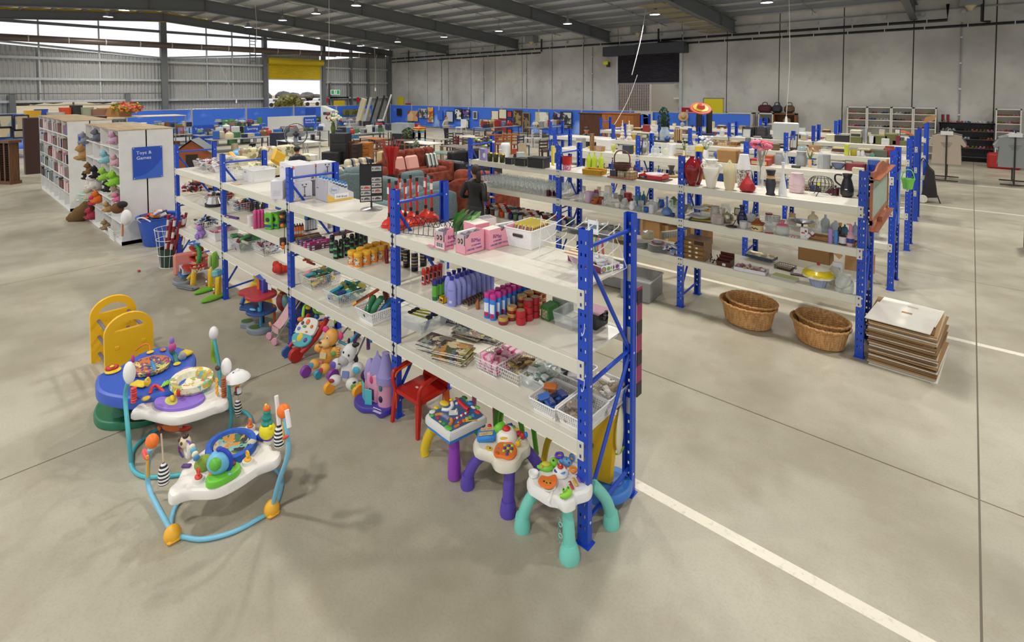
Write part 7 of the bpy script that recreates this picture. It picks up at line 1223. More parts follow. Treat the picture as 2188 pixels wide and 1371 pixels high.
t=MB(CLR);[t.lathe([(.022,0),(.02,.002),(.003,.006),(.003,.05),(.022,.08),(.024,.11)],10,(U(-.1,.1),U(-.06,.06),0),cap=False)for _ in range(7)];ob('small_glasses',t,loc=G('e',1225,790,Z2)+V((0,.22,0)),label='cluster of small clear glasses behind the carton of tablets',cat='glasses',kind='stuff')
N_,w_,d,h,rz=BX('e',(1175,835),(1092,825),.05,700,Z2);t=MB('#ded9da');t.bz(-.075,0,0,0,.05,.125);t.m('#b5343f').bz(-.065,-.001,.06,-.03,0,.075);t.m('#7a2436').ell((-.02,-.001,.09),(.012,.002,.014),6,4);ob('medicine_carton',t,loc=N_,label='white upright carton with red print on the middle shelf',cat='box')
t=MB('#e0dce0');t.tube([(-.03,0,.02),(.03,.05,.08)],.02,12);t.m('#a83a5a').tube([(0,.025,.05),(.01,.033,.06)],.021,12);ob('leaning_tube',t,loc=G('e',1185,838,Z2),label='white tube leaning beside the upright carton',cat='tube')
t=MB('#b01a5a');[t.box((x,0,.008),(.02,.02,.014),.004)for x in(-.03,0,.03)];t.bz(-.045,-.006,.004,.045,.006,.014);ob('hair_clip',t,loc=G('e',878,790,Z2),rz=.4,label='small magenta hair clip on the shelf edge',cat='clip')
t=MB('#d9b5bc');[t.ell((x,y,.01),(.012,.012,.01),8,5)for x in(-.03,0,.03)for y in(0,.03)];ob('soap_beads',t,loc=G('e',1062,822,Z2),label='pack of pale pink beads on the middle shelf edge',cat='beads')
t=MB(wood('#b5814a','#8f5f30',0));shell_box(t,.44,.2,.03,.008);ob('wooden_tray',t,loc=G('e',1540,893,Z2)+V((0,-.005,0)),rz=-.05,label='shallow wooden tray holding lotions at the right end',cat='tray')
t=MB(m('#26221c',.4));t.lathe([(.05,0),(.07,.012),(.06,.018),(0,.01)],20);t.tube([(0,0,.02),(.03,0,.05),(.05,0,.09)],.005,6);ob('brass_burner',t,loc=G('e',580,745,Z2)+V((0,.03,0)),label='black and brass oil burner dish at the shelf front',cat='dish')
# lower level, right bay
N_,w_,d,h,rz=BX('e',(378,1010),(232,985),.3,835,Z3);r_=thing('drawer_box','small cardboard-brown wooden chest with eight little drawers','drawer chest',N_,0);w_=.29;h=.26;t=MB(wood('#9a7248','#6f4d2c',0));t.bz(-w_,.01,0,0,.26,h);ob('case',t,r_)
for i in range(2):
 for k in range(4):
  if(i,k)==(1,3):continue
  dr=ob('drawer',MB(wood('#8a6a34','#5f451e',0)).bz(-w_+.012+i*w_/2*.96,-.002,.02+k*.058,-w_+.012+i*w_/2*.96+w_*.43,.012,.068+k*.058,.003),r_);ob('label',MB('#ddd8d0').bz(-w_+.085+i*w_/2*.96-.05*i,-.005,.035+k*.058,-w_+.115+i*w_/2*.96-.05*i,-.003,.055+k*.058),dr)
ob('open_slot',MB('#2a1c10').bz(-w_+.012+w_/2*.96,-.001+.008,.2,-w_+.012+w_/2*.96+w_*.43,.012,.25),r_)
t=MB(m('#1a1a1c',.5));[t.tube(cr([(x,0,0),(x,0,.04),(x+.02,0,.06),(x,0,.11)],4),.006,5)for x in(-.04,.04)];t.tube([(-.04,0,.03),(.04,0,.03)],.006,5);t.tube([(0,-.04,0),(0,.05,.03)],.006,5);ob('iron_stand',t,loc=G('e',440,1018,Z3)+V((0,.04,0)),label='small black wrought iron stand next to the drawer chest',cat='stand')
N_,w_,d,h,rz=BX('e',(580,1055),(472,1030),(605,1035),975,Z3);r_=thing('letter_rack','dark red wooden letter rack with three stepped slots','letter rack',N_);t=MB(m('#4a1d14',.35));w_=.17;[t.bz(-w_,.001+k*.045,0,0,.008+k*.045,.06+.028*k)for k in range(4)];t.bz(-w_,0,0,-w_+.008,.14,.08);t.bz(-.008,0,0,0,.14,.08);ob('slots',t,r_);ob('label',MB('#cfcdd0').bz(-.1,-.003,.01,-.06,0,.04),r_)
N_,w_,d,h,rz=BX('e',(850,1120),(620,1070),(905,1060),1075,Z3);r_=thing('shell_tray','white shallow tray filled with shells and soaps','tray',N_,rz);w_=.36;d=.17;t=MB('#d3d6de');shell_box(t,w_,d,.045);ob('tray_body',t,r_);t=MB();clump(t,(-w_/2,d/2,.015),(w_*.85,d*.8,.04),[m(c)for c in('#c9b08a','#b88a94','#d8cfc0','#a06a80','#c98a70')],40,(.015,.03),.7);ob('shells',t,loc=N_,rz=rz,label='mixed shells and soaps in the white shallow tray',cat='shells',kind='stuff')
t=MB('#33415a');t.bz(-.17,-.09,0,.17,.09,.035);t.m(patches(['#b5a878','#7d7a52','#c9bd94','#6f6a48'],14));t.bz(-.17,-.09,.035,.17,.09,.037);ob('puzzle_box',t,loc=G('e',795,1010,Z3)+V((0,.12,.03)),rz=-.12,label='flat puzzle box with landscape lid behind the shell tray',cat='box')
t=MB(BWIRE);wires(t,.2,.16,.04,1,9,7,2,.002,.003);t.m('#7a5a34').bz(-.08,-.06,0,.08,.06,.02);ob('wire_tray',t,loc=G('e',985,1075,Z3)+V((0,.1,0)),rz=-.15,label='black wire tray holding a brown mat',cat='tray')
t=MB(glass('#e4e8e4',.45,.1));t.bz(-.13,-.07,0,.13,.07,.03);t.m('#c5d492').bz(-.125,-.065,.03,.125,.065,.034);ob('sandwich_box',t,loc=G('e',985,1155,Z3)+V((0,.08,0)),rz=-.1,label='flat clear container with pale green lid at the shelf edge',cat='container')
t=MB('#55453a');t.bz(-.15,-.1,0,.12,.1,.012);t.m('#c9c2c4').bz(-.12,-.06,.012,.1,.08,.02);ob('paper_stack',t,loc=G('e',1130,1130,Z3)+V((0,.15,0)),rz=.2,label='grey papers on a brown board behind the cupcake jar',cat='papers')
CB=m('#a57c4c',.8,noise=.1,ns=8)
def open_box(lab,P,w_,d,h,rz=0,flaps=True):
 r_=thing('cardboard_box',lab,'box',P,rz);t=MB(CB);shell_box(t,w_,d,h,.006);ob('carton',t,r_)
 if flaps:
  for a,b,c_ in(((-w_,d,h),(0,d,h),(0,.12,.08)),((-w_,0,h),(-w_,d,h),(-.14,0,.06)),((0,0,h),(0,d,h),(.1,0,-.1))):t=MB(CB);a,b,c_=V(a),V(b),V(c_);t.quad(a,b,b+c_,a+c_);ob('flap',t,r_)
 return r_
open_box('open brown cardboard box behind the cupcake jar, lowest shelf',G('e',1300,1060,Z3)+V((.03,.18,0)),.36,.2,.2,-.05);t=MB(CB);t.quad((0,0,0),(.3,.05,0),(.3,.1,.22),(0,.05,.22));t.m('#1f1f22').ell((.1,.1,.2),(.12,.05,.04),10,6);ob('cardboard_sheet',t,loc=G('e',1440,1090,Z3)+V((0,.15,0)),label='brown cardboard sheet with black bag beside the end post',cat='cardboard')
lt('cupcake_jar','cupcake-shaped cookie jar, yellow icing lid with red cherry','cookie jar',('e',1255,1215,1135,135),Z3,m('#8f9dbf',.3),[(.72,0),(1,1)],40,lambda r_,h,w_:(ob('icing',MB(m('#ddd9c8',.2)).lathe([(w_*.55,h),(w_*.82,h*1.25),(w_*.8,h*1.5),(w_*.6,h*1.7)],32,flute=.04,nf=10),r_),ob('lid',MB(m('#d9c21e',.2)).lathe([(w_*.82,h*1.45),(w_*.8,h*1.75),(w_*.6,h*2.1),(w_*.55,h*2.15)],32,flute=.03,nf=9).m('#e3dfd0').lathe([(w_*.56,h*2.12),(w_*.4,h*2.4),(w_*.15,h*2.6),(0,h*2.62)],28,flute=.04,nf=8),r_),ob('cherry',E(MB(),m('#a81622',.2),(0,0,h*2.75),(.018,.018,.018)),r_)),flute=.05,nf=14)
P,h,w_=K('e',1385,1185,1040,95,Z3);r_=thing('spray_bottle','white and clear spray bottle behind the glass jar','spray bottle',P);ob('bottle',MB(glass('#dde0d6',.5,.1)).lathe([(w_*.5,0),(w_*.5,h*.7),(w_*.2,h)],18),r_);ob('trigger',MB('#dcdce4').box((.02,0,h*1.1),(.1,.03,.06),.01).tube([(0,0,h),(0,0,h*1.1)],.018,10).box((.06,0,h*.9),(.015,.02,.1)),r_)
lt('glass_jar','clear glass storage jar with wire handle beside the end post','jar',('e',1455,1260,1110,130),Z3,glass('#e6ece8',.3,.03),[(.85,0),(1,.1),(1,.65),(.7,.85),(.72,1)],24,lambda r_,h,w_:ob('wire_handle',Tb(MB(),'#9a7a4a',[(-w_*.45,-.02,h*.75),(-w_*.45,-.05,h*.35),(-w_*.1,-.07,h*.25),(w_*.3,-.06,h*.5),(w_*.42,-.02,h*.75)],.005),r_))
# middle level, middle bay (crop d)
for nm,lab,cat,a,yb,yt,w_,col,prof,mo in(('pump_bottle','clear soap pump bottle left of the lilac jars','bottle',1098,478,405,50,GLS,BOT,None),('jar','tall pale lilac jar on the middle shelf','jar',1165,490,380,56,'#c9a8c4',JAR,None),('jar','mauve jar behind the pale lilac one','jar',1200,440,370,44,'#b584b0',JAR,None),('jar','magenta jar right of the mauve one','jar',1237,425,358,48,'#a04a80',JAR,None),('pot','lower terracotta pot of the front pair','pot',1222,500,462,66,'#a2502c',CUP,None),('pot','terracotta pot behind the front pair','pot',1278,490,425,56,'#9a4a2a',CUP,None),('glass','clear tumbler in front of the terracotta pots','glass',1307,508,455,42,GLS,CYL,None),('bowl','white bowl on the middle shelf, left of the mugs','bowl',1405,505,470,70,'#dedcd8',BOWL,None),('cup','white ceramic cup at the shelf front','mug',1428,530,478,50,'#dad8d4',CUP,handle('#dad8d4',1)),('cup','clear glass cup right of the white one','mug',1478,538,490,46,GLS,CUP,None),('vase','small wine red goblet','goblet',1513,480,430,44,'#8a1a24',[(.6,0),(.2,.3),(.2,.5),(1,1),(.9,1)],None),('snowman_pump','front white snowman-shaped soap pump','soap pump',1558,553,445,60,'#e2e2e6',[(.6,0),(1,.2),(.9,.42),(.6,.52),(.68,.66),(.45,.8),(0,.82)],lambda r_,h,w_:ob('pump',MB('#1c1c22').cyl((0,0,h*.8),w_*.16,h*.2,10),r_)),('snowman_pump','rear white snowman-shaped soap pump','soap pump',1578,520,440,52,'#dcdce2',[(.6,0),(1,.2),(.9,.42),(.6,.52),(.68,.66),(.45,.8),(0,.82)],None),('bottle','tall teal glass bottle, leftmost of three','bottle',1603,505,390,36,glass('#5f9ab0',.5,.05),BOT,None),('bottle','tall teal glass bottle, middle of three','bottle',1633,500,380,34,glass('#4f8aa8',.5,.05),BOT,None),('bottle','tall teal glass bottle, rightmost of three','bottle',1663,495,372,36,glass('#3f80a8',.5,.05),BOT,None),('glass','pale blue tumbler below the teal bottles','glass',1622,560,510,50,glass('#b5c9d0',.3,.05),CYL,None),('pot','bright blue small pot','pot',1685,570,520,46,'#2a5fb5',CUP,None),('canister','white canister pair, front one','canister',1735,572,490,50,'#cfd0d4',CYL,None),('canister','white canister pair, rear one','canister',1765,545,470,50,'#c9ccd2',CYL,None),('jug','white and cobalt blue jug behind the canisters','jug',1822,520,442,60,'#2f55b5',PITCH,None),('bud_vase','blue bulb vase with long dark neck near the post','vase',1872,600,415,100,'#5a78b0',[(.4,0),(.95,.1),(1,.2),(.7,.35),(.2,.45),(.16,.85),(.2,.9),(.25,.95),(0,1)],None),('pot','small navy and white pot beside the post','pot',1920,615,580,50,'#2a3f78',CUP,None),('canister','bright red round canister at the back','canister',1522,392,318,66,'#a8181c',[(1,0),(1,.9),(.9,1),(0,1)],None),('glass','clear tall glass behind the canisters','glass',1900,470,400,50,GLS,CYL,None)):
 lt(nm,lab,cat,('d',a,yb,yt,w_),Z2,col,prof,16,mo)
P=G('d',1222,500,Z2)+V((0,.03,.06));ob('pot',MB('#a2502c').lathe([(.028,0),(.04,.05),(.036,.05),(0,.01)],16),loc=P,label='upper terracotta pot of the front pair',cat='pot')
for i in range(20):
 x=U(-2.9,-1.3);k=i%4;o_=MB([GLS,m('#c5c6c4',.3),GLS,m('#8d8a84',.4)][k]);o_.lathe([(r*.04,q*.09)for r,q in(CUP,JAR,CYL,BOWL)[k]],14);ob('glassware',o_,loc=(-2.85+i*.085,4.18+.16*(i%3),Z2),label='small '+['clear cup','pale jar','clear tumbler','grey bowl'][k]+' in the back rows of the middle shelf, middle bay',cat='glassware',group='back row '+['cups','jars','tumblers','bowls'][k])
# wine glasses, left bay
def wine(mat,lab,loc,g,first={}):
 if mat not in first:t=MB(mat);t.lathe([(.034,0),(.032,.003),(.005,.009),(.004,.07),(.02,.085),(.036,.12),(.03,.165)],12,cap=False);first[mat]=ob('wine_glass',t,loc=loc,label=lab,cat='glass',group=g)
 else:dup(first[mat],loc,0,lab,g)
GG=glass('#f4f8f8',.26,.03)
for i in range(20):
 for k in range(7):wine(GG,'clear wine glass in the crowded rows on the left bay',(-3.16-i*.088+U(-.012,.012),3.93+k*.078+U(-.012,.012),Z2),'clear wine glasses')
for i in range(5):wine(glass('#6a3fb0',.5,.03),'purple-stemmed wine glass at the far end of the glasses',(-4.93+.03*i,3.95+.1*i,Z2+.002),'purple wine glasses')
for i in range(6):t=MB(m('#4a1a28',.15));t.lathe([(.03,0),(.032,.06),(.03,.1)],12);ob('red_tumbler',t,loc=G('t',1890+(i%3)*33,965-(i//3)*38,Z2)+V((0,.03,0)),label='dark red patterned tumbler beside the post, %s'%ORD[i],cat='tumbler')
# mugs, left bay, lowest shelf
mugc=[('white','#d6d4ce'),('grey','#a9aaa8'),('black','#232326'),('navy blue','#1f2f5f'),('red','#b0202a'),('orange','#d2531c'),('cream','#d8c9a4'),('brown','#6a4a36'),('green','#5f7a5a')]
M0={}
for i in range(17):
 for k in range(6):
  q=(i*7+k*5+(i*k)%3)%12;nm,c=mugc[q%9 if q<9 else 0];loc=(-3.17-i*.108+U(-.01,.01),3.95+k*.09+U(-.01,.01),Z3);lab=nm+' mug in the rows of mugs on the lowest shelf'
  if nm not in M0:
   t=MB(m(c,.25));t.lathe([(.034,0),(.04,.01),(.041,.095),(.037,.095),(.034,.012),(0,.01)],14);t.tube(cr([(.038,0,.08),(.062,0,.075),(.062,0,.035),(.038,0,.025)],3),.005,5);M0[nm]=ob('mug',t,loc=loc,rz=U(0,6),label=lab,cat='mug',group=nm+' mugs')
  else:dup(M0[nm],loc,U(0,6),lab)
# plates and bowls, middle bay, lowest shelf
def plates(c,a,yb,w_,n,lab,h=.011,col='#c4c5c3'):
 P=G(c,a,yb,Z3)+V((0,w_*.5,0))
 for i in range(n):t=MB(m(col,.3));t.lathe([(w_*.3,0),(w_*.33,.004),(w_*.5,.018),(w_*.48,.02),(w_*.3,.007),(0,.006)],24);ob('plate',t,loc=P+V((0,0,i*h)),label='%s, %s from the bottom'%(lab,ORD[i]),cat='plate',group=lab)
plates('d',1010,755,.27,5,'grey plate in the large stack left of the other plates');plates('d',1175,790,.21,12,'white plate in the tall stack behind the near post');plates('d',1280,815,.21,8,'white plate in the short stack');plates('d',1268,720,.19,6,'white saucer in the stack at the back');plates('d',1125,690,.2,4,'white plate in the far back stack')
plates('d',1430,850,.25,5,'plate in the gold and grey stack',col='#b8a468');plates('d',1610,888,.2,7,'plate in the stack right of the near rear post');plates('d',1750,935,.26,10,'grey dinner plate in the biggest stack');
t=MB('#a8323a');t.lathe([(.08,0),(.085,.006),(0,.008)],20);t.m('#8fb5c8').cyl((0,0,.008),.06,.001,20);ob('red_plate',t,loc=G('d',1750,935,Z3)+V((0,.13,.128)),label='small red rimmed plate on top of the biggest grey stack',cat='plate')
lt('casserole','beige lidded casserole behind the dinner plates','casserole',('d',1700,800,715,110),Z3,'#b5ab94',[(.9,0),(1,.1),(1,.7),(.9,.85),(.3,.95),(0,1)],20)
for i,(a,y)in enumerate(((1365,745),(1425,760),(1370,715),(1430,725))):lt('teacup','grey teacup in the small group behind the white stack, %s'%ORD[i],'cup',('d',a,y,y-38,55),Z3+(0 if i<2 else .06),'#8d9090',CUP,14,handle('#8d9090'))
t=MB();clump(t,(0,0,0),(.22,.2,.12),[m('#2a3f8a',.3),m('#c8ccd8',.3),m('#4a5aa0',.3),m('#8f98b8',.3)],22,(.03,.06),.5);ob('blue_bags',t,loc=G('d',1900,950,Z3)+V((0,.12,0)),label='bundle of blue and clear bagged items beside the post',cat='bags',kind='stuff')
for i in range(10):t=MB(m('#8d8a80',.4));t.lathe([(.03,0),(.035,.07),(.03,.1),(0,.1)],12);ob('grey_tin',t,loc=G('d',1770+i*22,830-i*3,Z3)+V((0,.25,0)),label='grey cylinder tin at the back of the plates, %s from left'%ORD[i],cat='tin')
# floor items
for i,(x,y,w_,h,l)in enumerate(((-3,6.45,.75,.42,'widest'),(-2.5,6.5,.42,.32,'middle'),(-2.05,6.6,.45,.4,'right'))):r_=thing('cardboard_box',l+' brown cardboard box of the group on the floor under the second rack','box',(x,y,0));ob('carton',MB(CB).bz(-w_/2,0,0,w_/2,.4,h),r_);ob('tape',MB('#c9a878').bz(-.03,-.002,0,.03,.402,h+.002),r_)
WK=wood('#cf9f66','#a0713c',2,10)
def tubb(P,rz,sc,lab,dz=0):
 r_=thing('wicker_basket',lab,'basket',P+V((0,0,dz)),rz);n=72;L_=[(.24,0),(.27,.02),(.31,.2),(.33,.235),(.345,.25),(.335,.262),(.31,.25),(.285,.18),(.25,.03),(0,.02)]
 t=MB(WK)
 fine=[]
 for(r0,z0),(r1,z1)in zip(L_,L_[1:]):
  q=max(1,int(abs(z1-z0)/.011))
  for i in range(q):fine.append((r0+(r1-r0)*i/q,z0+(z1-z0)*i/q))
 fine.append(L_[-1]);vs=[];F=[]
 for i,(r,z)in enumerate(fine):
  for j in range(n):a=2*PI*j/n;b=r+(.0035 if(i+j//2)%2 else-.0035)*(1 if .02<z<.235 and r>.2 else 0);vs.append((b*cos(a)*sc,b*sin(a)*.8*sc,z*sc))
 for i in range(len(fine)-1):
  for j in range(n):F.append((i*n+j,i*n+(j+1)%n,(i+1)*n+(j+1)%n,(i+1)*n+j))
 t.add(vs,F,False);ob('woven_body',t,r_);t=MB(WK);t.tube([(.335*cos(a)*sc,.268*sin(a)*sc,.255*sc+.004*sin(24*a))for a in[k*PI/36 for k in range(72)]],.014,8,True);ob('rim',t,r_);return r_
tubb(V((-.27,3.96,0)),R(-16),1,'lower outer oval wicker basket of the left nested pair');tubb(V((-.24,4,0)),R(-16),.9,'inner oval wicker basket nested in the left pair',.055)
tubb(V((.5,3.98,0)),R(-24),.93,'lower outer oval wicker basket of the right nested set');tubb(V((.52,4.02,0)),R(-24),.84,'inner oval wicker basket nested in the right set',.06)
# stack of flat cardboard
P0=at(1845,772);CBm=[m(c,.85)for c in('#9c7a52','#b08d62','#8a6a45','#c9b698','#7d603e')];P1=at(1982,812);P2=at(2005,720);ux=(P1-P0);wL=.56;dL=.8
for i in range(34):
 z=i*.0132;t=MB(CBm[(i*3)%5]if i%7 else m('#ddd8cc',.8));t.bz(0,0,0,wL,dL,.0105);ob('flat_carton',t,loc=P0+V((.03+U(-.012,.03)-.0006*i,0+U(-.02,.02)+.001*i,z)),rz=R(-3)+U(-.04,.04),label='brown flattened carton in the stack beside the rack end, %s layer up'%(ORD[i]if i<20 else['twenty-first','twenty-second','twenty-third','twenty-fourth','twenty-fifth','twenty-sixth','twenty-seventh','twenty-eighth','twenty-ninth','thirtieth','thirty-first','thirty-second','thirty-third','thirty-fourth'][i-20]),cat='carton',group='flattened cartons')
for i,(dx,dy,rz,l,w_,d)in enumerate(((0,.28,-.1,'rear',.54,.55),(-.03,0,-.08,'front',.54,.58))):
 r_=thing('white_carton','flattened white carton sheet on top of the pile, '+l+' one','carton',P0+V((.03+dx,dy,.455+.012*i)),rz);ob('sheet',MB(m('#e6e1d6',.6)).bz(0,0,0,w_,d,.008),r_)
 ob('hand_hole'if i else 'print',MB('#a8804f'if i else '#c9b8a8').bz(w_*.45,d*.72,.008,w_*.62,d*.8,.009),r_)
t=MB('#2a2a2e');t.bz(0,0,0,.05,.3,.02);t.m('#d8c82a').bz(0,-.02,0,.05,0,.02);t.m('#e8e6e0').bz(0,.08,.001,.051,.14,.021);ob('box_label',t,loc=P0+V((.56,.32,.38)),label='black and white tape strip on the right edge of the carton pile',cat='tape')
# metal storage boxes on the floor
t=MB(m('#8f9192',.4,.3));t.bz(-.42,0,0,0,.5,.3,.01);t.m('#b5b7b8').bz(-.43,-.01,.27,.01,.51,.29);ob('metal_box',t,loc=G('w',1388,650),rz=.1,label='grey metallic trunk on the floor left of the wicker baskets',cat='trunk')
t=MB(m('#8a8c8c',.4,.3));t.bz(-.36,0,0,0,.4,.3,.03);t.m('#c9cbcb').tube([(-.28,-.01,.2),(-.2,-.03,.17),(-.12,-.01,.2)],.012,6);ob('metal_box',t,loc=G('w',1333,622),rz=.05,label='smaller grey metallic box with handle behind the near rack end',cat='trunk')
# white cube bookcases on the left
WB=m('#e4e3e0',.5,noise=.06,ns=4);PLY=wood('#c9b08c','#a58a64',0,3);PB=m('#c3b7a0',.7)
def cubes(x0,x1,y0,y1,H,nc,nr,label,back=False):
 r_=thing('cube_bookcase',label,'bookcase',(x0,y0,0));W=x0-x1;D=y1-y0
 t=MB(WB);t.bz(-.03,0,0,0,D,H);t.bz(-W,0,0,-W+.03,D,H);t.bz(-W,D-.012,0,0,D,H);t.bz(-W,0,0,0,D,.07);ob('carcass',t,r_)
 t=MB(PLY);t.bz(-W-.005,-.005,H,.005,D+.002,H+.018);ob('top_board',t,r_)
 if not back:
  for i in range(1,nc):ob('divider',MB(WB).bz(-W*i/nc-.01,0,.07,-W*i/nc+.01,D-.014,H),r_)
  for k in range(1,nr):ob('shelf',MB(WB).bz(-W+.03,-.002,.07+(H-.07)*k/nr-.01,-.03,D-.014,.07+(H-.07)*k/nr+.01),r_)
 return r_
cubes(-10,-13,-.3,.125,2.13,4,6,'white cube bookcase stuffed with soft toys, front half of nearer pair')
cubes(-10,-13,.135,.58,2.13,4,6,'white bookcase backing the soft toy shelves, its plain end showing',True)
cubes(-14.3,-18.9,-.42,0,2.15,6,6,'white cube bookcase filled with books, front half of farther pair')
cubes(-14.3,-18.9,.01,.45,2.15,6,6,'white bookcase backing the book shelves, plain end with blue sign',True)
SB=m('#2750b8',.4);SB2=m('#3a67cc',.4)
def sign(nm,lab,P,w_,h,lines,sz,rot=PI/2,tilt=0):
 r_=thing('blue_sign',lab,'sign',P,rot);t=MB(SB);t.bz(0,-.006,0,w_,0,h);ob('board',t,r_)
 t=MB(SB2);t.add([(w_*.999,-.0065,h*.62)]+[(w_*(.05+.949*q),-.0065,h*.08+h*.54*q**2.2)for q in[1-k/10 for k in range(1,11)]]+[(w_*.05,-.0065,.001),(w_*.999,-.0065,.001)],[tuple(range(13))]);ob('wave_print',t,r_)
 for i,l in enumerate(lines):text(l,sz,'#e8ecf8',r_,(w_*.12,-.008,h*.86-sz*(.6+1.15*i)),FRONT)
 t=MB('#c8ccd4');[t.box((x,-.008,z),(.016,.006,.016))for x in(.02,w_-.02)for z in(.02,h-.02)];ob('fixings',t,r_);return r_
a,b,c=G('k',968,395,x=-9.99),G('k',1187,385,x=-9.99),G('k',980,630,x=-9.99)
sign('t','blue Toys & Games sign on the end of the nearer white bookcase',V((-9.99,a.y,c.z)),b.y-a.y,a.z-c.z,['Toys &','Games'],.085)
a,b,c=G('k',572,298,x=-14.29),G('k',690,292,x=-14.29),G('k',580,430,x=-14.29)
sign('t','blue Books sign on the end of the farther bookcase, partly hidden',V((-14.29,a.y,c.z)),.42,a.z-c.z,['Books'],.085)
bc=[('red','#8a2a2e'),('navy','#26304f'),('black','#222226'),('cream','#d2c8b4'),('brown','#6a4c3a'),('blue','#3a5f9a'),('grey','#8b8d90'),('pink','#c98a96'),('green','#4f6a4a'),('white','#d8d8d4')];B0={}
for i in range(6):
 for k in range(1,6):
  x=-14.42-i*(4.6/6);n=9
  for q in range(n):
   nm,c=bc[(i*3+k*7+q*q+q)%10];z=.09+(2.08/6)*k;loc=(x-.03-q*.062,-.44+.012*((q*3+k)%3),z)
   lab=nm+' book standing in the cube shelves of the farther bookcase'
   if nm not in B0:t=MB(m(c,.5));t.bz(-.018,0,0,.018,.16,.225);t.m('#e2dccb').bz(-.014,.004,.226,.014,.158,.2262);B0[nm]=ob('book',t,loc=loc,label=lab,cat='book',group=nm+' books on the cube shelves')
   else:dup(B0[nm],loc,0,lab,scale=(1,1,U(.75,1.12)))
def plush(loc,c,s,lab,c2=None,rot=(0,0,0),ears=True):
 t=MB();F=m(c,.95,noise=.15,ns=30,bump=.6);F2=m(c2 or c,.95);E(t,F,(0,0,0),(.5*s,.4*s,.5*s));E(t,F,(.1*s,-.25*s,.55*s),(.33*s,.3*s,.3*s));E(t,F2,(.12*s,-.5*s,.5*s),(.14*s,.12*s,.11*s))
 if ears:[E(t,F2,(.1*s+q*.25*s,-.2*s,.82*s),(.1*s,.06*s,.14*s))for q in(-1,1)]
 [E(t,F,(q*.4*s,-.35*s,-.2*s),(.17*s,.3*s,.15*s))for q in(-1,1)];E(t,'#1c1a18',(.02*s,-.52*s,.62*s),.03*s);E(t,'#1c1a18',(.22*s,-.5*s,.62*s),.03*s)
 return ob('soft_toy',t,loc=loc,rot=rot,label=lab,cat='soft toy')
for i,(a,b,c,s,l)in enumerate(((625,340,'#8e919c',.3,'grey soft toy dangling from the top left cube'),(715,320,'#6e727c',.3,'dark grey soft toy in the second top cube'),(840,340,'#c9a0b8',.28,'pink and mauve soft toy in the top right cube'),(620,450,'#b08a58',.42,'long tan rabbit toy hanging out of the second row'),(780,480,'#8fc0cc',.3,'pale blue soft toy in the third cube of row two'),(850,500,'#d0a8b0',.26,'rosy soft toy at the right end of row two'),(660,560,'#7d5a34',.28,'brown soft toy at the left of row three'),(710,590,'#1f1f22',.3,'black soft toy in row three'),(770,605,'#9acb4a',.3,'lime green soft toy in the third cube of row three'),(845,640,'#8fc83a',.34,'bright green and orange soft toy, right end of row three'),(700,660,'#d9d4cc',.4,'big cream soft toy filling row four'),(630,610,'#22242c',.2,'small black soft toy at the left edge'),(795,690,'#2a2622',.26,'dark soft toy in the third cube of row four'),(850,730,'#b8aa98',.26,'beige soft toy at the right end of row four'),(665,745,'#c9bca8',.34,'cream soft toy at the left of row five'),(720,770,'#e0702a',.3,'orange soft toy in row five'),(690,790,'#c8385f',.24,'crimson bow toy in row five'),(670,890,'#b03a50',.3,'red and white toy near the bottom left cube'),(795,840,'#b58a5a',.24,'tan soft toy in the third cube of row five'),(780,970,'#9a8262',.24,'pale brown toy at the foot of the third column'),(860,770,'#e07aa0',.2,'pink toy at the right edge of row five'))):
 P=G('k',a,b,y=-.3);plush(P,c,s*.68,l)
t=MB(m('#6b4f2a',.95,bump=.6));Tb(t,m('#6b4f2a',.95,bump=.6),[(-.35,-.2,.05),(-.18,-.25,.05),(-.02,-.12,.1),(.12,0,.28),(.2,.1,.4)],[.05,.06,.13,.17,.14,.09],12);ob('soft_toy',t,loc=G('k',560,930)+V((.05,.15,0)),label='brown long-tailed soft toy sprawled on the floor by the bookcase',cat='soft toy')
P=G('k',830,1070)+V((-.05,.12,0));wbasket('wire_basket','white wire basket on the floor against the toy bookcase',P,.5,.3,.2,0,nx=12,ny=8,nz=4,r=.004,rim=.007)
r_=thing('plush_horse','brown and white toy horse head on stick leaning at bookcase corner','toy',G('k',900,860,x=-9.8));part('head',r_,lambda t:(E(t,m('#6a4428',.9),(-.1,-.06,.05),(.12,.1,.1)),E(t,m('#1f1a18',.9),(-.02,0,.12),(.12,.08,.06)),E(t,m('#e6e4e4',.8),(.12,.02,-.1),(.12,.08,.16),(0,.6,0))));part('stick',r_,lambda t:Tb(t,'#a8642a',[(-.02,0,0),(.16,-.05,-.42)],.016,8,1))
# blue rope-handled tub with toys
P=G('k',1055,1130)+V((-.12,.27,0));r_=thing('blue_tub','blue plastic rope-handled tub full of toys beside white bookcase','tub',P);t=MB(m('#2c5cc8',.35,trans=.15));t.lathe([(.23,0),(.25,.02),(.33,.5),(.36,.52),(.36,.54),(.32,.52),(.24,.03),(0,.02)],28);ob('tub_body',t,r_);part('rope_handle',r_,lambda t:Tb(t,'#d4d6d8',[(.1,-.3,.47),(.12,-.36,.55),(.24,-.3,.58),(.3,-.2,.5)],.012))
t=MB();clump(t,(0,0,.35),(.45,.4,.3),[m(c,.5)for c in('#c8362a','#22344f','#e8862a','#d8d8dc','#23527a','#b5382e')],26,(.06,.1),.6);ob('toy_heap',t,loc=P,label='red, navy and orange toys heaped in the blue tub',cat='toys',kind='stuff')
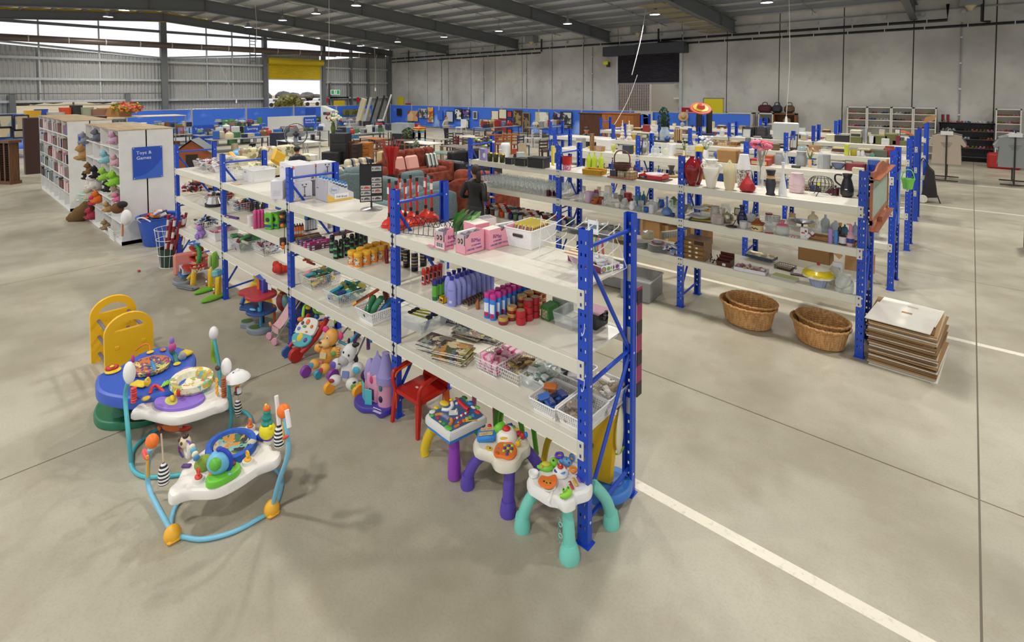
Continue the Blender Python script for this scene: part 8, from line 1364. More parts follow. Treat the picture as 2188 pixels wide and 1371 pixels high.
# wire bin with wrapped sticks
P=at(340,572)+V((-0,.17,0));r_=thing('wire_bin','white wire bin lined with dark green, holding red striped sticks','bin',P);t=MB(WIRE)
for z,r in((0,.16),(.2,.18),(.45,.2),(.62,.22)):t.tube([(r*cos(a),r*sin(a),z)for a in[k*PI/10 for k in range(20)]],.005,5,True)
for i in range(14):a=i*PI/7;t.tube([(.16*cos(a),.16*sin(a),0),(.22*cos(a+.3),.22*sin(a+.3),.62)],.003,4)
ob('wire_frame',t,r_);ob('green_liner',MB(m('#1f3a2e',.5)).lathe([(.15,.01),(.175,.3),(.17,.3),(.14,.03),(0,.02)],20),r_)
for i in range(11):
 a=i*.57;t=MB(stripes(['#8f2230','#e4dede'],2,5)if i%3 else m('#8a1f2c',.3));t.tube([(.08*cos(a),.08*sin(a),.04),(.12*cos(a)+.22,.12*sin(a)+.05,.78+.05*(i%3))],.022,8);ob('wrapped_stick',t,loc=P,label='red and white wrapped stick in the wire bin, %s'%ORD[i],cat='stick',group='sticks in the bin')
# mint tub with quilt
P=G('k',575,855)+V((-.05,.3,0));r_=thing('baby_bath','pale mint baby bath standing on end beside books sign','baby bath',P);t=MB(m('#b8d4cc',.4));t.lathe([(.26,0),(.3,.05),(.38,.38),(.42,.4),(.4,.42),(.36,.38),(.27,.04),(0,.03)],26,(0,0,0),1.1,.75);ob('bath_body',t,r_);part('rim_arc',r_,lambda t:Tb(t,'#dfe8e4',[(-.2,-.26,.05),(-.05,-.33,.22),(.2,-.3,.27)],.018))
t=MB(m('#e3dee0',.8));t.box((0,0,0),(.42,.3,.2),.06);t.m('#b8303a').box((-.05,-.151,.02),(.16,.004,.05));t.m('#31406a').box((.08,-.152,-.02),(.1,.004,.04));ob('bedding_pack',t,loc=P+V((.05,0,.45)),rot=(.2,0,.2),label='white bedding pack with red truck print in the mint bath',cat='bedding')
# wooden CD towers, leaning magazine rack, counter
for x in(-20.7,):r_=thing('media_tower','brown wooden two-column media tower left of the book shelves','media tower',(x,-.95,0),.5);W2=wood('#6a4426','#4a2c16',2);part('frame',r_,lambda t:(t.m(W2),t.bz(-.26,-.16,0,.26,.16,.1),t.bz(-.28,-.18,1.28,.28,.18,1.36),t.bz(-.22,-.13,.1,-.18,.13,1.28),t.bz(.18,-.13,.1,.22,.13,1.28),t.bz(-.03,-.13,.1,.03,.13,1.28),t.bz(-.22,.1,.1,.22,.13,1.28)));part('slots',r_,lambda t:[Bx(t,'#2a1c12',(x_,-.05,.2+k*.055),(.15,.14,.008),None,0)for x_ in(-.105,.105)for k in range(19)])
r_=thing('brochure_stand','leaning dark grey stepped brochure stand on black feet','stand',(-22.6,-1.6,0),.3);part('trays',r_,lambda t:[Bx(t,m('#4a4d54',.4,.3),(-.5+.16*k,0,.65+.19*k),(.3,.5,.16),(0,-.85,0),.02)for k in range(7)]);part('legs',r_,lambda t:[Tb(t,'#1c1c1e',q,.025,6,1)for q in([(-.2,-.3,0),(-.2,.3,0)],[(.5,-.3,0),(.5,.3,0)],[(-.2,0,0),(-.2,0,.7)],[(.5,0,0),(.5,0,1.4)],[(-.6,-.3,.02),(.8,-.3,.02)])])
t=MB(wood('#b5a48a','#9a8a70',0));t.bz(-1.4,-2.2,0,1.4,2.2,1.05);ob('service_counter',t,loc=(-30.5,-2.7,0),label='pale wood counter at the far left by the blue fence',cat='counter')
t=MB(m('#3a1f1a',.4));t.bz(-.2,-1,0,.2,1.3,1.95);ob('dark_cabinet',t,loc=(-22.9,.6,0),label='tall dark reddish cabinet behind the book shelves',cat='cabinet')
# blue banner fence with pictures
FB=nodes('banner_mesh');t_,N,L,b_=FB;b_.inputs['Base Color'].default_value=hexc('#3a70dd');b_.inputs['Roughness'].default_value=.6
nz=N.new('ShaderNodeTexNoise');nz.inputs['Scale'].default_value=.5;nz.inputs['Detail'].default_value=3;tc=N.new('ShaderNodeTexCoord');L.new(tc.outputs['Object'],nz.inputs['Vector']);cr_=N.new('ShaderNodeValToRGB');cr_.color_ramp.elements[0].position=.56;cr_.color_ramp.elements[0].color=hexc('#3568d2');cr_.color_ramp.elements[1].position=.7;cr_.color_ramp.elements[1].color=hexc('#8caef2');L.new(nz.outputs['Fac'],cr_.inputs[0]);L.new(cr_.outputs[0],b_.inputs['Base Color'])
def fence(A,B,lab):
 A,B=V(A),V(B);d=B-A;Ln=d.length;r_=thing('banner_fence',lab,'fence',A,math.atan2(d.y,d.x));t=MB(t_);t.bz(.03,-.01,.1,Ln-.03,.01,1.68);ob('banner',t,r_);t=MB(m('#b9bcc0',.4,.5));[t.tube([(x,0,0),(x,0,1.86)],.025,6)for x in(0,Ln)];[t.tube([(0,0,z),(Ln,0,z)],.018,5)for z in(.08,1.72)];ob('tube_frame',t,r_);t=MB('#6a6c6e');t.bz(-.3,-.12,0,.3,.12,.12);ob('foot_block',t,r_)
xs=[-35.6,-32.6,-29.2,-25.9,-22.6,-19.3,-16,-12.7,-9.4,-6.2]
for i in range(9):fence((xs[i],23.8,0),(xs[i+1]-.06,23.8,0),'blue banner fence panel before the concrete wall, %s from the left'%ORD[i])
ys=[-9,-5.5,-2,1.6,5.4,8.9,12.3,15.7,19.2,22.6]
for i in range(9):
 if i==3:continue
 fence((-36.3,ys[i],0),(-36.3,ys[i+1]-.06,0),'blue banner fence panel before the corrugated wall, %s from the left'%ORD[i])
def pic(px0,py0,px1,py1,mat,lab,fr=None,y=23.72,x=None,rot=0):
 a,b=(at(px0,py0,y=y),at(px1,py1,y=y))if x is None else(at(px0,py0,x=x),at(px1,py1,x=x));w_=abs(b.x-a.x)if x is None else abs(b.y-a.y);h=a.z-b.z;r_=thing('framed_picture'if fr else 'canvas_print',lab,'picture',((a+b)/2),0 if x is None else PI/2);r_.rotation_euler.y=rot
 ob('image',MB(mt(mat)).bz(-w_/2,-.02,-h/2,w_/2,0,h/2),r_)
 if fr:k=.05;ob('frame',MB(mt(fr)).bz(-w_/2-k,-.035,-h/2-k,w_/2+k,0,-h/2).bz(-w_/2-k,-.035,h/2,w_/2+k,0,h/2+k).bz(-w_/2-k,-.035,-h/2,-w_/2,0,h/2).bz(w_/2,-.035,-h/2,w_/2+k,0,h/2),r_)
def p2(c,*v):return patches(c,*v)
for q in((849,233,857,246,'#1c1c1e','small black poster with yellow flower motif','#1c1c1e'),(871,236,893,259,p2(['#8d4a34','#c29a6a','#d6b48a'],1.2),'brown and tan curved abstract canvas'),(895,232,912,252,p2(['#8a8a86','#3f403e','#b9b8b2'],6),'grey mottled canvas print'),(914,229,926,261,p2(['#c9602a','#e0d8c8','#7f9a3a','#b53a2a','#d8a04a'],6),'tall narrow colourful food canvas'),(935,236,946,256,'#3563c8','plain blue notice poster'),(954,238,968,260,'#b5bdd0','pale blue and white framed poster','#2a2c30'),(973,233,986,255,p2(['#1c1c1e','#d8d8d8','#3a3a3c'],5),'black framed black and white print, left of two','#1a1a1c'),(989,235,1003,249,p2(['#1c1c2e','#5a4a8a','#b9a0a0'],6),'dark framed print with purple figures','#1a1a1c'),(991,257,1001,275,p2(['#2a2a2c','#c8c8c8'],6),'small black framed print below the dark ones','#1a1a1c'),(1012,239,1019,253,'#4a4c52','tiny white framed grey print','#d4d4d0'),(1025,255,1050,271,p2(['#b5a06a','#5a4a2a','#d8c890'],7),'gold and brown chequered canvas'),(1050,237,1065,286,p2(['#7a2a20','#6a221c','#c9a86a'],1.2),'tall cream over maroon canvas, left of pair'),(1066,233,1082,284,p2(['#7a2a20','#8a3024','#6a221c'],1.2),'tall cream over maroon canvas, right of pair'),(1085,238,1093,250,'#b5382e','small red square canvas, upper','#22202a'),(1085,257,1093,269,p2(['#e0d8c0','#a0262c'],6),'small cream canvas with red dots, middle','#22202a'),(1085,276,1093,285,'#b5382e','small red square canvas, lower','#22202a'),(1098,236,1114,267,p2(['#3a2c22','#8a7a4a','#2a221c'],5),'brown framed floral painting','#6a3a22'),(1118,242,1131,283,p2(['#3a2c2a','#7a6a50','#2a2220'],5),'gold framed tall floral painting','#a58450'),(1144,239,1172,274,p2(['#c9ccb8','#b8b89a','#d6d8cc','#9aa07a'],3),'large pale meadow canvas'),(1199,240,1221,274,p2(['#8f9296','#2a2c30','#c4c6c8'],5),'large black and white figure print','#2a2c30')):
 pic(*q[:5],q[5]+' on the blue fence',q[6]if len(q)>6 else None)
pic(1181,240,1195,262,p2(['#5a4a6a','#1c1c22','#b0a0b8'],6),'tilted purple grey poster on the blue fence',None,23.72,None,.35)
for a,b,l in(((1051,237,1064.5,255),0,'left'),((1067,234,1081.5,253),0,'right')):A,B=at(a[0],a[1],y=23.69),at(a[2],a[3],y=23.69);ob('canvas_print',MB('#d4cfb8').bz(A.x,-.01,B.z,B.x,0,A.z),loc=(0,23.69,0),label='cream upper half of the maroon canvas, '+l+' of pair',cat='picture')
for q in((-4,248,25,271,p2(['#8fa0a8','#c4b8a0','#6a7a80'],4),'upper left framed coastal picture'),(32,248,60,276,p2(['#8a9aa8','#b8a88a','#d0cdc0'],4),'upper right framed coastal picture'),(-4,273,22,292,p2(['#8fb0c0','#c9b896','#e0dccc'],4),'lower left framed beach picture'),(30,279,55,292,p2(['#b8c4c8','#a8a08a'],4),'lower right framed picture')):pic(*q[:5],q[5]+' at far left','#22242a',x=-28.9)
t=MB(t_);t.bz(-.02,-3.2,.4,0,2.2,1.75);ob('banner_fence',t,loc=(-29,-1.5,0),label='blue banner behind the framed coastal pictures at far left',cat='fence')
for q in((732,234,766,246,p2(['#4a4a22','#6a6a34','#3a3a1c'],4),'long green foliage picture'),(772,232,793,260,p2(['#a8a8a4','#8c8c88','#c0c0bc'],2),'grey leaf sketch canvas'),(740,250,762,274,p2(['#b8b0b8','#8a7a82','#d0ccd0'],3),'pale portrait canvas')):pic(*q[:5],q[5]+' on the fence right of the exit door',None,x=-35.9)
# goods on the racks behind
def item(kind,c,P,w_,h,d,lab,rz=0):
 t=MB(m(c,.4)if isinstance(c,str)else c)
 if kind in('box','tub','radio','speaker','toaster','book stack','picture frame','mirror','suitcase'):
  if kind=='book stack':[t.m(mt(q)).bz(-w_/2+.01*k,-d/2,h*k/4,w_/2-.004*k,d/2,h*(k+.85)/4)for k,q in enumerate((c,'#7a2a26','#2f4a3a','#c9b48a'))]
  elif kind in('picture frame','mirror'):T0=t.T;t.T=Euler((-.2,0,0)).to_matrix().to_4x4();t.bz(-w_/2,-.012,0,w_/2,.012,h);t.m(mt('#b8b8b0')).bz(-w_*.38,-.014,h*.12,w_*.38,-.011,h*.88);t.T=T0
  else:
   t.box((0,0,h/2),(w_,d,h),min(w_,h)*.06)
   if kind=='speaker':t.m(mt('#4a4a4c'));[E(t,'#3f4042',(0,-d/2,z),(w_*.3,.012,w_*.3))for z in(h*.35,h*.75)]
   if kind in('radio','toaster'):t.m(mt('#c9b48a'if kind=='radio'else '#3a3a3c')).bz(-w_*.4,-d/2-.003,h*.15,w_*.4,-d/2+.002,h*.7)
 elif kind in('basket','tray','crate'):wires(t,w_,d,h,.9,9,6,4,.004,.006);t.bz(-w_*.44,-d*.44,0,w_*.44,d*.44,.006)
 elif kind=='flowers':
  t.lathe([(w_*.12,0),(w_*.2,h*.15),(w_*.14,h*.4)],12)
  for q in range(12):a=q*2.4;x,y,z=w_*.38*cos(a),d*.3*sin(a),h*U(.6,1);t.m(mt('#4f7a3a')).tube([(0,0,h*.35),(x,y,z)],.003,4);E(t,c,(x,y,z),(w_*.12,w_*.1,w_*.09),None,8,5)
 elif kind=='tree':
  for k in range(5):q=1-k*.18;t.lathe([(w_*.5*q,h*(.12+.17*k)),(w_*.16*q,h*(.3+.17*k))],9)
  t.cyl((0,0,0),w_*.3,h*.14,8);E(t,c,(0,0,h),(.02,.008,.02),None,5,4)
 else:
  pf=dict(vase=VASE,bottle=BOT,jar=JAR,bowl=BOWL,cup=CUP,canister=CYL,pitcher=PITCH,lamp=[(.7,0),(.2,.05),(.15,.55),(1,.55),(.75,1),(0,1)])[kind];t.lathe([(r*w_/2,q*h)for r,q in pf],16,cap=kind not in('cup','bowl'))
 nm={'tree':'christmas_tree','box':'small_box'}.get(kind,kind.replace(' ','_'));return ob(nm,t,loc=P,rz=rz,label=lab,cat=kind)
def put(c,a,yb,yt,wd,z,kind,col,lab,d=None):
 P,h,w_=K(c,a,yb,yt,wd,z);dd=d or min(w_*.7,.3);k=[(6.43,6.95),(8.9,9.41),(11.6,12.1)][(P.y>7.9)+(P.y>10.4)];P=onshelf(P,k[0]+dd/2,k[1]-dd/2);return item(kind,col,P,w_,max(h,.02),d or min(w_*.7,.3),lab)
CG=glass('#f2f6f6',.25,.04)
for q in(('p',35,815,548,70,'canister',wood('#a8834e','#5f4526',2,20),'tall woven cane cylinder beside the post'),('p',248,800,625,250,'box','#dcd9d6','white box with wine glass picture and yellow rim'),('p',135,820,745,170,'tray',wood('#b58448','#8a5f30',0),'round shallow wicker tray'),('p',367,835,690,70,'vase',m('#cdd06a',.3,trans=.2),'pale yellow frosted jug'),('p',590,865,720,150,'box','#3f4450','dark grey folded case'),('p',850,880,610,130,'pitcher',m('#b8b5b0',.12,.9),'shiny silver coffee pot'),('p',1010,900,735,130,'jar',CG,'clear glass jar with dark lid'),('p',1160,915,700,120,'canister',CG,'clear rectangular container'),('p',1273,885,710,110,'canister','#d9d9dc','plain white canister'),('p',1455,915,640,90,'flowers','#d8cfa8','cream flowers in a glass'),('p',1570,910,745,160,'crate','#d6d6d2','white slatted crate'),('p',1790,940,590,240,'flowers','#dcdce0','vase of white chrysanthemums'),('q',120,1010,800,300,'box',CB,'open brown cardboard box'),('q',615,1050,940,280,'radio','#a8322a','red retro radio'),('q',700,1000,868,230,'box','#a5522c','terracotta orange box'),('q',960,1010,835,130,'jar',CG,'clear hurricane glass shade'),('q',1160,1075,1040,110,'tray','#2c2c22','small dark dish'),('q',1375,1070,760,130,'flowers','#d8a888','peach roses in a small vase'),('q',1530,1085,790,95,'bottle',CG,'clear swing bottle'),('q',1640,1075,1045,130,'tray','#8f8f8a','grey metal tray'),('q',1810,1100,1000,190,'bowl','#5f6c88','blue patterned bowl'),('r',230,1255,1115,320,'canister',m('#7a2a34',.6),'round burgundy hat box'),('r',270,1330,1215,170,'box','#c4bfa4','small cream box at the shelf end')):
 put(*q[:5],Z1,q[5],q[6],q[7]+', top shelf of the second rack')
for q in(('p',505,650,350,95,'tree','#ddd9cc','left white wooden Christmas tree',.1),('p',608,650,355,95,'tree','#d9d5c8','right white wooden Christmas tree',.1),('p',810,645,545,190,'picture frame','#2a2c30','dark printed sign frame',.1),('p',1090,680,650,240,'box','#232427','flat black appliance',.2),('p',1155,640,425,140,'jar',glass('#cfe0e8',.4,.1),'jar with turquoise lid',.2),('p',1360,675,470,100,'box',stripes(['#4a2418','#c9a878'],0,20),'brown and cream striped box',.15),('p',1840,565,190,90,'canister','#17171a','tall black cylinder speaker, right one',.2),('p',1685,565,190,90,'canister','#17171a','tall black cylinder speaker, left one',.2),('p',1810,610,570,240,'box','#1f2c52','navy low box',.2),('q',80,740,655,380,'basket',wood('#c4a066','#94743c',0),'cream edged wicker hamper',.3),('q',435,595,430,175,'speaker','#202124','black loudspeaker, left of pair',.2),('q',640,600,428,195,'speaker','#26272a','black loudspeaker, right of pair',.2),('q',1000,690,395,380,'box','#c9ccc8','wide pale grey panel heater',.12),('q',420,740,600,80,'canister','#6f7072','grey metal canister',.1),('q',1250,635,530,120,'toaster','#d8d9da','white toaster',.12),('q',1120,745,515,100,'mirror','#4a3630','leaning brown framed mirror',.05),('q',1260,755,680,130,'jar',glass('#bcd0d4',.45,.1),'pale blue glass cover',.15),('q',845,800,700,110,'box',wood('#7a6a48','#54462c',0),'small wooden radio',.12),('q',1715,660,550,150,'box','#c9c4a0','cream and yellow pack',.15),('q',1880,670,555,200,'box','#26272b','black handled tool bag',.2)):
 put(*q[:5],Z1,q[5],q[6],q[7]+', top shelf of the third rack',q[8])
for q in(('r',235,770,540,170,'toaster','#c4bfa8','cream retro appliance'),('r',385,780,530,80,'canister',m('#b9b9bb',.15,.9),'shiny steel urn'),('r',500,785,640,110,'cup','#d8dadd','first white bucket'),('r',635,790,645,105,'cup','#d8dadd','second white bucket'),('r',745,800,690,110,'box','#cfd2d6','white boxed mask pack'),('r',850,800,650,115,'cup','#d8dadd','third white bucket'),('r',950,810,645,60,'canister','#7a2838','burgundy spotted tin'),('r',1010,810,670,90,'canister',m('#6a6c70',.15,.8),'dark round mirror tin'),('r',190,1000,880,95,'jar','#a89a1e','mustard yellow jar'),('r',275,1000,905,60,'jar','#d4d4d0','white lidded jar'),('r',345,1005,905,60,'jar','#cfcfd2','second white lidded jar'),('r',75,995,805,60,'box','#c4cc4a','lime and white carton'),('r',470,940,850,280,'tray',wood('#9a5a2c','#74401c',0),'brown wooden board'),('r',660,1010,890,190,'box','#55604e','khaki green case'),('r',430,1000,950,90,'bowl','#8f979a','grey bowl'),('r',520,1000,950,70,'box','#4f8a74','small jade box')):
 put(*q[:5],Z1 if q[2]<850 else Z2+.25,q[5],q[6],q[7]+', right bay of the third rack',.18)if q[2]<850 else put(*q[:5],Z1,q[5],q[6],q[7]+', right end of the second rack top shelf',.15)
for i,q in enumerate(((270,530,445,140),(470,600,490,170),(650,620,490,190),(850,620,460,150),(1060,560,495,220))):put('r',*q,Z1,'box','#66693c','olive green storage box on the fourth rack, %s from left'%ORD[i],.3)
t=MB(m('#c9541c',.6,noise=.3));t.grid(lambda u,v:(.5*u-.25,.25*v,.1*sin(PI*u)+.05*sin(5*v)),8,5);t.m('#e2e0dc').ell((0,.1,.08),(.12,.08,.04),8,5);ob('orange_bag',t,loc=G('r',1020,650,Z1),label='orange and white folded bag beside the olive boxes',cat='bag')
t=MB(CB);t.quad((-.12,0,0),(.12,0,.1),(.16,0,.24),(-.06,0,.18));ob('cardboard_piece',t,loc=(.9,14.5,1.98),label='brown cardboard scrap sticking up at the farthest rack end',cat='cardboard')
r_=thing('green_pail','small lime green pail hanging on the second rack end','pail',V((1.06,6.75,1.42)));ob('pail_body',MB(m('#7ac850',.4)).lathe([(.055,0),(.08,.15),(.085,.15),(.05,.02)],16,cap=False),r_);part('pail_handle',r_,lambda t:Tb(t,'#6ad04a',[(-.08,0,.14),(-.04,0,.26),(.04,0,.27),(.08,0,.14)],.006))
t=MB(m('#4a74d8',.3));t.bz(0,-.1,0,.012,.1,.75);t.m('#9ab4ec').bz(.013,-.08,.3,.014,.06,.7);ob('ice_pole_pack',t,loc=(.975,6.52,.95),label='long blue and white pack hanging on the second rack end',cat='pack')
# shelf after shelf of small household goods, described by look and place
cn=[('white','#d6d4ce'),('cream','#cfc3a2'),('grey','#8f9192'),('brown','#6f4a2c'),('black','#242427'),('green','#4f6a44'),('red','#8f2a26'),('blue','#34579a'),('silver','#a9acb0'),('tan','#b08f62'),('clear',None),('yellow','#c9b034')]
kn=['box','vase','bowl','book stack','jar','basket','canister','cup','picture frame','tray','bottle','radio','pitcher','box']
def fill(rk,name,x0,y0,nb,levels,n,L=1.987,skip=(),dy=(.14,.45)):
 for b in range(nb):
  for lv,z in levels:
   if(b,lv)in skip:continue
   for i in range(n):
    ci=int(rnd()*12)%12;ki=kn[int(rnd()*len(kn))%len(kn)];cnm,c=cn[ci];x=x0-b*L-L+.2+(i+.5)*(L-.35)/n
    w_=U(.1,.2);h={'bowl':.07,'book stack':.12,'tray':.04,'basket':.12,'cup':.1}.get(ki,U(.12,.24));
    item(ki,c or CG,V((x,y0+U(*dy),z)),w_*(1.4 if ki in('tray','book stack','basket')else 1),h,min(.16,w_),'%s %s, %s from left on the %s shelf, %s bay of the %s rack'%(cnm,{'book stack':'stack','picture frame':'frame'}.get(ki,ki),ORD[i],lv,['right','second','third','last'][b],rk))
fill('second','C',.955,6.65,3,(('top rear',Z1),),5,dy=(.12,.2));fill('third','D',.955,9,3,(('top rear',Z1),),4,dy=(.2,.3));fill('second','C',.955,6.38,3,(('middle',Z2),('lowest',Z3)),6);fill('third','D',.955,8.84,4,(('middle',Z2),),7);fill('fourth','E',.9,11.55,4,(('top',Z1),('middle',Z2)),6,skip=((0,'top'),));fill('farthest','F',.9,14.3,4,(('top',Z1),('middle',Z2)),5);fill('third','D',.955,8.84,4,(('lowest',Z3),),4)
# clothes, shoes, trolley on the right
def shelving(x0,x1,zs,H,lab,col='#d8d6cc',y=24.75,D=.42,nm='shoe_bookcase'):
 r_=thing(nm,lab,'bookcase',(x0,y,0));W=x1-x0;c=m(col,.5);ob('carcass',MB(c).bz(0,0,0,.04,D,H).bz(W-.04,0,0,W,D,H).bz(0,D-.01,0,W,D,H).bz(0,0,H-.04,W,D,H),r_)
 for z in zs:ob('shelf',MB(c).bz(.04,0,z-.015,W-.04,D-.01,z+.015),r_)
bx=[at(px,230,y=24.75).x for px in(1810,1853,1905,1952,2002)];zs=[.25,.58,.91,1.24,1.55,1.84]
for i in range(4):shelving(bx[i],bx[i+1]-.01,zs,2.13,'tall cream shoe bookcase against the concrete wall, %s from left'%ORD[i])
x5,x6=at(2128,233,y=24.75).x,at(2184,233,y=24.75).x;shelving(x5,x6,zs,2.13,'tall cream shoe bookcase near the right edge of the photo')
shelving(at(2004,300,y=24.75).x,at(2126,300,y=24.75).x,[.2,.55,.9,1.22,1.52],1.54,'low dark wire shoe shelving between the cream bookcases','#3a3c40',nm='shoe_shelving')
def shoe(c,hi=False):
 t=MB(m(c,.4));t.grid(lambda u,v:(.04*cos(v*PI)*(1-.35*abs(u-.5)),-.12+.24*u,(.02+.05*sin(v*PI)*(1 if u>.55 else .55))),8,6);t.bz(-.035,-.12,0,.035,.12,.018,.006)
 if hi:t.lathe([(.045,.02),(.05,.3),(.045,.3)],12,(0,.07,0),cap=False)
 return t.mesh('shoe')
sc_=[('coral','#c9705a'),('black','#1d1d20'),('cream','#c9bfa0'),('red','#a8242c'),('mustard','#8f8428'),('brown','#6a3f26'),('white','#d4d6d8'),('blue','#2f4f8a'),('pink','#cf8a9a')]
SM={c:shoe(h)for c,h in sc_}
def pairs(x0,x1,z,n,where,seed=0,y=24.9):
 for i in range(n):
  c,_=sc_[(i*4+seed*3+int(z*7))%9];x=x0+(i+.5)*(x1-x0)/n
  for q,s in((-.055,'left'),(.055,'right')):ob('shoe',SM[c],loc=(x+q,y,z+.016),rz=U(-.3,.3),label='%s %s shoe, %s pair from left on the %s'%(s,c,ORD[i],where),cat='shoe')
on=['first','second','third','fourth']
for i in range(4):
 for k,l in((5,'top'),(4,'upper'),(3,'middle')):pairs(bx[i]+.06,bx[i+1]-.07,zs[k],2 if k==5 else 3,'%s shelf, %s shoe bookcase'%(l,on[i]),i+k)
for k,l in((5,'top'),(4,'upper'),(3,'middle'),(2,'lower')):pairs(x5+.06,x6-.06,zs[k],3,'%s shelf, rightmost shoe bookcase'%l,k)
xa_,xb_=at(2010,300,y=24.75).x,at(2124,300,y=24.75).x
for z,l in((1.54,'top'),(1.22,'upper'),(.9,'middle'),(.55,'lower')):pairs(xa_,xb_,z,7,'%s dark wire shelf'%l,int(z*9))
for i,(px,c)in enumerate(((2014,'#7a1f34'),(2025,'#7a1f34'))):P=at(px,266,y=24.95);ob('boot',shoe(c,True),loc=(P.x,24.95,1.56),label=('left'if i==0 else 'right')+' tall burgundy boot standing on the dark shelving',cat='boot')
def garment(t,c,x,y,z,w_,h,rz=0,sl=True,):
 T0=t.T;t.T=Matrix.Translation((x,y,z))@Euler((0,0,rz)).to_matrix().to_4x4();t.m(mt(c));P=[(-w_*.5,-h),(w_*.5,-h),(w_*.46,-h*.3),(w_*.5,-0-h*.08),(w_*.12,0),(-w_*.12,0),(-w_*.5,-h*.08),(-w_*.46,-h*.3)]
 t.prism(P,-.025,.025,ax=1)
 if sl:[t.prism([(s*w_*.44,-h*.08),(s*w_*.66,-h*.38),(s*w_*.56,-h*.42),(s*w_*.42,-h*.3)][::s],-.022,.022,ax=1)for s in(-1,1)]
 t.T=T0
def clothes_rack(P,lab,cols,front):
 r_=thing('clothes_rack',lab,'clothes rack',P);part('stand',r_,lambda t:[Tb(t,'#2a2826',q,.022,6,1)for q in([(0,-.5,.04),(0,-.5,1.64)],[(0,.5,.04),(0,.5,1.64)],[(0,-.5,1.64),(0,.5,1.64)],[(-.3,-.5,.04),(.3,-.5,.04)],[(-.3,.5,.04),(.3,.5,.04)],[(0,-.5,.1),(0,.5,.1)])]);part('sign_card',r_,lambda t:Bx(t,'#e8e8e8',(0,-.55,1.52),(.3,.01,.12)))
 for i in range(9):
  t=MB();c=front if i==0 else cols[i%len(cols)];garment(t,c,0,0,0,.72,.95-.12*(i%2),0)
  if i==0:t.m(mt('#6a6460'));[t.bz(-.14+.02*k,-.027,-.3-.04*k,.14-.02*k,-.025,-.285-.04*k)for k in range(4)]
  g=ob('hung_shirt',t,loc=P+V((0,-.46+i*.11,1.5)),rz=U(-.25,.25)if i else 0,label='%s on the %s, %s from the front'%('printed beige T-shirt'if(i==0 and 'nearer'not in lab)else 'hanging garment','round nearer clothes rail'if 'nearer'in lab else 'left clothes rail',ORD[i]),cat='shirt');ob('hanger',Tb(MB(),'#d8d8da',[(-.2,0,-.04),(0,0,.04),(0,0,.12),(.02,0,.14)],.008,6),g)
P=at(2020,388);clothes_rack(P+V((0,.5,0)),'black clothes rail with printed beige T-shirt at front',['#2a2a30','#b5aca0','#8f9aa8','#6a2a34','#1f2430'],'#b9ab9a');P=at(2166,398);clothes_rack(P+V((0,.5,0)),'nearer clothes rail crowded with grey and white garments',['#a8aaa8','#d0cdc6','#3a4450','#8a9088','#5a6a6a'],'#8f9394')
t=MB(m('#a3201f',.6));t.box((0,0,.27),(.9,.7,.54),.06);ob('red_ottoman',t,loc=at(2145,362)+V((0,.4,0)),label='bright red box ottoman behind the right clothes rail',cat='ottoman')
P=at(1983,432);r_=thing('shopping_trolley','black wheeled shopping trolley at the farthest rack end','trolley',P);part('bag',r_,lambda t:(t.m(m('#1c1c20',.6)),t.prism([(-.14,.12),(.18,.16),(.1,.8),(-.04,.95)],-.14,.14,ax=1)));part('frame',r_,lambda t:(Tb(t,'#1c1c1e',[(0,0,.9),(-.12,0,1.12),(-.18,0,1)],.014),Tb(t,'#2a2a2c',[(.18,0,.2),(.24,0,0)],.014,6,1)))
for s in(-.16,.16):t=MB();wheel(t,(-.1,s,.1),.1,.04,'#d8d4c4','#1c1c1e');ob('wheel',t,r_)
E2=MB(m('#2c2624',.8));E2.box((0,0,.5),(.05,.6,1),.02);ob('dark_board',E2,loc=at(2196,545)+V((0,.3,0)),label='dark brown panel edge cut off at the right border',cat='panel')
# bags and white display unit along the wall
def tabl(P,w_,d,h,top,leg,lab,name='table',rz=0,cat='table',th=.03):
 r_=thing(name,lab,cat,P,rz);ob('table_top',MB(mt(top)).bz(-w_/2,-d/2,h-th,w_/2,d/2,h,.006),r_)
 for sx in(-1,1):
  for sy in(-1,1):ob('leg',MB(mt(leg)).box((sx*(w_/2-.04),sy*(d/2-.04),(h-th)/2),(.045,.045,h-th)),r_)
 return r_
for a,b,c,lab,cat in((1620,1652,'#d4d2cc','white two-column cube shelf against the wall','shelf'),(1652,1700,'#7a4c26','brown wooden shelf unit beside the white cubes','shelf'),(1553,1608,'#cfcfca','grey white sloping display unit by the fence end','display')):
 x0,x1=at(a,240,y=24.6).x,at(b,240,y=24.6).x;r_=thing('shelf_unit',lab,cat,(x0,24.6,0));W=x1-x0;ob('carcass',MB(m(c,.5)).bz(0,0,0,.05,.5,1.75).bz(W-.05,0,0,W,.5,1.75).bz(0,.46,0,W,.5,1.75).bz(0,0,1.7,W,.5,1.75),r_);[ob('shelf',MB(m(c,.5)).bz(.05,0,z,W-.05,.46,z+.04),r_)for z in(.3,.75,1.2)]
for a,c,lab in((1634,'#4a1424','dark red barrel bag'),(1660,'#2a2c34','dark grey square bag'),(1686,'#5a4632','brown handled bag')):x=at(a,235,y=24.8).x;t=MB();Bx(t,m(c,.6),(0,0,.2),(.62 if c=='#4a1424'else .45,.3,.38),None,.1);Tb(t,c,[(-.12,0,.38),(-.08,0,.5),(.08,0,.5),(.12,0,.38)],.02);ob('bag',t,loc=(x,24.85,1.76),label=lab+' on top of the wall shelves',cat='bag')
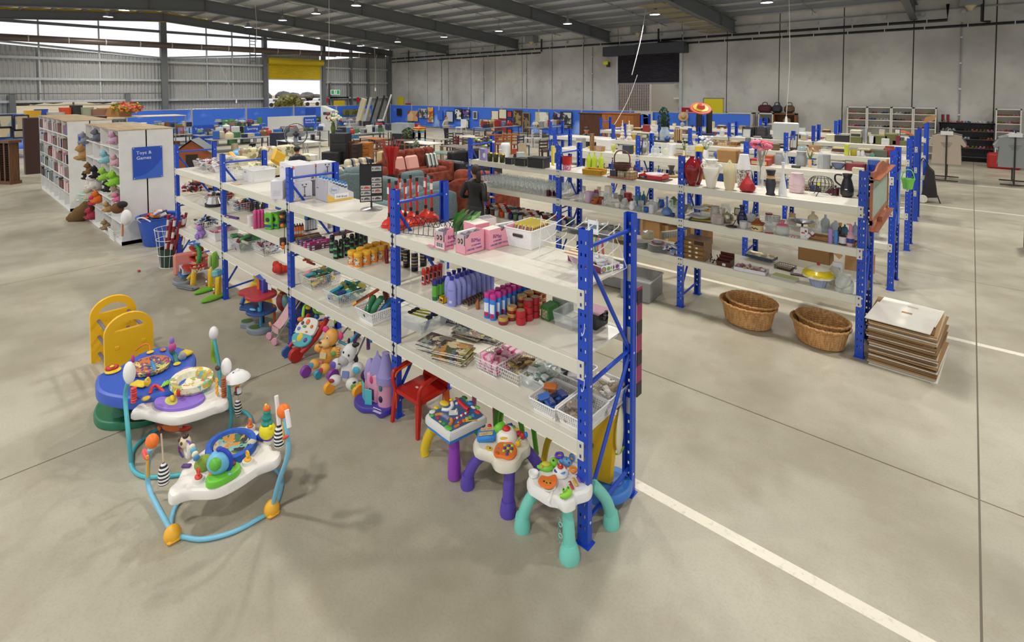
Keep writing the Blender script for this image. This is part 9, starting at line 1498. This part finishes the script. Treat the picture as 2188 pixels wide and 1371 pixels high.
for i in range(9):t=MB();Bx(t,m(['#1d1d22','#3f5f9a','#5a2a34','#8a7a5a','#2a3a2a'][i%5],.6),(0,0,.14),(.32,.25,.28),None,.07);ob('handbag',t,loc=(at(1562+i*15,240,y=24.7).x,24.7,[.35,.8,1.25][i%3]),label='%s handbag in the wall shelf units, %s from left'%(['black','blue','plum','khaki','dark green'][i%5],ORD[i]),cat='handbag')
def voxel(o,v):q=o.modifiers.new('join','REMESH');q.mode='VOXEL';q.voxel_size=v;q.use_smooth_shade=True;s=o.modifiers.new('smooth','SMOOTH');s.iterations=3;return o
def person(lab,P,rz,top,legs,hair,H=1.66,hrz=0,sit=False,cap=None,pony=False):
 r_=thing('person',lab,'person',P,rz);s=H/1.7;hz=.5 if sit else .92*s;sh=hz+.47*s;SK=m('#c08a68',.5)
 el=lambda q:(q*.25*s,-.06*s,sh-.29*s);wr_=lambda q:(q*.17*s,.17*s,sh-.3*s);kn=lambda q:(q*.1*s,.42*s if sit else .02,hz+.02 if sit else hz*.53);an=lambda q:(q*.1*s,.4*s if sit else-.02,.08)
 def torso(t,k):t.lathe([(.05,hz-.08),(.16*k,hz-.05),(.165*k,hz+.02),(.135*k,hz+.2*s),(.165*k,sh-.08*s),(.16*k,sh-.02*s),(.07*k,sh+.04*s)],20,(0,0,0),1,.64)
 def arms(t,k,to=1):[t.tube(cr([(q*.15*s,0,sh-.05*s),(q*.2*s,-.02,sh-.12*s),el(q),V(el(q)).lerp(V(wr_(q)),to)],4),[(.058-.0024*i)*k for i in range(13)],10)for q in(-1,1)]
 def leg_(t,k):[t.tube(cr([(q*.08*s,0,hz),kn(q),an(q)],6),[(.088-.0038*i)*k for i in range(13)],10)for q in(-1,1)]
 t=MB(SK);torso(t,.8);arms(t,.8);leg_(t,.75);hc=V((0,0,sh+.16*s));hd=Matrix.Rotation(hrz,3,'Z');t.tube([(0,0,sh-.02),(0,.01,sh+.1*s)],.05*s,10);E(t,SK,tuple(hc),(.073*s,.09*s,.105*s),(0,0,hrz),20,12);E(t,SK,tuple(hc+hd@V((0,.045,-.045))*s),(.048*s,.05*s,.055*s),(0,0,hrz));E(t,SK,tuple(hc+hd@V((0,.1,-.012))*s),(.012*s,.02*s,.022*s));[E(t,SK,tuple(hc+hd@V((q*.074,-.005,-.01))*s),(.012,.02,.03),(0,0,hrz))for q in(-1,1)]
 for q in(-1,1):
  w0=V(wr_(q));E(t,SK,tuple(w0+V((0,.045,-.005))),(.034,.05,.018));[t.tube([w0+V((q*(.024-.015*f),.08,-.005)),w0+V((q*(.026-.016*f),.115,-.015)),w0+V((q*(.024-.015*f),.13+(.012 if f in(1,2)else 0),-.045))],.0085,6)for f in range(4)];t.tube([w0+V((-q*.028,.03,0)),w0+V((-q*.05,.06,-.01)),w0+V((-q*.045,.085,-.025))],.01,6)
 voxel(ob('body',t,r_),.009)
 t=MB(mt(top));torso(t,1);arms(t,1.08,.85);voxel(ob('top',t,r_),.014)
 t=MB(mt(legs));t.lathe([(.1,hz-.14),(.172,hz-.1),(.168,hz+.05)],20,(0,0,0),1,.66);leg_(t,1.02);voxel(ob('trousers',t,r_),.014)
 for q in(-1,1):ob('shoe',E(MB(),'#1d1c1e',(an(q)[0],an(q)[1]+.05,.045),(.045,.13,.045)),r_)
 t=MB();HR=m(hair,.6,noise=.3,ns=40);E(t,HR,tuple(hc+hd@V((0,-.018,.022))*s),(.082*s,.09*s,.1*s),(0,0,hrz),18,10)
 if pony:Tb(t,HR,[hc+hd@V((0,-.08,0))*s,hc+hd@V((0,-.13,-.02))*s,hc+hd@V((0,-.13,-.13))*s,hc+hd@V((.01,-.1,-.22))*s],[.022,.04,.04,.012],10)
 ob('hair',t,r_);t=MB();[E(t,'#2a1c16',tuple(hc+hd@V((q*.028,.087,.012))*s),(.009,.005,.006))for q in(-1,1)];E(t,'#9a5048',tuple(hc+hd@V((0,.092,-.062))*s),(.02,.006,.006));ob('face',t,r_)
 if cap:t=MB();E(t,cap,tuple(hc+V((0,-.01,.04))),(.088*s,.1*s,.085*s),(0,0,hrz));E(t,cap,tuple(hc+hd@V((0,.1,.045))),(.06,.07,.01),(0,0,hrz));ob('cap',t,r_)
 return r_
person('woman in black long-sleeved top with brown ponytail, standing at the vase rack',at(1028,345,1.66)*1-V((0,.14,1.66)),R(8),'#101012','#26272c','#2c1810',1.66,R(62),pony=True)
person('seated person in black cap and navy shirt, back turned, in sofa area',V((-13.2,4.62,0)),R(82),'#20242f','#2a2c34','#1a1614',1.7,R(-40),sit=True,cap='#141416')
person('person in pale hooded jacket standing among white chairs near the fence',at(953,245,1.62)-V((0,0,1.62)),R(-70),'#aaa69c','#1d1f26','#1c1614',1.62,R(0))
person('person in black cap facing forward before the wardrobes',at(1253,268,1.68)-V((0,0,1.68)),R(215),'#262a38','#22242c','#1a1614',1.68,R(0),cap='#141416')
# sofas and furniture
def soft(o,w):q=o.modifiers.new('soften','BEVEL');q.width=w;q.segments=4;o.data.polygons.foreach_set('use_smooth',[True]*len(o.data.polygons));return o
def sofa(lab,P,rz,L_,H,mat,n=3,D=.95,arm=.62,rnd_=.1):
 r_=thing('sofa',lab,'sofa',P,rz);M_=mt(mat);soft(ob('base',MB(M_).box((0,0,.22),(L_,D,.34)),r_),.05);w_=(L_-.44)/n
 for i in range(n):x=-L_/2+.22+w_*(i+.5);soft(ob('seat_cushion',MB(M_).box((x,-.08,.43),(w_-.01,D-.28,.17)),r_),.07);soft(ob('back_cushion',MB(M_).box((x,D/2-.16,.3+(H-.3)/2+.06),(w_-.01,.3,H-.3)),r_),rnd_)
 soft(ob('backrest',MB(M_).prism([(-L_/2+.05,.02),(L_/2-.05,.02),(L_/2-.05,H*.72),(L_*.3,H*.86),(0,H*.93),(-L_*.3,H*.86),(-L_/2+.05,H*.72)],D/2-.12,D/2+.03,ax=1),r_),.05)
 for s in(-1,1):soft(ob('armrest',MB(M_).box((s*(L_/2-.12),-.03,arm/2+.04),(.26,D-.04,arm)),r_),.11)
 return r_
MAR=m('#6a271b',.95,noise=.35,ns=9,col2='#84402a');TEAL=m('#4a5c60',.95,noise=.25,ns=60,col2='#6d7c7e');CRS=lambda c,s=5:patches(c,s,.9)
FLO=CRS(['#cfc6a6','#d6cdb0','#8f8d6a','#c9bf9c','#5f6450','#d2c8a8','#a08a7a'],9)
sofa('maroon five-cushion recliner sofa with pink and striped cushions',V((-10.9,7.2,0)),PI/2,2.3,1.02,MAR,5,1)
sofa('maroon recliner sofa turned sideways behind the standing woman',V((-6.75,5.9,0)),R(200),1.5,1,MAR,2,1);sofa('nearest grey teal sofa with curved back, behind the red plungers',V((-7.3,4.35,0)),-PI/2,1.75,.82,TEAL,2,.9,.55,.16)
sofa('second grey teal sofa behind the card stand',V((-10.5,4.35,0)),-PI/2,1.75,.85,TEAL,2,.95,.55,.16);sofa('grey teal armchair between the teal sofas',V((-9.3,5.6,0)),-PI/2,1.05,.75,TEAL,1)
sofa('black leather sofa right of the maroon recliner',V((-10.6,9.3,0)),PI/2,1.9,.85,m('#1d1e20',.35),2,1);sofa('navy and beige striped sofa behind the white cartons',V((-12.3,5.9,0)),-PI/2,1.3,.8,stripes(['#23304f','#b8ab90','#c9bfa6','#8f8674'],0,4,.9),2)
sofa('floral patterned cream sofa beyond the seated person',V((-16,5.1,0)),PI/2,2.3,.92,FLO,3);sofa('floral patterned cream sofa, left end with yellow cushion',V((-14.9,3.2,0)),R(20),1.5,.85,FLO,2)
def cushion(c,P,rot,lab):t=MB(mt(c));t.box((0,0,0),(.45,.14,.45),.055);ob('cushion',t,loc=P,rot=rot,label=lab,cat='cushion')
for i,(py,y,c,l)in enumerate(((0,6.45,'#c98f84','left dusty pink'),(0,6.95,'#cf988c','centre dusty pink'),(0,7.7,stripes(['#7f9aa0','#2f3238','#cfc8b4'],0,7),'cream, black and blue striped'))):cushion(c,V((-10.75,y,.72)),(-.3,0,PI/2),l+' cushion on the maroon recliner sofa')
cushion('#d3a62c',V((-14.75,4.75,.75)),(-.3,.6,1.7),'mustard cushion beside the seated person');cushion('#d8a83a',V((-15.2,3.5,.75)),(-.3,.5,.2),'mustard cushion on the left floral sofa')
def drawers(px,py,h,w_,d,c,n,lab,hc='#2a2018'):
 P=at(px,py,h)-V((0,0,h));r_=thing('chest_of_drawers',lab,'drawers',P,R(35));ob('carcass',MB(mt(c)).bz(-w_/2,0,0,w_/2,d,h,.01),r_)
 for i in range(n):q=ob('drawer',MB(mt(c)).bz(-w_/2+.03,-.02,h*(i+.1)/n,w_/2-.03,0,h*(i+.95)/n,.008),r_);ob('knob',E(MB(),hc,(0,-.03,h*(i+.5)/n),(.07,.02,.012)),q)
 return r_
OAK=wood('#b5722e','#8f5520',0);DK=wood('#3f2620','#2a1814',0)
drawers(722,285,1.2,.7,.5,'#1f2024',3,'black stacked filing drawers near the vase of lilies');drawers(733,303,.85,.5,.45,DK,3,'dark brown chest of drawers left of the orange pine one');drawers(758,308,.8,.3,.4,'#2a1618',4,'narrow dark plum drawers between two chests');drawers(776,305,.75,.5,.5,OAK,3,'orange pine bedside drawers','#6a4018');drawers(705,325,.5,.7,.5,'#1c1c22',1,'low black and oak chest behind the striped sofa');drawers(822,325,.7,.6,.45,'#b5a274',2,'beige drawers behind the red glass vase')
for px,py,h,w_,d,tp,lg_,lab in((655,302,.75,1.1,.7,'#cfd0cc','#b8b8b4','white desk left of the black drawers'),(620,300,.8,1.3,.6,'#d3d3d0','#c4c4c0','long white desk under the fan'),(655,330,.5,.8,.5,'#d8d8d4','#d0d0cc','low white side table with brown cloth, behind cartons'),(905,304,.78,1.6,.8,'#d2d0ca',OAK,'white topped cabinet table with oak side'),(880,308,.6,1.5,.8,DK,DK,'dark wood table behind the round topiary'),(990,313,.72,1.9,.8,'#6a625a','#8a8278','long grey topped table behind the black sofa'),(955,325,.55,1.2,.6,glass('#8fb0a8',.5,.05),'#c9c8b8','glass topped coffee table behind the maroon sofa'),(870,299,.72,1.1,.6,'#5a4a40','#9a9c9e','brown table on silver legs behind the red vase'),(800,295,.75,1.4,.7,wood('#a8683a','#7a4824',0),DK,'reddish brown dining table near the cane chairs'),(1010,291,.8,1.3,.8,'#c9c2ae','#4a3a2c','cream topped table near the burgundy chair'),(935,296,.7,1.2,.6,'#8a8780','#6a6864','grey table near the white high chair'),(1175,318,.7,.5,.5,'#3a2018','#3a2018','dark round-legged stool behind the white canister bin')):
 tabl(at(px,py,h)-V((0,0,h)),w_,d,h,tp,lg_,lab)
def chair(P,rz,c,lab,H=.95,slats=3,seat=None):
 r_=thing('chair',lab,'chair',P,rz);M_=mt(c);ob('seat',MB(mt(seat or c)).box((0,0,.45),(.42,.42,.04),.01),r_)
 for sx in(-1,1):[ob('leg',MB(M_).box((sx*.18,sy*.18,(.44 if sy<0 else H)/2),(.035,.035,.44 if sy<0 else H)),r_)for sy in(-1,1)]
 part('backrest',r_,lambda t:[Bx(t,M_,(0,.18,H-.06-.13*k),(.38,.025,.07),None,.005)for k in range(slats)]);return r_
for i in range(4):chair(at(1052+i*17.5,283,.98)-V((0,0,.98)),R(200),wood('#b5662a','#8a4a1c',2),'honey pine ladder-back chair in the row of four, %s from left'%ORD[i])
for i,(px,py,c,l)in enumerate(((965,282,'#3a3d42','dark grey chair near the white high chair'),(982,282,'#44474c','second dark grey chair near the high chair'),(997,281,'#8d9296','silver grey chair near the pram'),(1013,281,'#6f757a','pale grey chair left of the pram'),(968,290,'#6a1f30','burgundy chair at the grey table'),(1130,277,'#c8cacc','white metal chair behind the stools, left'),(1148,277,'#c8cacc','white metal chair behind the stools, right'),(1030,292,'#2a2f42','navy round-backed chair beside the pine chairs'),(988,296,'#5a4436','brown dining chair near the navy chair'),(1020,289,'#6a4a34','brown cane chair left of the pine row'),(810,300,'#7a4a2c','brown spindle chair under the dining table'),(1165,300,'#3a2a24','dark padded chair by the white metal frame'),(1118,290,'#2f3a5a','dark blue seated metal chair'))):chair(at(px,py,.88)-V((0,0,.88)),R(200+20*i),c,l,.88,3 if i%2 else 6)
# single pieces
t=MB();t.m(glass('#9fa8ac',.3,.2));t.lathe([(.42,-.1),(.45,0),(.42,.1)],28,cap=False);[t.tube([(.45*cos(a),.45*sin(a),0),(.1*cos(a),.1*sin(a),.12)],.004,4)for a in[k*PI/20 for k in range(40)]];t.m('#2a2c30');[t.tube([(.44*cos(a),.44*sin(a),z)for a in[k*PI/14 for k in range(28)]],.012,5,True)for z in(-.1,.1)];E(t,'#2a2c30',(0,0,0),(.1,.1,.12));[E(t,m('#8a8e92',.3,.6),(.2*cos(a),.2*sin(a),0),(.18,.1,.01),(0,.3,a))for a in(0,1.57,3.14,4.71)];P=at(632,287,1.1);ob('drum_fan',t,loc=P,rot=(R(90),0,R(-125)),label='large round silver drum fan on the white desk',cat='fan')
t=MB('#232a3a');t.box((0,0,.55),(.5,.5,1.1));ob('speaker_cabinet',t,loc=at(595,283,1.1)-V((0,0,1.1)),rz=.6,label='dark navy cabinet left of the drum fan',cat='cabinet')
t=MB('#cdcdca');t.box((0,0,.95),(.06,2.6,1.2));t.box((.3,0,.2),(.6,2.6,.4));ob('white_partition',t,loc=(-25.3,10.3,0),label='white partition behind the fan carrying a blue sign',cat='partition')
t=MB('#b9bcba');t.prism([(-.35,0),(.35,0),(.35,1.7),(-.35,2)],-.3,.3,ax=1);t.m('#2a3034').bz(-.2,-.31,1.45,.25,-.3,1.62);ob('grey_kiosk',t,loc=(-27.5,13.6,0),rz=.6,label='tall grey kiosk with sloping top before the blue fence',cat='kiosk')
sign('t','blue Building & Renovating sign on the white partition',at(649,262,x=-25.2)-V((0,0,.55)),.72,.85,['Building &','Renovating'],.12);sign('t','blue Tools sign at the tool tables',V((-26,5.75,.25)),.95,1,['Tools'],.16);sign('t','blue Sporting sign at the sports tables',V((-24,7.35,.6)),.8,.62,['Sporting'],.15);sign('t','small blue sign beside the hose reel at the fence',V((-36.27,16.6,.6)),.8,1,[],.16)
for x0,x1,c,d,lab in((1238,1284,wood('#5a3318','#3f2210',2),.55,'dark brown wardrobe side beside the person in cap'),(1285,1353,wood('#a8682c','#84491a',2),.6,'honey wood wardrobe behind the racks')):
 a,b=at(x0,243,y=16.5),at(x1,243,y=16.5);r_=thing('wardrobe',lab,'wardrobe',(a.x,16.5,0));ob('carcass',MB(mt(c)).bz(0,0,0,b.x-a.x,d,a.z,.01),r_);ob('cornice',MB(mt(c)).bz(-.03,-.04,a.z,b.x-a.x+.03,d,a.z+.05,.01),r_)
r_=thing('playhouse','small wooden toy house with grey gable roof','playhouse',(-20.6,4.2,0),R(60));ob('walls',MB('#8f4a24').prism([(-.55,0),(.55,0),(.55,.6),(0,1),(-.55,.6)],-.5,.5,ax=1),r_);ob('roof',MB('#5c6064').add([(-.65,-.6,.55),(0,-.6,1.06),(0,.6,1.06),(-.65,.6,.55),(.65,-.6,.55),(.65,.6,.55)],[(0,1,2,3),(1,4,5,2)]),r_);ob('doorway',MB('#241810').bz(-.2,-.51,0,.2,-.5,.5),r_)
t=MB();E(t,m('#4f8ac0',.4),(0,0,.25),(.6,.6,.4));ob('blue_dome',t,loc=(-19.6,5.6,0),label='pale blue dome toy beside the wooden toy house',cat='toy')
r_=thing('red_glass_vase','tall red glass vase with red twigs on dark base','vase',at(836,372,.55)+V((0,0,0)));ob('vase_body',MB(m('#b01210',.15,trans=.3)).lathe([(.09,0),(.1,.05),(.12,.35),(.2,.6),(.24,.75)],20,cap=False),r_);part('twigs',r_,lambda t:[Tb(t,'#b52a1c',[(0,0,.3),(.3*cos(a),.3*sin(a),.9+.06*(k%3))],.006,4,1)for k,a in enumerate([q*.45 for q in range(14)])]);ob('stand',MB('#2f1f18').cyl((0,0,-.55),.12,.55,14),r_)
for i,(px,py)in enumerate(((765,322),(765,333))):leafy('topiary','round grey green topiary ball left of the maroon sofa, '+('upper','lower')[i],at(888,308+i*12,.95-.2*i)-V((0,0,.1)),(.24,.24,.24),['#6f7a66','#8a947e'],'plant',120,.03)
r_=thing('lily_vase','green vase of white lilies and dark red gladioli','flowers',at(712,284,1.2));ob('vase',MB(m('#4a5a24',.2)).lathe([(.07,0),(.1,.2),(.06,.35),(.08,.4)],16),r_);t=MB();[E(t,['#dcd8c4','#c9cf9a','#7a1c2a','#e3dfd0'][k%4],(U(-.3,.3),U(-.2,.2),U(.45,.85)),(.07,.06,.06),None,8,5)for k in range(26)];[Tb(t,'#5f7a3a',[(0,0,.35),(U(-.25,.25),U(-.2,.2),.75)],.008,4,1)for k in range(10)];ob('blooms',t,r_)
leafy('potted_plant','spiky green plant on the grey table left of the orange stool',at(872,295,.75),(.5,.5,.45),['#4f5f3f','#6f7f5a','#3f4f34'],n=260,ls=.05)
for i,c in enumerate(('#4f9ac4','#e0b82a','#d9702a')):r_=thing('stacking_stool',['blue','yellow','orange'][i]+' plastic stool in the stack of three','stool',at(896,279,1.1)-V((0,0,.45-.09*i+0)));ob('stool_top',MB(m(c,.4)).box((0,0,.4),(.4,.4,.06),.02),r_);[ob('leg',MB(m(c,.4)).box((sx*.18,sy*.18,.19),(.07,.03,.38)),r_)for sx in(-1,1)for sy in(-1,1)]
t=MB('#cfd0d0');t.box((0,0,.9),(.5,.4,.05),.02);t.box((0,.2,1.1),(.45,.05,.45),.04);[t.tube([(sx*.2,sy*.15,.9),(sx*.3,sy*.3,0)],.02,6)for sx in(-1,1)for sy in(-1,1)];ob('high_chair',t,loc=at(985,272,.9)-V((0,0,.9)),label='white baby high chair right of the person in pale jacket',cat='high chair')
t=MB('#1f2024');t.box((0,0,.45),(.9,.5,.9));t.m(glass('#c4ccd0',.4,.05));t.box((0,0,1.15),(.95,.5,.48));ob('fish_tank',t,loc=at(861,262,1.4)-V((0,0,1.4)),rz=.3,label='large glass fish tank on black stand before the fence',cat='fish tank')
t=MB(m('#2f5f80',.7));t.quad((-.35,0,.4),(.35,0,.4),(.35,.1,.95),(-.35,.1,.95));t.quad((-.35,0,.4),(.35,0,.4),(.35,-.45,.45),(-.35,-.45,.45));[t.tube([(a*.4,-.4,0),(-a*.4,.1,.9)],.015,5)for a in(-1,1)];ob('camp_chair',t,loc=at(752,288,.6)-V((0,0,.6)),rz=R(55),label='teal blue folding camp chair right of the lilies',cat='camp chair')
for i in range(5):t=MB(['#cfc6a8','#b9bcc0','#1d1d20','#1f1f22','#d8d8d8'][i]);t.tube([(0,0,0),(.5+.1*i,.4,2.3+.08*i)],[.22,.1,.07,.08,.06][i],8);ob('carpet_roll',t,loc=(-33.5+i*.35,19.2+i*.3,0),label=['broad cream','pale grey','black','second black','white'][i]+' roll leaning in the corner by the fence',cat='roll')
leafy('flower_tray','tray of bright artificial flowers above the far blue fence',at(272,232,x=-30)-V((0,0,.2)),(2.2,1.2,.5),['#c8553a','#d8b03a','#5f8a3a','#b8405a'],'flowers',260,.09);tabl(V((-30.2,3.2,0)),1.8,6.6,1.62,'#c9b896','#8a8c90','high wooden display deck behind the far left banner')
for i,(px,c,w_,h,l)in enumerate(((72,'#d8a82a',.7,.4,'yellow'),(88,'#2f4fb0',.5,.45,'blue'),(118,'#b9bcbc',.8,.3,'grey'),(140,'#d84a2a',.5,.5,'orange red'),(163,'#2a2c30',.5,.6,'dark grey'),(184,'#9aa08f',.6,.5,'pale green'),(210,'#8f6a5a',.8,.4,'mixed brown'),(244,'#b08450',1.3,.45,'flat cardboard'))):t=MB(m(c,.5));t.lathe([(w_*.4,0),(w_*.5,h)],14)if i!=7 else t.box((0,0,h/2),(.5,w_,h));ob('display_tub',t,loc=V((-30.2,at(px,238,x=-30.2).y,1.621)),label=l+' tub or box on the high deck above the far left fence',cat='tub')
# trestle tables of mixed goods
gc=[('black','#26262a'),('white','#c9cac8'),('grey','#8a8c8e'),('brown','#7a5434'),('blue','#2f5fa8'),('red','#a02c28'),('green','#4a7a4a'),('silver','#a8abae'),('cream','#c4b896'),('navy','#262c48')]
gk=['box','suitcase','speaker','canister','crate','radio','box','lamp','toaster','bottle']
TT=[(-26.5,4.4,'tool',4),(-25,7,'sports',4),(-22.2,6.6,'hardware',3),(-28.2,8.4,'electrical',4),(-23.6,9.8,'kitchen',4),(-28,11.4,'hobby',4),(-32,6.2,'camera',4),(-32.2,10.2,'stereo',4),(-20.3,11.3,'office',3),(-24.8,14.3,'garden',3),(-21.2,14.2,'nursery',3),(-16.2,20.8,'linen',3),(-30.5,15.6,'outdoor',3),(-12.8,21.5,'craft',3),(-11.6,19.5,'sewing',3),(-18.4,18.8,'pram',3),(-5.5,18.3,'handbag',3),(-2.2,18.6,'fashion',3)]
for x,y,nm,n in TT:
 tabl(V((x,y,0)),1,2.8,.85,'#8a8c8a','#4a4c4e','grey trestle of the %s goods in the hall beyond'%nm,'trestle_table');ob('lower_shelf',MB('#5a5c5c').bz(-.45,-1.3,0,.45,1.3,.03),loc=(x,y,.3),label='low grey board under the trestle of %s goods'%nm,cat='shelf')
 for k in range(n*3+2):
  ci,ki=int(rnd()*10)%10,gk[int(rnd()*10)%10];cn_,c=gc[ci];lo=k%4==3;item(ki,c,V((x+U(-.25,.3),y-1.25+2.5*(k+.5)/(n*3+2),.331 if lo else .851)),U(.2,.42),U(.15,.38)if not lo else U(.15,.35),U(.18,.32),'%s %s on the %s goods trestle, %s from its left end'%(cn_,ki,nm,ORD[k]),U(1.2,1.9))
t=MB('#26262a');t.box((0,0,.3),(.6,.3,.5),.1);t.m('#8a1f2c').box((.3,0,.5),(.4,.3,.2),.08);t.m('#2a2a2e').tube(cr([(-.3,0,.3),(-.4,0,.8),(.1,0,.9),(.4,0,.6)],4),.03,6);ob('pram',t,loc=at(1048,278,.9)-V((0,0,.9)),label='black and red folded pram left of the pine chairs',cat='pram')
r_=thing('wall_print','pale cream globe print hung on the lilac fence section','picture',at(1375,261,y=23.7));ob('sheet',MB('#b9b8b0').bz(-.55,-.02,-.6,.55,0,.6),r_);ob('disc',MB(patches(['#a8b09a','#b8b89a','#9aa89a'],3)).lathe([(.46,0),(.45,.02),(0,.02)],24),r_,None,0,rot=(PI/2,0,0))
t=MB('#b0905f');t.lathe([(.26,0),(.25,.02),(.13,.04),(.11,.14),(0,.16)],22);ob('straw_hat',t,loc=at(1460,249,y=23.6),rot=(R(70),0,R(20)),label='straw hat displayed behind the fourth rack',cat='hat')
t=MB('#c8553a');t.lathe([(.24,0),(.23,.02),(.1,.02),(.07,.12),(0,.14)],22);t.m('#d8b83a').lathe([(.17,.03),(.14,.035)],22);ob('sombrero',t,loc=at(1497,232,y=9.15),rot=(R(25),R(20),0),label='orange and yellow sombrero perched above the black cylinder speakers',cat='hat')
leafy('small_christmas_tree','small dark green artificial tree behind the third rack',at(1418,286,1.63)-V((0,0,0)),(.3,.3,.75),['#1f3f2a','#2a5a38','#18301f'],n=240,ls=.035)
